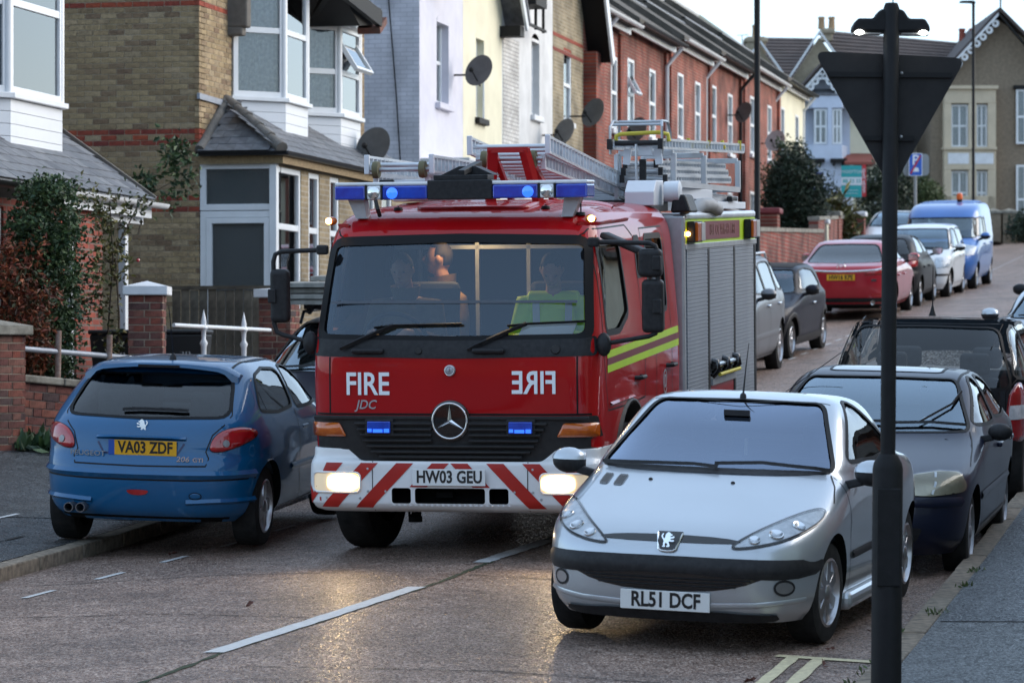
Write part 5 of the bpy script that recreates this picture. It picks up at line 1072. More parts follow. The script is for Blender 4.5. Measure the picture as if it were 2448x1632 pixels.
# lettering and emblems
def front_text(name, s, size, x, z, sx=1., mirror=False, m='plate_white', bold=.0, off=.006, shear=0.):
    l, n = cab.hit('F', (x, z)); o = text(name, s, size, m, FE, l + n * off, (R(90), 0, R(180)), sx * (-1 if mirror else 1), .001, bold, shear); return o
mat('letter_white', (.80, .83, .86), .5)
front_text('fire_lettering', 'FIRE', .225, .606, 1.252, .80, False, 'letter_white', .0035); front_text('mirrored_fire_lettering', 'FIRE', .225, -.608, 1.262, .80, True, 'letter_white', .0035)
front_text('call_sign_lettering', 'JDC', .09, .62, 1.11, .95, False, 'steel', .001, shear=.25)
def star_emblem(c, r, tube, back):
    t = MB(); t.lathe([(r * 1.17, -.01), (r * 1.15, .012), (r * .95, .018), (.0002, .019)], c, (0, 1, 0), 40, cap=False); o = t.build('emblem', 'black_gloss' if back else 'steel', FE, smooth=40)
    cc = Vector(c) + Vector((0, .026, 0)); q = MB(); n = 40; q.tube([cc + Vector((math.cos(2 * math.pi * i / n), 0, math.sin(2 * math.pi * i / n))) * r for i in range(n + 1)], tube, 8, False); q.build('emblem_ring', 'chrome', o, smooth=60)
    s_ = MB()
    for kk in range(3):
        a = R(90 + 120 * kk); tip = cc + Vector((math.cos(a), 0, math.sin(a))) * r * .97; w_ = r * .13
        l_ = cc + Vector((math.cos(a + R(60)), 0, math.sin(a + R(60)))) * w_; r_ = cc + Vector((math.cos(a - R(60)), 0, math.sin(a - R(60)))) * w_; top = cc + Vector((0, .012 * r / .12 + .004, 0))
        s_.add([tip, l_, top, r_], [(0, 1, 2), (0, 2, 3), (1, 0, 3)])
    s_.build('emblem_star', 'chrome', o)
star_emblem((0, 1.705, 1.0), .125, .0075, True); star_emblem((0, 1.702, 1.355), .034, .003, False)
# grille and front lamps
gp_ = corner([(-1.03, 1.035), (1.03, 1.035), (1.05, .80), (.78, .79), (.64, .705), (-.64, .705), (-.78, .79), (-1.05, .80)], .02, 2)
patch(cab, FE, 'grille', 'grille_grey', 'F', gp_, .010, .06)
for z, hw in ((.985, .70), (.945, .68), (.905, .655), (.865, .64), (.825, .61), (.785, .58), (.75, .52)):
    b = MB()
    for xa, xb in ((-hw, -.135), (.135, hw)) if abs(z - 1) < .14 else ((-hw, hw),):
        b = MB(); b.prism([(1.700, z - .012), (1.735, z - .016), (1.738, z - .002), (1.712, z + .010)], 'x', xa, xb); b.build('grille_bar', 'grille_grey', FE, bevel=.004)
b = MB(); b.box(-1.0, 1.0, 1.70, 1.722, 1.008, 1.034); b.build('grille_top_rail', 'grille_grey', FE, bevel=.006)
for s_ in (1, -1):
    ind = [(s_ * 1.03, .985), (s_ * 1.03, .888), (s_ * .765, .888), (s_ * .815, .985)]; ind = corner(ind if s_ < 0 else ind[::-1], .015, 2)
    o = patch(cab, FE, 'indicator', 'lamp_amber', 'F', ind, .022, .05, thick=.012)
    b = MB(); b.box(s_ * .515 - .105, s_ * .515 + .105, 1.70, 1.735, .895, 1.012); o = b.build('blue_grille_light', 'black_plastic', FE, bevel=.008)
    b = MB(); b.box(s_ * .515 - .085, s_ * .515 + .085, 1.733, 1.755, .912, .996); b.build('lens', 'blue_lens', o, bevel=.006)
    b = MB(); b.box(s_ * .515 - .078, s_ * .515 - .04, 1.755, 1.758, .918, .945); b.box(s_ * .515 - .03, s_ * .515 + .04, 1.755, 1.758, .918, .942); b.box(s_ * .515 + .05, s_ * .515 + .08, 1.755, 1.758, .922, .945); b.build('lit_strip', 'blue_lit', o)
# bumper with chevrons
BMP = [(.345, 1.62, .6, 1.0), (.37, 1.70, .6, 1.035), (.40, 1.735, .6, 1.05), (.42, 1.745, .6, 1.06), (.55, 1.75, .6, 1.068), (.69, 1.745, .6, 1.062), (.712, 1.735, .6, 1.055), (.74, 1.70, .6, 1.05), (.80, 1.69, .6, 1.045), (.805, 1.60, .6, 1.04)]
bmp = Body(BMP, 40, (6, 12, 12, 30), yc=1.1, qs=_qs(22, 6, 12, 1.05, .64))
bo = bmp.mb.build('bumper', None, FE); bo.data.materials.append(M['truck_white']); bo.data.materials.append(M['underside'])
cs = []
k = MB(); k.prism(corner([(-.66, .713), (.66, .713), (.80, .83), (-.80, .83)][::-1], .03, 2), 'y', 1.40, 1.9); cs.append(cutter(k, 0, 2))
for xa, xb in ((-.425, -.285), (-.255, .255), (.285, .425)): k = MB(); k.prism(rrect(xa, xb, .415, .525, .02), 'y', 1.60, 1.9); cs.append(cutter(k, 1, 2))
for s_ in (1, -1): k = MB(); k.lathe([(.0005, s_ * .6), (.58, s_ * .6), (.58, s_ * 1.3), (.0005, s_ * 1.3)], (0, 1.7 - 1.25, .47), (1, 0, 0), 36); cs.append(cutter(k, 1, 2))
cut(bo, cs)
ZT, ZL, ZBt = .700, .532, .385
def chev(x0, zt, zb, s_):
    f = lambda z: x0 + (ZT - z) * .97
    p = [(s_ * f(zt), zt), (s_ * (f(zt) + .125), zt), (s_ * (f(zb) + .125), zb), (s_ * f(zb), zb)]
    p = [(max(-1.06, min(1.06, x)), z) for x, z in p]; return p if s_ < 0 else p[::-1]
for s_ in (1, -1):
    for x0 in (.005, .265, .525, .785):
        lo = ZBt if x0 > .2 else ZL
        patch(bmp, bo, 'chevron', 'chevron_red', 'F', chev(x0, ZT, lo, s_), .004, .03)
    patch(bmp, bo, 'chevron', 'chevron_red', 'F', [(s_ * 1.062, .56), (s_ * 1.062, .40), (s_ * 1.0, .46)][::s_], .004, .03)
    hlp = rrect(.655, 1.01, .492, .632, .035); hlp = [(s_ * x, z) for x, z in hlp]; hlp = hlp if s_ > 0 else hlp[::-1]
    o = patch(bmp, bo, 'headlight', 'headlamp_glow', 'F', hlp, .006, .05)
    br = [(s_ * x, z) for x, z in rrect(.664, .90, .503, .622, .04)]; patch(bmp, o, 'lit_reflector', 'headlamp_lit', 'F', br if s_ > 0 else br[::-1], .012, .05)
    seam(bmp, o, 'lamp_rim', 'truck_white', 'F', hlp, .016, .008, True, .03, h=.006)
    for x, z in ((.60, .66), (.60, .50), (.47, .50), (.91, .45), (.66, .45)): l, n = bmp.hit('F', (s_ * x, z)); b = MB(); b.lathe([(.010, 0), (.008, .005), (.0002, .006)], l, n, 10); b.build('bolt', 'steel', bo)
    seam(bmp, bo, 'bumper_seam', 'seal', 'F', [(s_ * .565, .712), (s_ * .565, .36)], .006, .003)
b = MB()
for i in range(22): x = -.42 + .84 * i / 21; b.cbox((x, 1.72, .404), (.02, .05, .012), (0, 0, .5))
b.build('step_grip', 'truck_white', bo)
number_plate(FE, (0, 1.775, .604), (0, 0, R(180)), 'HW03 GEU', False, .53, .118, k=1.02)
b = MB(); b.box(-.5, .5, 1.2, 1.55, .42, .7); b.cbox((.06, 1.64, .47), (.12, .05, .04)); b.build('radiator', 'underside', FE)
b = MB(); b.tube([(.35, 1.35, .40), (.35, 1.38, .30)], .03, 8); b.lathe([(.05, -.02), (.05, .02)], (.35, 1.38, .27), (0, 0, 1), 12); b.tube([(.31, 1.38, .37), (.31, 1.40, .3), (.39, 1.40, .3), (.39, 1.38, .37)], .012, 6); b.build('tow_hook', 'underside', FE)
# wheels, chassis
for s_ in (1, -1):
    make_wheel(FE, (s_ * .93, 1.7 - 1.25, .44), .47, .28, rim=.58, side=s_, m='steel', style='none', steer=R(-5))
    make_wheel(FE, (s_ * .93, 1.7 - 5.0, .47), .47, .36, rim=.58, side=s_, m='steel', style='none')
b = MB(); b.box(-.45, .45, -5.3, 1.3, .5, .8); b.beam((-.9, .45, .45), (.9, .45, .45), .14, .14); b.beam((-.9, -3.3, .45), (.9, -3.3, .45), .2, .2); b.box(-1.0, 1.0, -1.2, -.2, .35, .62); b.build('chassis', 'underside', FE)
for s_ in (1, -1):
    b = MB(); n = 16; pts = [(1.7 - 1.25 + .62 * math.cos(math.pi * i / n), .47 + .62 * math.sin(math.pi * i / n)) for i in range(n + 1)]
    vs = [(s_ * x, y, z) for y, z in pts for x in (.75, 1.075)]; b.add(vs, [(2 * i, 2 * i + 1, 2 * i + 3, 2 * i + 2) for i in range(n)]); o = b.build('wheel_arch', 'grille_grey', FE, smooth=60); md = o.modifiers.new('t', 'SOLIDIFY'); md.thickness = .025
# light bar
lb = Vector((0, 1.7 - .47, 2.585))
b = MB(); b.box(-.93, .93, lb.y - .15, lb.y + .12, 2.665, 2.69); lbo = b.build('light_bar', 'truck_white', FE, bevel=.01)
for s_ in (1, -1):
    for xa, xb, m in ((.70, .93, 'blue_lens'), (.585, .69, 'lamp_bowl'), (.24, .575, 'blue_lens')):
        b = MB(); b.box(s_ * min(xa, xb), s_ * max(xa, xb), lb.y - .14, lb.y + .13, 2.565, 2.663) if s_ > 0 else b.box(-xb, -xa, lb.y - .14, lb.y + .13, 2.565, 2.663); b.build('lens' if m == 'blue_lens' else 'lamp', m, lbo, bevel=.012)
    l_ = MB(); l_.lathe([(.045, 0), (.03, .01), (.0002, .012)], (s_ * .637, lb.y + .131, 2.613), (0, 1, 0), 18, cap=False); l_.build('bulb', 'chrome', lbo, smooth=50)
    l_ = MB(); l_.lathe([(.042, 0), (.03, .006), (.0002, .008)], (s_ * .50, lb.y + .1315, 2.61), (0, 1, 0), 18, cap=False); l_.build('rotator', 'blue_lit', lbo, smooth=50)
    for x in (.578, .695): b = MB(); b.box(s_ * x - .006, s_ * x + .006, lb.y - .142, lb.y + .134, 2.562, 2.67); b.build('divider', 'black_plastic', lbo)
    b = MB(); b.prism([(-.72, 2.43), (-.80, 2.43), (-.86, 2.565), (-.74, 2.565)] if s_ < 0 else [(.72, 2.43), (.80, 2.43), (.86, 2.565), (.74, 2.565)], 'y', lb.y - .1, lb.y + .02); b.build('light_bar_leg', 'steel', FE)
b = MB(); b.box(-.238, .238, lb.y - .145, lb.y + .135, 2.56, 2.70); b.build('siren_housing', 'black_plastic', lbo, bevel=.008)
b = MB(); b.box(-.20, .20, lb.y - .1, lb.y + .10, 2.70, 2.735); b.prism([(-.2, 2.735), (.2, 2.735), (.06, 2.80), (-.06, 2.80)], 'y', lb.y - .3, lb.y - .1); b.beam((-.0, lb.y + .08, 2.75), (-.03, lb.y - .35, 2.82), .05, .04); b.build('camera_bracket', 'black_plastic', lbo, bevel=.005)
b = MB(); b.tube([(.62, lb.y + .14, 2.56), (.60, lb.y + .16, 2.50), (.60, lb.y + .10, 2.45)], .016, 6); b.build('cable', 'black_plastic', lbo)
for x, y in ((.55, 1.0), (-.55, 1.0), (-.84, 1.15)): l, n = cab.hit('T', (x, y)); b = MB(); b.lathe([(.035, 0), (.03, .02), (.0002, .025)], l, (0, 0, 1), 14); b.tube([l, l + Vector((0, 0, .12 if x < -.6 else .03))], .006, 6); b.build('roof_aerial', 'black_plastic', FE, smooth=50)
for s_ in (1, -1):
    b = MB(); b.ball((s_ * .955, 1.7 - .34, 2.415), (.045, .04, .032), 12, 8); o = b.build('marker_lamp', 'lamp_amber', FE, smooth=60)
    b = MB(); b.ball((s_ * .965, 1.7 - .31, 2.415), (.026, .026, .024), 10, 6); b.build('lit_bulb', 'marker_lit', o, smooth=60)
# mirrors
def truck_mirror(s_, out, zt, zb, hs):
    b = MB(); x0 = s_ * 1.0
    b.tube([(x0, 1.46, zt + .02), (s_ * (out - .06), 1.50, zt + .01), (s_ * (out - .015), 1.50, zt - .01), (s_ * out, 1.50, zt - .06), (s_ * out, 1.50, zb + .08), (s_ * (out - .02), 1.50, zb + .02), (s_ * (out - .07), 1.50, zb), (s_ * 1.08, 1.53, zb - .05)], .017, 8)
    o = b.build('mirror_arm', 'black_plastic', FE, smooth=50)
    b = MB(); b.ball((s_ * 1.075, 1.53, zb - .055), (.055, .05, .085), 12, 8); b.build('mirror_mount', 'black_plastic', o, smooth=60); b = MB(); b.cbox((s_ * .995, 1.46, zt + .02), (.08, .07, .07)); b.build('mirror_mount', 'black_plastic', o, bevel=.015)
    for z0, z1, xa, xb in hs:
        b = MB(); b.box(min(s_ * xa, s_ * xb), max(s_ * xa, s_ * xb), 1.43, 1.54, z0, z1); h = b.build('mirror', 'black_plastic', o, bevel=.035, seg=4)
        g_ = MB(); g_.box(min(s_ * xa, s_ * xb) + .02, max(s_ * xa, s_ * xb) - .02, 1.424, 1.43, z0 + .02, z1 - .02); g_.build('mirror_glass', 'chrome', h)
        c_ = MB(); c_.box(s_ * out - .03, s_ * out + .03, 1.49, 1.56, (z0 + z1) / 2 - .05, (z0 + z1) / 2 + .05); c_.build('mirror_clamp', 'black_plastic', h, bevel=.008)
truck_mirror(1, 1.352, 2.19, 1.60, [(1.69, 2.075, 1.24, 1.375)]); truck_mirror(-1, 1.46, 2.23, 1.585, [(2.0, 2.20, 1.32, 1.49), (1.61, 1.985, 1.345, 1.50)])
b = MB(); b.beam((-1.02, 1.25, 2.30), (-1.40, 1.42, 2.15), .10, .05); b.build('kerb_mirror_arm', 'black_plastic', FE, bevel=.02)
# rear body with roller shutters
BW = 1.085
b = MB(); b.box(-BW + .03, BW - .03, 1.7 - 7.08, 1.7 - 3.42, .42, 2.40); b.build('body_box', 'shutter', FE)
b = MB(); b.box(-BW, BW, 1.7 - 3.46, 1.7 - 3.38, .45, 2.42); b.build('body_front_post', 'steel', FE, bevel=.02)
for s_ in (-1, 1):
    X = s_ * BW
    b = MB(); b.box(min(X, X - s_ * .06), max(X, X - s_ * .06), 1.7 - 7.1, 1.7 - 3.47, 2.38, 2.445); b.build('top_rail', 'aluminium', FE, bevel=.025, seg=3)
    b = MB(); b.box(min(X - s_ * .004, X - s_ * .05), max(X - s_ * .004, X - s_ * .05), 1.7 - 7.08, 1.7 - 3.47, 2.19, 2.38); b.build('locker_band', 'fluoro', FE)
    b = MB(); b.box(min(X + s_ * .004, X), max(X + s_ * .004, X), 1.7 - 6.15, 1.7 - 4.35, 2.215, 2.365); o = b.build('name_board', 'maroon', FE)
    text('name_lettering', 'ISLE OF WIGHT FIRE', .13, mat('dim_gold', (.20, .07, .05), .5), o, (X + s_ * .006, 1.7 - 5.25, 2.29), (R(90), 0, R(90 if s_ > 0 else -90)), 1.15, .001)
    b = MB(); b.box(min(X + s_ * .006, X - s_ * .03), max(X + s_ * .006, X - s_ * .03), 1.7 - 7.1, 1.7 - 3.42, 2.145, 2.19); b.build('shutter_head_rail', 'steel', FE, bevel=.004)
    edges = [3.46, 4.54, 5.87, 7.0]
    for d in (4.54, 5.87, 7.03): b = MB(); b.box(min(X + s_ * .003, X - s_ * .04), max(X + s_ * .003, X - s_ * .04), 1.7 - d - .045, 1.7 - d + .045, .45, 2.145); b.build('shutter_post', 'black_plastic', FE, bevel=.01)
    if s_ < 0:
        for a0, a1 in zip(edges, edges[1:]):
            z = .48; src = None; sh = bpy.data.objects.new('roller_shutter', None); COL.objects.link(sh); sh.parent = FE; low = .48 if a0 != 4.54 else 1.06
            while z < 2.14:
                if z >= low:
                    if src is None:
                        q = MB(); q.prism([(X + .03, .0008), (X + .0015, .0012), (X, .004), (X, .0265), (X + .0015, .0292), (X + .03, .0296)], 'y', 1.7 - a1 + .055, 1.7 - a0 - .05); src = q.build('slat', 'shutter', sh); src.location.z = z
                    else: inst(src, 'slat', sh, (0, 0, z))
                z += .0305
    else: b = MB(); b.box(X - .03, X - .004, 1.7 - 7.0, 1.7 - 3.47, .48, 2.14); b.build('roller_shutter', 'shutter', FE)
    for d in (3.72, 6.62):
        b = MB(); b.box(min(X, X + s_ * .06), max(X, X + s_ * .06), 1.7 - d - .2, 1.7 - d + .2, 2.20, 2.37); o = b.build('scene_light', 'black_plastic', FE, bevel=.008)
        for k_, m in ((-.09, 'lamp_amber'), (.1, 'dish_pale')) if d < 5 else ((.1, 'dish_pale'), (-.1, 'lamp_amber')): 
            kk = k_ if d < 5 else k_; q = MB(); q.box(min(X + s_ * .06, X + s_ * .085), max(X + s_ * .06, X + s_ * .085), 1.7 - d - kk - .085, 1.7 - d - kk + .085, 2.21, 2.36); q.build('lens', m, o, bevel=.006)
    b = MB(); b.ball((X + s_ * .012, 1.7 - 3.47 - .03, 2.27), (.02, .02, .02), 8, 6); b.build('marker_lamp', 'marker_lit', FE)
# pump bay under the middle shutter
b = MB(); b.box(-BW + .004, -BW + .05, 1.7 - 5.80, 1.7 - 4.60, .5, 1.0); o = b.build('pump_panel', 'fire_red', FE)
b = MB(); b.box(-BW - .02, -BW + .05, 1.7 - 5.82, 1.7 - 4.6, 1.0, 1.05); b.build('pump_shelf', 'steel', FE)
b = MB()
for d in (4.66, 5.2, 5.75): b.tube([(-BW, 1.7 - d, 1.07), (-BW - .05, 1.7 - d, 1.13), (-BW - .04, 1.7 - d, 1.19), (-BW + .02, 1.7 - d, 1.20)], .03, 8)
b.tube([(-BW - .02, 1.7 - 4.6, 1.16), (-BW - .02, 1.7 - 5.8, 1.16)], .03, 8); b.build('hose_rack', 'black_gloss', FE, smooth=50)
b = MB(); b.tube([(-BW - .06, 1.7 - 4.7, 1.085), (-BW - .06, 1.7 - 5.75, 1.085)], .016, 8); b.build('grab_rail', 'hose_yellow', FE, smooth=50)
# roof gear
def ladder(name, p0, p1, width, h, rung=.27, m='aluminium', caps=True, parent=FE):
    p0, p1 = Vector(p0), Vector(p1); d = p1 - p0; L = d.length; dn = d.normalized(); side = dn.cross(Vector((0, 0, 1))).normalized(); up = side.cross(dn)
    t = bpy.data.objects.new(name, None); COL.objects.link(t); t.parent = parent; src = None
    for s_ in (-1, 1):
        o_ = side * (s_ * width / 2); b = MB()
        b.beam(p0 + o_ + up * h * .44, p1 + o_ + up * h * .44, .028, .02, up); b.beam(p0 + o_ - up * h * .44, p1 + o_ - up * h * .44, .028, .02, up)
        n = int(L / .11)
        for i in range(n + 1): q = p0 + o_ + dn * (L * i / n); b.beam(q - up * h * .42, q + up * h * .42, .035, .016, dn)
        b.build('stile', m, t)
        if caps: b = MB(); b.cbox(p0 + o_ - dn * .006, (.04, .03, h * 1.12)); b.build('end_cap', 'white_box', t, bevel=.006)
    n = int(L / rung)
    for i in range(n):
        q = p0 + dn * (rung * (i + .4)); b = MB(); b.tube([q - side * width / 2, q + side * width / 2], .017, 8); b.build('rung', m, t, smooth=50)
    return t
ladder('ladder', T(.085, 1.55, 2.965), T(.085, 6.2, 2.53), .60, .13); ladder('ladder', T(.085, 1.62, 2.84), T(.085, 6.2, 2.50), .50, .11)
ladder('ladder', T(-.71, 1.35, 2.83), T(-.71, 6.4, 2.70), .50, .13); ladder('ladder', T(-.71, 1.42, 2.70), T(-.71, 6.4, 2.62), .40, .10)
for a, d, z, wd in ((.085, 1.56, 2.86, .30), (-.71, 1.36, 2.79, .29)):
    b = MB(); b.tube([T(a - wd * .85, d, z), T(a + wd * .85, d, z)], .016, 8); o = b.build('wheel_axle', 'steel', FE, smooth=50)
    for s_ in (-1, 1): b = MB(); b.lathe([(.03, -.022), (.062, -.022), (.066, 0), (.062, .022), (.03, .022)], T(a + s_ * wd * .62, d - .01, z), (1, 0, 0), 20); b.build('ladder_wheel', mat('olive', (.11, .10, .05), .7), o, smooth=50)
b = MB()
for s_ in (-1, 1): b.beam(T(.12 + s_ * .12, 1.38, 2.93), T(.14 + s_ * .19, 1.50, 2.50), .075, .05); b.beam(T(.12 + s_ * .12, 1.40, 2.92), T(.14 + s_ * .17, 2.2, 2.50), .04, .04)
b.box(-.12 - .155, -.12 + .155, 1.7 - 1.42, 1.7 - 1.355, 2.905, 2.945); b.build('ladder_gantry', 'gantry_red', FE)
b = MB(); b.cbox(T(-.70, 2.6, 2.60), (.12, 2.6, .10)); b.build('equipment_tube', 'white_box', FE, bevel=.02); b = MB(); b.cbox(T(-.79, 1.28, 2.655), (.11, .05, .12)); b.build('tube_cap', 'black_plastic', FE, bevel=.01)
b = MB(); b.prism([(1.7 - 3.5, 2.50), (1.7 - 3.08, 2.50), (1.7 - 3.08, 2.61), (1.7 - 3.2, 2.70), (1.7 - 3.5, 2.70)], 'x', -.90, -.665); b.build('white_locker', 'white_box', FE, bevel=.008)
b = MB(); b.lathe([(.08, 0), (.085, .05), (.085, .12), (.06, .13)], T(.93, 3.4, 2.61), (-1, 0, 0), 20); b.build('winch_drum', 'white_box', FE, smooth=40)
b = MB(); b.prism([(-1.15, 2.44), (-.98, 2.44), (-1.0, 2.585), (-1.10, 2.585)], 'y', 1.7 - 3.7, 1.7 - 3.35); b.build('black_locker', 'black_plastic', FE, bevel=.02)
# rack of frames with stowed ladders
for d, a0, a1, z0, z1 in ((4.3, .38, .84, 2.675, 2.93), (5.3, .40, .92, 2.665, 2.92), (6.5, .42, 1.02, 2.63, 2.885)):
    b = MB(); b.beam(T(a0, d, z0), T(a1, d, z0), .045, .045); b.beam(T(a1, d, z0), T(a1, d, z1), .045, .045); b.beam(T(a0, d, z1), T(a1, d, z1), .045, .045); b.beam(T(a0, d, z0), T(a0, d, z1), .045, .045); b.build('rack_frame', 'aluminium', FE, bevel=.004)
b = MB(); b.beam(T(.84, 4.3, 2.675), T(1.02, 6.5, 2.63), .045, .045); b.beam(T(.40, 4.3, 2.675), T(.42, 6.5, 2.63), .045, .045); b.build('rack_rail', 'aluminium', FE)
for i, z in enumerate((2.72, 2.78, 2.84)): 
    ladder('stowed_ladder', T(.62 - .02 * i, 4.15 + .04 * i, z), T(.70, 6.9, z), .36 - .05 * i, .05, caps=False)
    for s_ in (-1, 1): b = MB(); b.cbox(T(.62 - .02 * i + s_ * (.18 - .025 * i), 4.13 + .04 * i, z), (.035, .04, .065)); b.build('rubber_foot', 'black_plastic', FE)
b = MB(); b.cbox(T(.62, 4.1, 2.78), (.05, .05, .2)); b.build('strap', 'black_plastic', FE)
ladder('top_ladder', T(.60, 3.9, 3.0), T(.78, 7.0, 3.0), .42, .075, caps=False)
for s_ in (-1, 1): b = MB(); b.cbox(T(.60 + s_ * .21, 3.88, 3.0), (.04, .05, .085)); b.build('rubber_foot', 'black_plastic', FE)
b = MB()
for s_ in (-1, 1): b.tube([T(.60 + s_ * .215, 3.92, 2.92), T(.60 + s_ * .215, 3.92, 3.14), T(.60 + s_ * .20, 4.0, 3.19), T(.60 + s_ * .20, 4.25, 3.185), T(.60 + s_ * .215, 4.3, 3.10), T(.60 + s_ * .215, 4.3, 2.98)], .012, 6)
b.tube([T(.385, 3.96, 3.16), T(.815, 3.96, 3.16)], .012, 6); b.tube([T(.40, 4.22, 3.19), T(.80, 4.22, 3.19)], .012, 6); b.build('grab_hoop', 'steel', FE, smooth=50)
b = MB(); b.tube([T(.42, 4.0, 3.03), T(.42, 4.0, 3.07), T(.46, 4.0, 3.085), T(.78, 4.0, 3.095), T(.84, 4.05, 3.08), T(.85, 4.05, 3.02)], .017, 8); b.tube([T(.86, 4.9, 3.06), T(.86, 4.9, 3.0), T(.80, 5.0, 2.98), T(.90, 5.6, 3.0), T(.92, 5.6, 3.05)], .016, 8); b.tube([T(.93, 6.2, 3.06), T(.95, 6.2, 3.0), T(.88, 6.3, 2.97)], .016, 8); b.tube([T(.99, 6.8, 3.07), T(.99, 6.8, 3.0), T(.92, 6.9, 2.97)], .016, 8); b.build('yellow_hook', 'hose_yellow', FE, smooth=50)
b = MB(); b.tube([T(.42, 3.95, 3.01), T(.80, 3.95, 3.01)], .022, 8); b.build('roller', 'black_plastic', FE, smooth=50)
for s_, a in ((-1, .50), (1, .76)): b = MB(); b.cbox(T(a, 4.05, 2.90), (.06, .03, .13), (0, .12 * s_, 0)); b.build('guide_plate', 'white_box', FE)
b = MB(); b.cbox(T(.66, 4.0, 2.945), (.11, .02, .07)); b.build('maker_plate', 'white_box', FE)
for p, q, w_, h_ in ((T(.60, 3.7, 2.64), T(.95, 5.4, 2.58), .06, .09), (T(.75, 5.0, 2.60), T(.98, 6.6, 2.53), .05, .08), (T(.90, 4.6, 2.50), T(1.0, 6.9, 2.49), .05, .06), (T(.5, 4.6, 2.5), T(.5, 6.5, 2.5), .06, .1)): b = MB(); b.beam(p, q, w_, h_); b.build('lifting_arm', 'white_box', FE, bevel=.006)
for c, s3 in ((T(.78, 5.2, 2.56), (.10, .12, .14)), (T(.90, 5.6, 2.49), (.12, .4, .08)), (T(.45, 4.4, 2.50), (.5, .8, .10)), (T(1.0, 6.3, 2.55), (.05, .3, .04))): b = MB(); b.cbox(c, s3); b.build('mechanism', 'black_plastic', FE, bevel=.01)
b = MB(); b.cbox(T(.93, 4.1, 2.48), (.10, .2, .14)); b.build('white_locker', 'white_box', FE, bevel=.01)
b = MB(); b.tube([T(1.0, 4.3, 2.45), T(1.06, 4.35, 2.50), T(1.09, 4.6, 2.50), T(1.09, 4.95, 2.46)], .06, 8); b.build('roof_strap', 'dish_pale', FE, smooth=50)
b = MB(); b.tube([T(.60, 3.92, 2.45), T(.60, 3.92, 3.0)], .012, 6); b.beam(T(.38, 4.2, 2.48), T(.38, 4.2, 2.92), .05, .03); b.build('rack_post', 'aluminium', FE)
b = MB(); b.box(-BW + .06, BW - .06, 1.7 - 7.0, 1.7 - 3.5, 2.40, 2.43); b.build('body_roof', 'steel', FE)
# inside the cab
b = MB(); b.box(-.93, .93, .95, 1.5, 1.0, 1.52); b.build('dashboard', 'cabin', FE, bevel=.04)
for x in (.52, -.52):
    b = MB(); b.box(x - .26, x + .26, .35, .85, 1.05, 1.28); b.prism([(.30, 1.25), (.42, 1.25), (.34, 1.95), (.22, 1.95)], 'x', x - .25, x + .25); o = b.build('seat', 'seat_cloth', FE, bevel=.05)
b = MB(); n = 24; cc = Vector((.55, 1.08, 1.56)); b.tube([cc + Vector((.22 * math.cos(2 * math.pi * i / n), .12 * math.sin(2 * math.pi * i / n), .18 * math.sin(2 * math.pi * i / n))) for i in range(n + 1)], .018, 6); b.beam(cc, cc + Vector((0, .25, -.2)), .05, .05); b.build('steering_wheel', 'black_plastic', FE, smooth=50)
for x in (-.60, -.15, .25, .7): b = MB(); b.beam((x, -.2, 1.1), (x, -.2, 2.4), .03, .03); b.build('cab_rail', 'steel', FE)
b = MB(); b.beam((-.9, -.2, 2.20), (.9, -.2, 2.20), .03, .03); b.build('cab_rail', 'steel', FE)
b = MB(); b.box(-.12, .02, .30, .36, 2.40, 2.43); lo = b.build('cab_lamp', mat('cab_lamp_lit', (1, .8, .5), .4, emit=(1, .62, .28), es=1.5), FE)
ld = bpy.data.lights.new('cab_lamp_light', 'AREA'); ld.energy = 4.0; ld.color = (1, .62, .28); ld.size = .12; lo2 = bpy.data.objects.new('cab_lamp_light', ld); COL.objects.link(lo2); lo2.parent = FE; lo2.location = (.35, .18, 2.38); lo2.rotation_euler = (R(0), R(35), 0)
b = MB(); b.box(-.9, .9, 1.60, 1.605, 1.825, 1.845); b.v = [(x, y - .02, z) for x, y, z in b.v]; b.build('dash_reflection', mat('reflection_grey', (.10, .12, .15), .5), FE)  # grey bar shaped as the dashboard's reflection in the windscreen
for (x, y, z, sx, sy, rz, rx) in ((-.55, 1.40, 1.545, .66, .26, .03, .25), (-.62, 1.36, 1.60, .42, .22, -.25, .75), (-.30, 1.42, 1.55, .34, .22, .1, .2), (.10, 1.43, 1.58, .16, .02, 0, 1.2), (-.12, 1.43, 1.56, .13, .02, 0, 1.2)):
    b = MB(); b.cbox((0, 0, 0), (sx, sy, .004)); o = b.build('paper_sheet', 'paper', FE); o.location = (x, y, z); o.rotation_euler = (rx * -1 if rx < 1 else R(80), 0, rz)
place_vehicle(FE, (-.423, 23.7), .5, 3.4, away=False, dz=.0, pitch=math.atan(.0487))
# its headlights shine on the road
for s_ in (1, -1):
    sd = bpy.data.lights.new('headlight_beam', 'SPOT'); sd.energy = 10; sd.color = (1, .70, .36); sd.spot_size = R(105); sd.spot_blend = .9; sd.shadow_soft_size = .07
    so = bpy.data.objects.new('headlight_beam', sd); COL.objects.link(so); so.parent = FE; so.location = (s_ * .80, 1.80, .56); so.rotation_euler = (R(80), 0, 0)
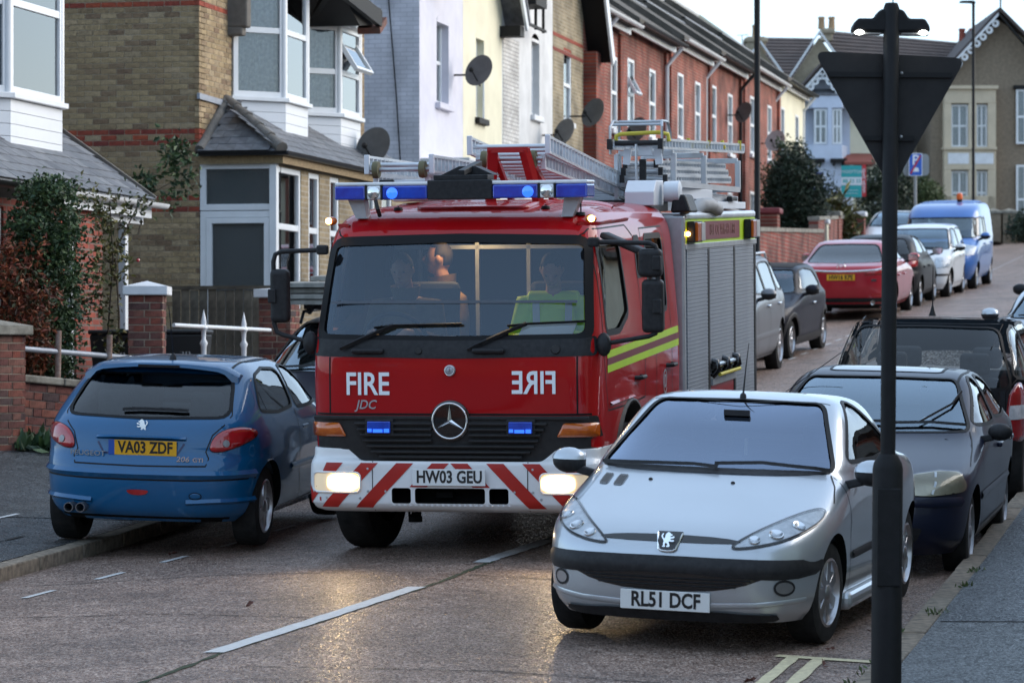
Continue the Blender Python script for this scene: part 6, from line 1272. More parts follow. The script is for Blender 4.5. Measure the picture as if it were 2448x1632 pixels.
# ------------------------------------------------------------------ the other parked vehicles
def lamp_pair(t, bd, name, m, view, poly, off=.008, lens=None, thick=.0):
    for s_ in (1, -1):
        pl = [(s_ * x, z) for x, z in poly]; pl = corner(pl if s_ > 0 else pl[::-1], .03, 2)
        o = patch(bd, t, name, m, view, pl, off, .05, thick=thick)
        if o: seam(bd, o, 'lamp_seal', 'seal', view, pl, .010, off - .002, True, .04)
        if lens and o: patch(bd, o, 'lens', 'lens', view, pl, off + .008, .07)
def doors(t, bd, yf, ym, yr, zb, zt, m_handle, handle_z=.8, two=True):
    for v, s_ in (('R', 1), ('L', -1)):
        seam(bd, t, 'door_seam', 'seal', v, [(yf, zt), (yf - .02, .5), (yf - .12, zb), (ym + .05, zb), (ym, .5), (ym, zt)], .010, .002)
        if two: seam(bd, t, 'door_seam', 'seal', v, [(ym, zb), (yr + .3, zb), (yr + .05, .6), (yr, zt)], .010, .002)
        for y in ((ym + .13, yr + .16) if two else (ym + .13,)):
            l, n = bd.hit(v, (y, handle_z)); b = MB(); b.cbox(tuple(l + n * .015), (.04, .17, .035)); b.build('door_handle', m_handle, t, bevel=.01)
def sill_strip(t, bd, y0, y1, z, m='black_plastic', w=.06):
    for v in 'LR': seam(bd, t, 'side_moulding', m, v, [(y0, z), (y1, z)], w, .004, h=.012)
# dark blue saloon-nosed car behind the silver one
CIV0 = [(.18, 2.05, -2.0, .76), (.28, 2.12, -2.08, .82), (.42, 2.15, -2.12, .84), (.55, 2.14, -2.14, .845), (.62, 2.12, -2.14, .848), (.70, 2.02, -2.13, .85), (.76, 1.80, -2.12, .848), (.82, 1.5, -2.1, .842), (.88, 1.18, -2.06, .83), (.93, .98, -1.95, .815), (1.0, .82, -1.7, .79), (1.1, .62, -1.45, .745), (1.2, .42, -1.25, .70), (1.29, .22, -1.1, .65), (1.345, .05, -.95, .59), (1.375, -.15, -.75, .5), (1.39, -.35, -.5, .25), (1.392, -.4, -.45, .03)]
CIV = [(z if z < .75 else .75 + (z - .75) * .93, yf, yr, w) for z, yf, yr, w in CIV0]
bd0 = Body(CIV); wins = glazing(bd0, .955, 1.29, ws=(.90, .90), sides=(-.35,), rm=(.4, .25), rear_zb=1.0, rear_zt=1.25)
cv, bd, _ = build_car('dark_hatchback', 'dark navy car parked behind the silver coupe, front towards us', CIV, 'navy_paint', (1.33, -1.29), wins, wstyle='cover', wheel_m='hubcap', wr=.29, ww=.18, seat_y=(-.2, -1.0))
lamp_pair(cv, bd, 'headlight', 'lamp_yellowed', 'F', [(.46, .60), (.60, .595), (.795, .61), (.80, .66), (.755, .735), (.62, .745), (.45, .725)], .008, True)
for s_ in (1, -1): 
    seam(bd, cv, 'lamp_divider', 'lamp_bowl', 'F', [(s_ * .60, .605), (s_ * .615, .67), (s_ * .60, .735)], .016, .012)
    mirror_part(cv, s_ * .93, .62, .95, 'black_plastic', .85)
    seam(bd, cv, 'bonnet_seam', 'seal', 'F', [(s_ * .80, .76), (s_ * .77, .85), (s_ * .72, .95)], .01, .002)
patch(bd, cv, 'grille', 'black_gloss', 'F', corner([(-.40, .62), (.40, .62), (.43, .70), (-.43, .70)], .02, 2), .006, .06)
seam(bd, cv, 'bumper_strip', 'navy_paint', 'F', [(-.78, .545), (-.5, .555), (0, .56), (.5, .555), (.78, .545)], .07, .004, h=.02)
patch(bd, cv, 'air_intake', 'black_plastic', 'F', corner([(-.5, .28), (.5, .28), (.55, .38), (-.55, .38)], .03, 2), .005, .06)
doors(cv, bd, .95, -.35, -1.2, .3, .95, 'navy_paint'); sill_strip(cv, bd, 1.0, -1.0, .52, 'navy_paint')
seam(bd, cv, 'wiper', 'black_plastic', 'F', [(.6, .985), (.2, .995), (-.1, 1.0)], .03, .014, h=.015); seam(bd, cv, 'wiper', 'black_plastic', 'F', [(-.15, .99), (-.45, 1.0), (-.68, .985)], .03, .016, h=.015); seam(bd, cv, 'wiper', 'black_plastic', 'F', [(-.36, 1.0), (-.56, 1.12), (-.60, 1.20)], .02, .016, h=.012)
patch(bd, cv, 'sunroof', 'black_gloss', 'T', rrect(-.42, .42, -.55, -.1, .06), .003, .08); seam(bd, cv, 'sunroof_seal', 'seal', 'T', rrect(-.42, .42, -.55, -.1, .06), .02, .004, True)
for s_ in (1, -1): seam(bd, cv, 'roof_strip', 'seal', 'T', [(s_ * .56, .1), (s_ * .57, -.5), (s_ * .55, -1.0)], .02, .003)
b = MB(); b.lathe([(.045, -.002), (.045, .002)], (-.36, .82, 1.04), (0, .7, .7), 20); o = b.build('tax_disc', 'paper', cv); l, n = bd.hit('F', (-.40, 1.03)); o.location = l - Vector((-.36, .82, 1.04)) - n * .02
b = MB(); b.lathe([(.03, -.002), (.03, .002)], (0, 0, 0), (0, .7, .7), 16, cap=False); o = b.build('permit_ring', 'paper', cv); l, n = bd.hit('F', (-.33, 1.24)); o.location = l - n * .02
l, n = bd.hit('R', (.45, 1.25)); b = MB(); b.tube([l, l + Vector((.02, -.1, .10))], .012, 6); b.tube([l + Vector((.02, -.1, .08)), l + Vector((-.42, -.35, .42))], .003, 5); b.build('aerial', 'black_plastic', cv)
number_plate(cv, (0, 2.15, .43), (0, 0, R(180)), 'N418 KDL')
place_vehicle(cv, (2.26, 23.0), 1.0, 4.28, away=False, roll=1.6, dz=-.02)
# navy people carrier, rear towards us
MPV = [(.22, 1.95, -1.95, .78), (.35, 2.08, -2.08, .85), (.5, 2.12, -2.12, .87), (.7, 2.05, -2.13, .878), (.85, 1.75, -2.12, .875), (.95, 1.4, -2.10, .865), (1.03, 1.15, -2.07, .85), (1.12, .98, -2.02, .83), (1.25, .75, -1.93, .79), (1.38, .52, -1.82, .74), (1.5, .28, -1.7, .68), (1.57, .05, -1.58, .62), (1.605, -.2, -1.4, .52), (1.62, -.55, -1.05, .3), (1.622, -.7, -.8, .03)]
bd0 = Body(MPV); wins = glazing(bd0, 1.06, 1.52, sides=(.15, -.95), rm=(.22, .16), rear_zb=1.02, rear_zt=1.52, rw=(.88, .90))
pc, bd, _ = build_car('people_carrier', 'navy people carrier with see-through rear window, rear towards us behind dark navy car', MPV, 'navy2_paint', (1.3, -1.42), wins, glass_side='car_glass', wstyle='alloy5', wr=.31, ww=.19, seat_y=(.3, -.8), seat_z=.35)
lamp_pair(pc, bd, 'tail_light', 'lamp_red', 'B', [(.72, .60), (.82, .56), (.865, .66), (.868, .84), (.845, 1.0), (.79, 1.08), (.735, .98), (.715, .8)], .008, None, .02)
for s_ in (1, -1): patch(bd, pc, 'reversing_lamp', 'lamp_bowl', 'B', corner([(s_ * .72, .76), (s_ * .855, .76), (s_ * .855, .88), (s_ * .725, .88)][::s_], .01, 1), .014, .04); mirror_part(pc, s_ * .98, 1.0, 1.08, 'black_plastic', 1.1); seam(bd, pc, 'roof_strip', 'seal', 'T', [(s_ * .58, .0), (s_ * .6, -.6), (s_ * .58, -1.45)], .02, .003)
seam(bd, pc, 'tailgate_seam', 'seal', 'B', [(-.70, .58), (-.7, 1.0), (-.78, 1.1), (-.66, 1.55), (.66, 1.55), (.78, 1.1), (.7, 1.0), (.70, .58)], .01, .002, True)
seam(bd, pc, 'rear_wiper', 'black_plastic', 'B', [(0, 1.04), (-.2, 1.06), (-.4, 1.07)], .03, .012, h=.014)
l, n = bd.hit('T', (0, -1.3)); b = MB(); b.lathe([(.035, -.01), (.02, .03), (.008, .08)], l, (0, 0, 1), 10); b.tube([l + Vector((0, 0, .06)), l + Vector((0, -.01, .42))], [.006, .003], 6); b.build('aerial', 'black_plastic', pc, smooth=50)
number_plate(pc, (0, -2.13, .78), (0, 0, 0), 'WX02 LBN', True); sill_strip(pc, bd, 1.2, -1.3, .55); doors(pc, bd, .95, .15, -.95, .33, 1.05, 'navy2_paint', .95)
place_vehicle(pc, (3.44, 28.3), 1.0, 4.26, away=True, roll=1.2, dz=-.03)
# dark estate with boards on its roof rack, behind the blue hatchback
EST = [(.2, 2.1, -2.1, .78), (.32, 2.2, -2.2, .86), (.5, 2.24, -2.24, .885), (.65, 2.2, -2.24, .89), (.76, 2.0, -2.22, .89), (.86, 1.6, -2.2, .88), (.94, 1.2, -2.18, .865), (1.0, .98, -2.15, .845), (1.1, .78, -2.08, .80), (1.22, .55, -2.0, .74), (1.34, .32, -1.9, .68), (1.42, .08, -1.8, .61), (1.46, -.2, -1.6, .52), (1.478, -.7, -1.1, .3), (1.48, -.8, -.95, .03)]
bd0 = Body(EST); wins = glazing(bd0, 1.0, 1.41, sides=(-.25, -1.2), rm=(.25, .18), rear_zb=1.05, rear_zt=1.38)
es_, bd, _ = build_car('dark_estate', 'dark estate car with grey planks on its roof rack, between blue hatchback and fire engine', EST, 'midnight_paint', (1.4, -1.35), wins, wr=.31, ww=.19, seat_y=(.0, -1.0))
seam(bd, es_, 'wiper', 'black_plastic', 'F', [(.7, 1.01), (.3, 1.03), (-.1, 1.03), (-.6, 1.01)], .03, .016, h=.015)
lamp_pair(es_, bd, 'headlight', 'lamp_bowl', 'F', [(.45, .64), (.8, .66), (.83, .74), (.7, .78), (.45, .73)], .008)
for s_ in (1, -1):
    mirror_part(es_, s_ * .98, .75, 1.03, 'midnight_paint', 1.05); b = MB(); b.tube([(s_ * .56, .25, 1.42), (s_ * .57, .1, 1.52), (s_ * .57, -1.4, 1.53), (s_ * .56, -1.6, 1.44)], .016, 8); b.build('roof_rail', 'black_plastic', es_, smooth=50)
for y in (-.1, -1.0):
    b = MB(); b.beam((-.62, y, 1.56), (.62, y, 1.56), .03, .05); b.build('roof_bar', 'black_plastic', es_, bevel=.008)
    for s_ in (1, -1): b = MB(); b.beam((s_ * .58, y, 1.50), (s_ * .50, y, 1.62), .07, .05); b.build('bar_foot', 'black_plastic', es_)
b = MB(); b.cbox((-.05, .55, 1.25), (.2, .03, .06)); b.build('rear_view_mirror', 'black_plastic', es_, bevel=.01)
number_plate(es_, (0, 2.245, .45), (0, 0, R(180)), 'R771 TDL')
place_vehicle(es_, (-1.85, 30.0), -1.0, 4.46, away=False, dz=.06)
mat('grey_wood', (.30, .29, .26), .9, col2=(.17, .165, .15), vs=9, bump=.4, bs=30)
bpy.context.view_layer.update(); mw = es_.matrix_world.copy()
for i, (y, z, rz) in enumerate(((-.02, 1.615, .0), (.0, 1.67, .012), (-.04, 1.725, -.01), (.02, 1.78, .015), (-.3, 1.83, .03))):
    b = MB(); w_ = .56 if i < 4 else .30; b.cbox((0, 0, 0), (1.25 if i < 4 else .9, w_, .045)); o = b.build('grey_plank', 'grey_wood', bevel=.004)
    o.matrix_world = mw @ Matrix.Translation((.12, y, z)) @ Matrix.Rotation(rz, 4, 'Z'); tag(o, ['lowest grey plank on the dark estate roof rack', 'second grey plank from the bottom on the roof rack', 'third grey plank from the bottom on the roof rack', 'fourth grey plank up, just under the short top one', 'short grey plank on top of the roof rack stack'][i], 'plank', 'planks on the roof rack')
# cars further up the street
def far_car(name, label, rows, mt, wheels, away, world, head=0., length=4., zb=.97, zt=1.34, sides=(-.35,), front=None, rear=None, plate=None, wr=.3, arch_m=None, dz=0., wm='alloy', rear_z=None, extra=None, handle=None, group='cars parked up the hill', roll=0., glass_side='car_glass', hz=.8, am=(.24, .14), rm=(.35, .22), ws=(.90, .92), rw=(.86, .86), door=True, cat='car'):
    bd0 = Body(rows); wins = glazing(bd0, zb, zt, sides=sides, am=am, rm=rm, rear_zb=rear_z[0] if rear_z else None, rear_zt=rear_z[1] if rear_z else None, ws=ws, rw=rw)
    t, bd, _ = build_car(name, label, rows, mt, wheels, wins, wr=wr, ww=.2, arch_m=arch_m, wheel_m=wm, glass_side=glass_side, group=group, cat=cat)
    if front: lamp_pair(t, bd, 'headlight', 'lamp_bowl', 'F', front, .008, True)
    if rear: lamp_pair(t, bd, 'tail_light', 'lamp_red', 'B', rear, .008, None, .015)
    W = max(r[3] for r in rows); yw = bd.at_z(zb + .02, 1)
    for s_ in (1, -1): mirror_part(t, s_ * (W + .11), yw - .30, zb + .03, 'black_plastic', 1.05, mt)
    if door: doors(t, bd, yw - .1, sides[0] if sides else -.4, wheels[1] + .12, .3, zb, handle or mt, hz, len(sides) > 0)
    if plate: number_plate(t, (0, (bd.at_z(plate[1], 1) + .012) if not away else bd.at_z(plate[1], 2) - .012, plate[1]), (0, 0, 0 if away else R(180)), plate[0], away)
    if not away: seam(bd, t, 'wiper', 'black_plastic', 'F', [(.6, zb + .02), (.1, zb + .035), (-.55, zb + .02)], .03, .014, h=.012)
    if extra: extra(t, bd)
    place_vehicle(t, None, head, length, away, world=world, dz=dz, roll=roll); return t, bd
SUVR = [(.26, 2.1, -2.1, .80), (.4, 2.2, -2.2, .88), (.6, 2.25, -2.24, .90), (.78, 2.2, -2.25, .905), (.9, 2.0, -2.25, .90), (1.0, 1.5, -2.24, .89), (1.08, 1.1, -2.22, .87), (1.16, .92, -2.18, .84), (1.3, .7, -2.05, .79), (1.45, .45, -1.88, .74), (1.58, .18, -1.7, .69), (1.65, -.1, -1.5, .60), (1.675, -.5, -1.2, .35), (1.68, -.7, -.9, .03)]
def suvx(t, bd):
    sill_strip(t, bd, 1.1, -1.0, .58, 'grey_silver_paint', .09)
    for s_ in (1, -1): b = MB(); b.tube([(s_ * .62, .2, 1.64), (s_ * .63, 0, 1.71), (s_ * .63, -1.4, 1.70), (s_ * .62, -1.6, 1.62)], .018, 8); b.build('roof_rail', 'aluminium', t, smooth=50)
far_car('silver_suv', 'grey silver off-roader partly hidden behind the fire engine', SUVR, 'grey_silver_paint', (1.4, -1.35), False, (-7.62, 44.6), 1., 4.5, 1.14, 1.58, (-.25, -1.25), front=[(.5, .78), (.85, .8), (.87, .9), (.5, .92)], wr=.36, hz=.98, plate=('S204 GDL', .6), extra=suvx, handle='chrome')
MINI = [(.2, 1.7, -1.7, .78), (.32, 1.78, -1.78, .83), (.5, 1.82, -1.82, .845), (.65, 1.8, -1.82, .85), (.78, 1.66, -1.8, .85), (.86, 1.3, -1.78, .845), (.92, .95, -1.74, .835), (.97, .74, -1.62, .82), (1.04, .62, -1.45, .80), (1.15, .50, -1.36, .77), (1.27, .36, -1.28, .73), (1.34, .22, -1.18, .68), (1.385, .0, -1.0, .58), (1.405, -.3, -.7, .3), (1.408, -.4, -.6, .03)]
def minix(t, bd):
    patch(bd, t, 'soft_top', mat('soft_top', (.012, .012, .014), .9), 'T', corner([(-.60, .12), (.60, .12), (.62, -1.2), (-.62, -1.2)], .1, 3), .006, .1)
    b = MB(); b.cbox((0, 0, 0), (.09, .005, .07)); o = b.build('parking_permit', 'paper', t); l, n = bd.hit('F', (-.42, 1.12)); o.location = l - n * .02; o.rotation_euler = (-.5, 0, 0)
    sill_strip(t, bd, 1.0, -1.0, .28, 'black_plastic', .12)
far_car('dark_convertible', 'dark small convertible with fabric roof and chrome mirror, beyond the off-roader', MINI, 'midnight_paint', (1.2, -1.25), False, (-7.72, 50.2), 4., 3.65, .99, 1.33, (), front=[(.42, .68), (.62, .68), (.64, .84), (.44, .84)], wr=.30, arch_m='black_plastic', handle='chrome', extra=minix, rm=(.5, .45))
MAZ = [(.22, 2.2, -2.15, .80), (.34, 2.35, -2.32, .88), (.5, 2.4, -2.38, .915), (.65, 2.38, -2.40, .92), (.78, 2.2, -2.40, .92), (.88, 1.8, -2.40, .915), (.95, 1.4, -2.38, .90), (1.0, 1.1, -2.32, .88), (1.04, .9, -2.05, .86), (1.12, .68, -1.75, .80), (1.22, .42, -1.5, .74), (1.32, .15, -1.25, .68), (1.4, -.1, -1.0, .6), (1.435, -.35, -.75, .45), (1.448, -.5, -.6, .2), (1.45, -.54, -.56, .03)]
def mazx(t, bd):
    seam(bd, t, 'boot_trim', 'chrome', 'B', [(-.80, .955), (-.6, .925), (-.3, .91), (0, .905), (.3, .91), (.6, .925), (.80, .955)], .035, .006, h=.012)
    l, n = bd.hit('B', (0, .985)); b = MB(); k = 18; c = l + n * .01; b.tube([c + Vector((.075 * math.cos(2 * math.pi * i / k), 0, .055 * math.sin(2 * math.pi * i / k))) for i in range(k + 1)], .008, 6, False); o = b.build('emblem_ring', 'chrome', t, smooth=60)
    b = MB(); b.tube([c + Vector(p) for p in ((-.07, -.004, .01), (-.035, -.004, .02), (0, -.004, -.012), (.035, -.004, .02), (.07, -.004, .01))], .007, 6); b.build('emblem_wing', 'chrome', o, smooth=60)
    l, n = bd.hit('B', (-.62, .80)); text('maker_lettering', 'MAZDA', .05, 'chrome', t, l + n * .01, (R(90), 0, R(-8)), 1.2); l, n = bd.hit('B', (.58, .74)); b = MB(); b.cbox(tuple(l + n * .006), (.14, .01, .04)); b.build('model_badge', 'chrome', t)
    patch(bd, t, 'rear_skirt', 'black_plastic', 'B', corner([(-.85, .28), (.85, .28), (.88, .42), (-.88, .42)], .04, 2), .006, .08)
    for s_ in (1, -1): b = MB(); b.lathe([(.03, -.05), (.045, .06), (.035, .06), (.03, 0)], (s_ * .58, -2.33, .33), (0, -1, 0), 16); b.build('exhaust_pipe', 'chrome', t, smooth=40); patch(bd, t, 'rear_reflector', 'lamp_red', 'B', corner([(s_ * .55, .46), (s_ * .72, .47), (s_ * .72, .50), (s_ * .55, .49)][::s_], .008, 1), .006, .05)
far_car('red_saloon', 'red saloon with chrome boot strip, rear towards us on the hill', MAZ, 'red_car_paint', (1.42, -1.4), True, (-7.42, 61.5), .5, 4.75, 1.05, 1.37, (-.35,), rear=[(.42, .84), (.86, .86), (.90, .93), (.86, .955), (.5, .91)], plate=('HW16 KPE', .80), rear_z=(1.06, 1.37), extra=mazx, rw=(.85, .84), wr=.32)
DH = [(z * 1.04, yf * 1.03, yr * 1.03, w * 1.03) for z, yf, yr, w in HB]
far_car('dark_hatchback', 'dark hatchback with pale roof between red saloon and white hatchback', DH, 'dark_paint', (1.25, -1.28), True, (-7.35, 66.5), 1., 3.95, 1.04, 1.40, (-.3,), rear=[(.60, .80), (.80, .82), (.81, 1.0), (.70, 1.04)], rear_z=(1.06, 1.37), plate=('VN05 OHC', .78))
PAN = [(.2, 1.66, -1.66, .72), (.34, 1.74, -1.74, .77), (.5, 1.76, -1.76, .785), (.7, 1.72, -1.77, .79), (.82, 1.62, -1.77, .79), (.92, 1.35, -1.76, .785), (.98, 1.1, -1.75, .775), (1.03, .95, -1.74, .765), (1.15, .78, -1.71, .735), (1.3, .56, -1.66, .69), (1.42, .34, -1.6, .645), (1.49, .08, -1.5, .57), (1.525, -.3, -1.3, .4), (1.54, -.7, -.9, .03)]
def panx(t, bd):
    seam(bd, t, 'bumper_strip', 'black_plastic', 'F', [(-.76, .50), (-.3, .50), (.3, .50), (.76, .50)], .05, .005, h=.015); patch(bd, t, 'air_intake', 'black_plastic', 'F', corner([(-.45, .30), (.45, .30), (.48, .38), (-.48, .38)], .03, 2), .005, .06)
far_car('white_hatchback', 'small white upright hatchback facing us in front of the blue van', PAN, 'white_car_paint', (1.13, -1.15), False, (-7.05, 70.7), 2., 3.54, 1.02, 1.44, (-.35,), front=[(.46, .64), (.76, .66), (.765, .84), (.50, .86)], plate=('HX55 FZM', .42), extra=panx, rear_z=(1.1, 1.4), hz=.86)
VAN = [(.25, 2.1, -2.15, .80), (.4, 2.2, -2.24, .87), (.6, 2.25, -2.26, .90), (.8, 2.2, -2.27, .90), (.95, 1.95, -2.27, .90), (1.05, 1.55, -2.27, .895), (1.12, 1.35, -2.26, .89), (1.3, 1.12, -2.25, .87), (1.5, .88, -2.23, .845), (1.66, .70, -2.21, .82), (1.80, .45, -2.18, .78), (1.88, .15, -2.12, .72), (1.93, -.4, -1.95, .58), (1.95, -.9, -1.6, .3), (1.952, -1.1, -1.3, .03)]
def vanx(t, bd):
    b = MB(); b.lathe([(.06, 0), (.06, .06), (.05, .06)], (-.25, -.55, 1.94), (0, 0, 1), 14); o = b.build('beacon_base', 'black_plastic', t); b = MB(); b.lathe([(.07, .06), (.07, .15), (.05, .2), (.0002, .21)], (-.25, -.55, 1.94), (0, 0, 1), 16); b.build('beacon', mat('beacon_amber', (.8, .12, .01), .3), o, smooth=50)
    for y in (-.3, -.65, -1.0, -1.35, -1.7): seam(bd, t, 'roof_rib', 'van_blue_paint', 'T', [(-.6, y), (.6, y)], .06, .002, h=.014)
    patch(bd, t, 'grille', 'black_plastic', 'F', corner([(-.5, .75), (.5, .75), (.5, .9), (-.5, .9)], .03, 2), .006, .06)
far_car('blue_van', 'high-roofed blue van with orange beacon on its roof', VAN, 'van_blue_paint', (1.35, -1.4), False, (-6.95, 74.7), 2., 4.5, 1.16, 1.60, (.05,), front=[(.55, .78), (.84, .8), (.86, .98), (.6, 1.02)], plate=('HF07 RKE', .5), extra=vanx, rear_z=(1.25, 1.6), cat='van', hz=1.0, rm=(1.9, 1.9), glass_side='tinted', ws=(.92, .90))
far_car('pale_hatchback', 'pale silver car facing us far behind the black pole', [(z, yf, yr, w) for z, yf, yr, w in DH], 'white_car_paint', (1.25, -1.28), False, (-9.6, 90.), 2., 3.95, 1.04, 1.40, (-.3,), front=[(.5, .70), (.78, .74), (.76, .84), (.52, .8)], rear_z=(1.06, 1.37), dz=.1)
far_car('pale_hatchback', 'pale silver car at the right edge beyond the navy people carrier', [(z * .98, yf, yr, w) for z, yf, yr, w in DH], 'silver_paint', (1.25, -1.28), False, tuple(Vector((6.45 * CS - 39.6 * SN, 6.45 * SN + 39.6 * CS))), 3., 3.95, 1.02, 1.37, (-.3,), front=[(.5, .70), (.78, .74), (.76, .84), (.52, .8)], rear_z=(1.04, 1.35), dz=.06)
far_car('dark_hatchback', 'dark car cut off by the right edge, up the hill', [(z, yf, yr, w) for z, yf, yr, w in DH], 'dark_paint', (1.25, -1.28), False, tuple(Vector((7.95 * CS - 47 * SN, 7.95 * SN + 47 * CS))), 3., 3.95, 1.04, 1.40, (-.3,), front=[(.5, .70), (.78, .74), (.76, .84), (.52, .8)], rear_z=(1.06, 1.37), dz=.06)
# ------------------------------------------------------------------ leaves
def leaf_mat(name, cols, rough=.6, tr=.25):
    m = mat(name, cols[0], rough, rnd=cols, vs=3, vc=.35); b = m.node_tree.nodes['Principled BSDF']
    b.inputs['Subsurface Weight'].default_value = 0; return m
leaf_mat('leaf_green', [(.030, .065, .018), (.055, .10, .026), (.020, .045, .020), (.04, .085, .04), (.075, .12, .03)])
leaf_mat('leaf_dark', [(.012, .026, .012), (.02, .042, .018), (.009, .018, .010), (.028, .055, .022)])
leaf_mat('leaf_red', [(.22, .045, .018), (.13, .028, .015), (.28, .075, .022), (.07, .035, .018), (.05, .06, .02)])
leaf_mat('leaf_mix', [(.045, .07, .02), (.10, .09, .02), (.03, .05, .018), (.16, .14, .02), (.05, .035, .02)])
leaf_mat('leaf_grass', [(.05, .085, .02), (.08, .11, .025), (.035, .06, .015)])
mat('bark', (.07, .05, .035), .9, col2=(.04, .03, .02), vs=12, bump=.5)
def leaf_cloud(name, m, parent, pts, size, aspect=1.6, droop=0., fold=.25, jit=.35):
    vs = []; fs = []
    for p in pts:
        s = size * random.uniform(1 - jit, 1 + jit); d = Vector((random.gauss(0, 1), random.gauss(0, 1), random.gauss(-droop, .8))).normalized()
        a = d.cross(Vector((random.gauss(0, 1), random.gauss(0, 1), random.gauss(0, 1)))).normalized(); n = d.cross(a); p = Vector(p); k = len(vs)
        vs += [p, p + d * s * aspect * .5 + a * s * .42 + n * s * fold, p + d * s * aspect, p + d * s * aspect * .5 - a * s * .42 + n * s * fold]; fs += [(k, k + 1, k + 2), (k, k + 2, k + 3)]
    b = MB(); b.v = [tuple(v) for v in vs]; b.f = fs
    me = bpy.data.meshes.new(name); me.from_pydata(b.v, [], b.f); o = bpy.data.objects.new(name, me); COL.objects.link(o); me.materials.append(M[m]); o.parent = parent; return o
def clumps(n, fn, per, spread):
    out = []
    for _ in range(n):
        c = Vector(fn()); out += [c + Vector((random.gauss(0, spread), random.gauss(0, spread), random.gauss(0, spread))) for _ in range(per)]
    return out
def stems(parent, lines, r, name='stem', m='bark'):
    for L in lines: b = MB(); b.tube(L, [r * (1 - .6 * i / (len(L) - 1)) for i in range(len(L))], 6); b.build(name, m, parent, smooth=60)
# creeper over the red brick house porch
def px_box(x0, x1, y0, y1, d0, d1): return lambda: at(random.uniform(x0, x1), random.uniform(y0, y1), random.uniform(d0, d1))
def plant(name, label, base, cat='plant', group=None): return thing(name, label, cat, base, group=group)
def local(pts, base): b = Vector(base); return [Vector(p) - b for p in pts]
base = at(90, 900, 33.9); base.z = GL(base.x, base.y); t = plant('creeper', 'dense green creeper climbing over the red brick porch at the left', base)
pts = clumps(210, px_box(45, 180, 450, 790, 33.5, 34.2), 34, .07) + clumps(120, px_box(40, 170, 740, 930, 33.5, 34.2), 28, .07) + clumps(70, px_box(18, 120, 520, 720, 33.4, 34.0), 28, .06) + clumps(40, px_box(60, 150, 432, 470, 33.4, 34.0), 20, .05)
leaf_cloud('foliage', 'leaf_green', t, local(pts, base), .042, 1.3); stems(t, [local([at(110, 960, 34), at(120, 800, 34), at(100, 600, 34), at(130, 460, 34)], base), local([at(70, 960, 34), at(60, 800, 33.9), at(90, 620, 33.9)], base)], .03)
base = at(30, 960, 33.3); base.z = GL(base.x, base.y); t = plant('shrub', 'rusty red leaved shrub behind the brick garden wall', base)
pts = clumps(110, px_box(-10, 85, 590, 960, 33.0, 33.6), 26, .08) + clumps(50, px_box(30, 120, 690, 860, 33.0, 33.5), 22, .06)
leaf_cloud('foliage', 'leaf_red', t, local(pts, base), .036, 2.0); stems(t, [local([at(40, 980, 33.3), at(30, 850, 33.3), at(20, 650, 33.2)], base), local([at(50, 980, 33.3), at(80, 850, 33.2), at(100, 700, 33.2)], base)], .02)
base = at(270, 930, 34.6); base.z = GL(base.x, base.y); t = plant('climbing_rose', 'thin climbing rose with yellowing leaves beside the white porch post', base)
pts = clumps(30, px_box(245, 300, 480, 640, 34.3, 34.8), 9, .08) + clumps(26, px_box(240, 290, 640, 830, 34.3, 34.8), 8, .08) + clumps(20, px_box(180, 345, 455, 520, 34.2, 34.9), 10, .07) + clumps(18, px_box(190, 235, 560, 760, 34.2, 34.6), 8, .06)
leaf_cloud('foliage', 'leaf_mix', t, local(pts, base), .045); stems(t, [local([at(262, 950, 34.6), at(258, 800, 34.6), at(270, 620, 34.6), at(262, 480, 34.5)], base), local([at(280, 950, 34.6), at(285, 760, 34.6), at(275, 600, 34.6), at(340, 470, 34.6)], base)], .014)
l, b = None, MB(); b.ball(tuple(Vector(at(330, 622, 34.3)) - base), .02, 8, 6); b.build('rose_bloom', 'lamp_red', t)
base = at(410, 640, 44.2); t = plant('vine', 'sprays of green vine hanging against the yellow brick side wall', base)
pts = clumps(16, px_box(395, 445, 340, 400, 43.6, 44.0), 12, .07) + clumps(14, px_box(400, 450, 400, 470, 43.6, 44.0), 8, .08) + clumps(9, px_box(325, 375, 425, 460, 43.6, 44.0), 12, .06) + clumps(5, px_box(390, 415, 480, 500, 43.6, 44.0), 6, .05)
leaf_cloud('foliage', 'leaf_green', t, local(pts, base), .06); stems(t, [local([at(330, 560, 43.9), at(350, 470, 43.9), at(420, 430, 43.9), at(420, 335, 43.9)], base)], .01)
# ------------------------------------------------------------------ garden walls on the left
WL = at(30, 1045, 32.6); WL.z = GL(WL.x, WL.y) - .15; WR = at(320, 1045, 33.9)
wdir = Vector((WR.x - WL.x, WR.y - WL.y)); wl_len = wdir.length; rz = math.atan2(wdir.y, wdir.x)
gw = thing('garden_wall', 'low red and black brick garden wall with pale coping and pipe rail', 'wall', WL, (0, R(4.2), rz))
hw = 1.506 - WL.z - .075
b = MB(); b.box(0, wl_len, .0, .2, -.3, hw); b.build('wall_core', 'mortar_grey', gw)
bricks(gw, (0, 0, 0), 0, wl_len, hw - 12 * .082, hw, lambda j, i, z: 'brick_wall_red', bond='flemish', ch=.082, bw=.23)
for k in range(int(wl_len / .6) + 1): b = MB(); x1 = min(wl_len, .6 * k + .59); b.box(.6 * k, x1, -.05, .25, hw, hw + .075) if x1 > .6 * k + .1 else None; b.v and b.build('coping_stone', 'coping', gw, bevel=.015)
mat('pipe_grey', (.36, .39, .44), .5, .2, col2=(.28, .30, .34), vs=12); mat('rust', (.16, .07, .045), .9, col2=(.30, .25, .22), vs=22, vc=.7)
pr0 = at(28, 831, 32.6); pr1 = at(330, 857, 34.0); inv = (Matrix.Translation(WL) @ Euler((0, R(4.2), rz)).to_matrix().to_4x4()).inverted()
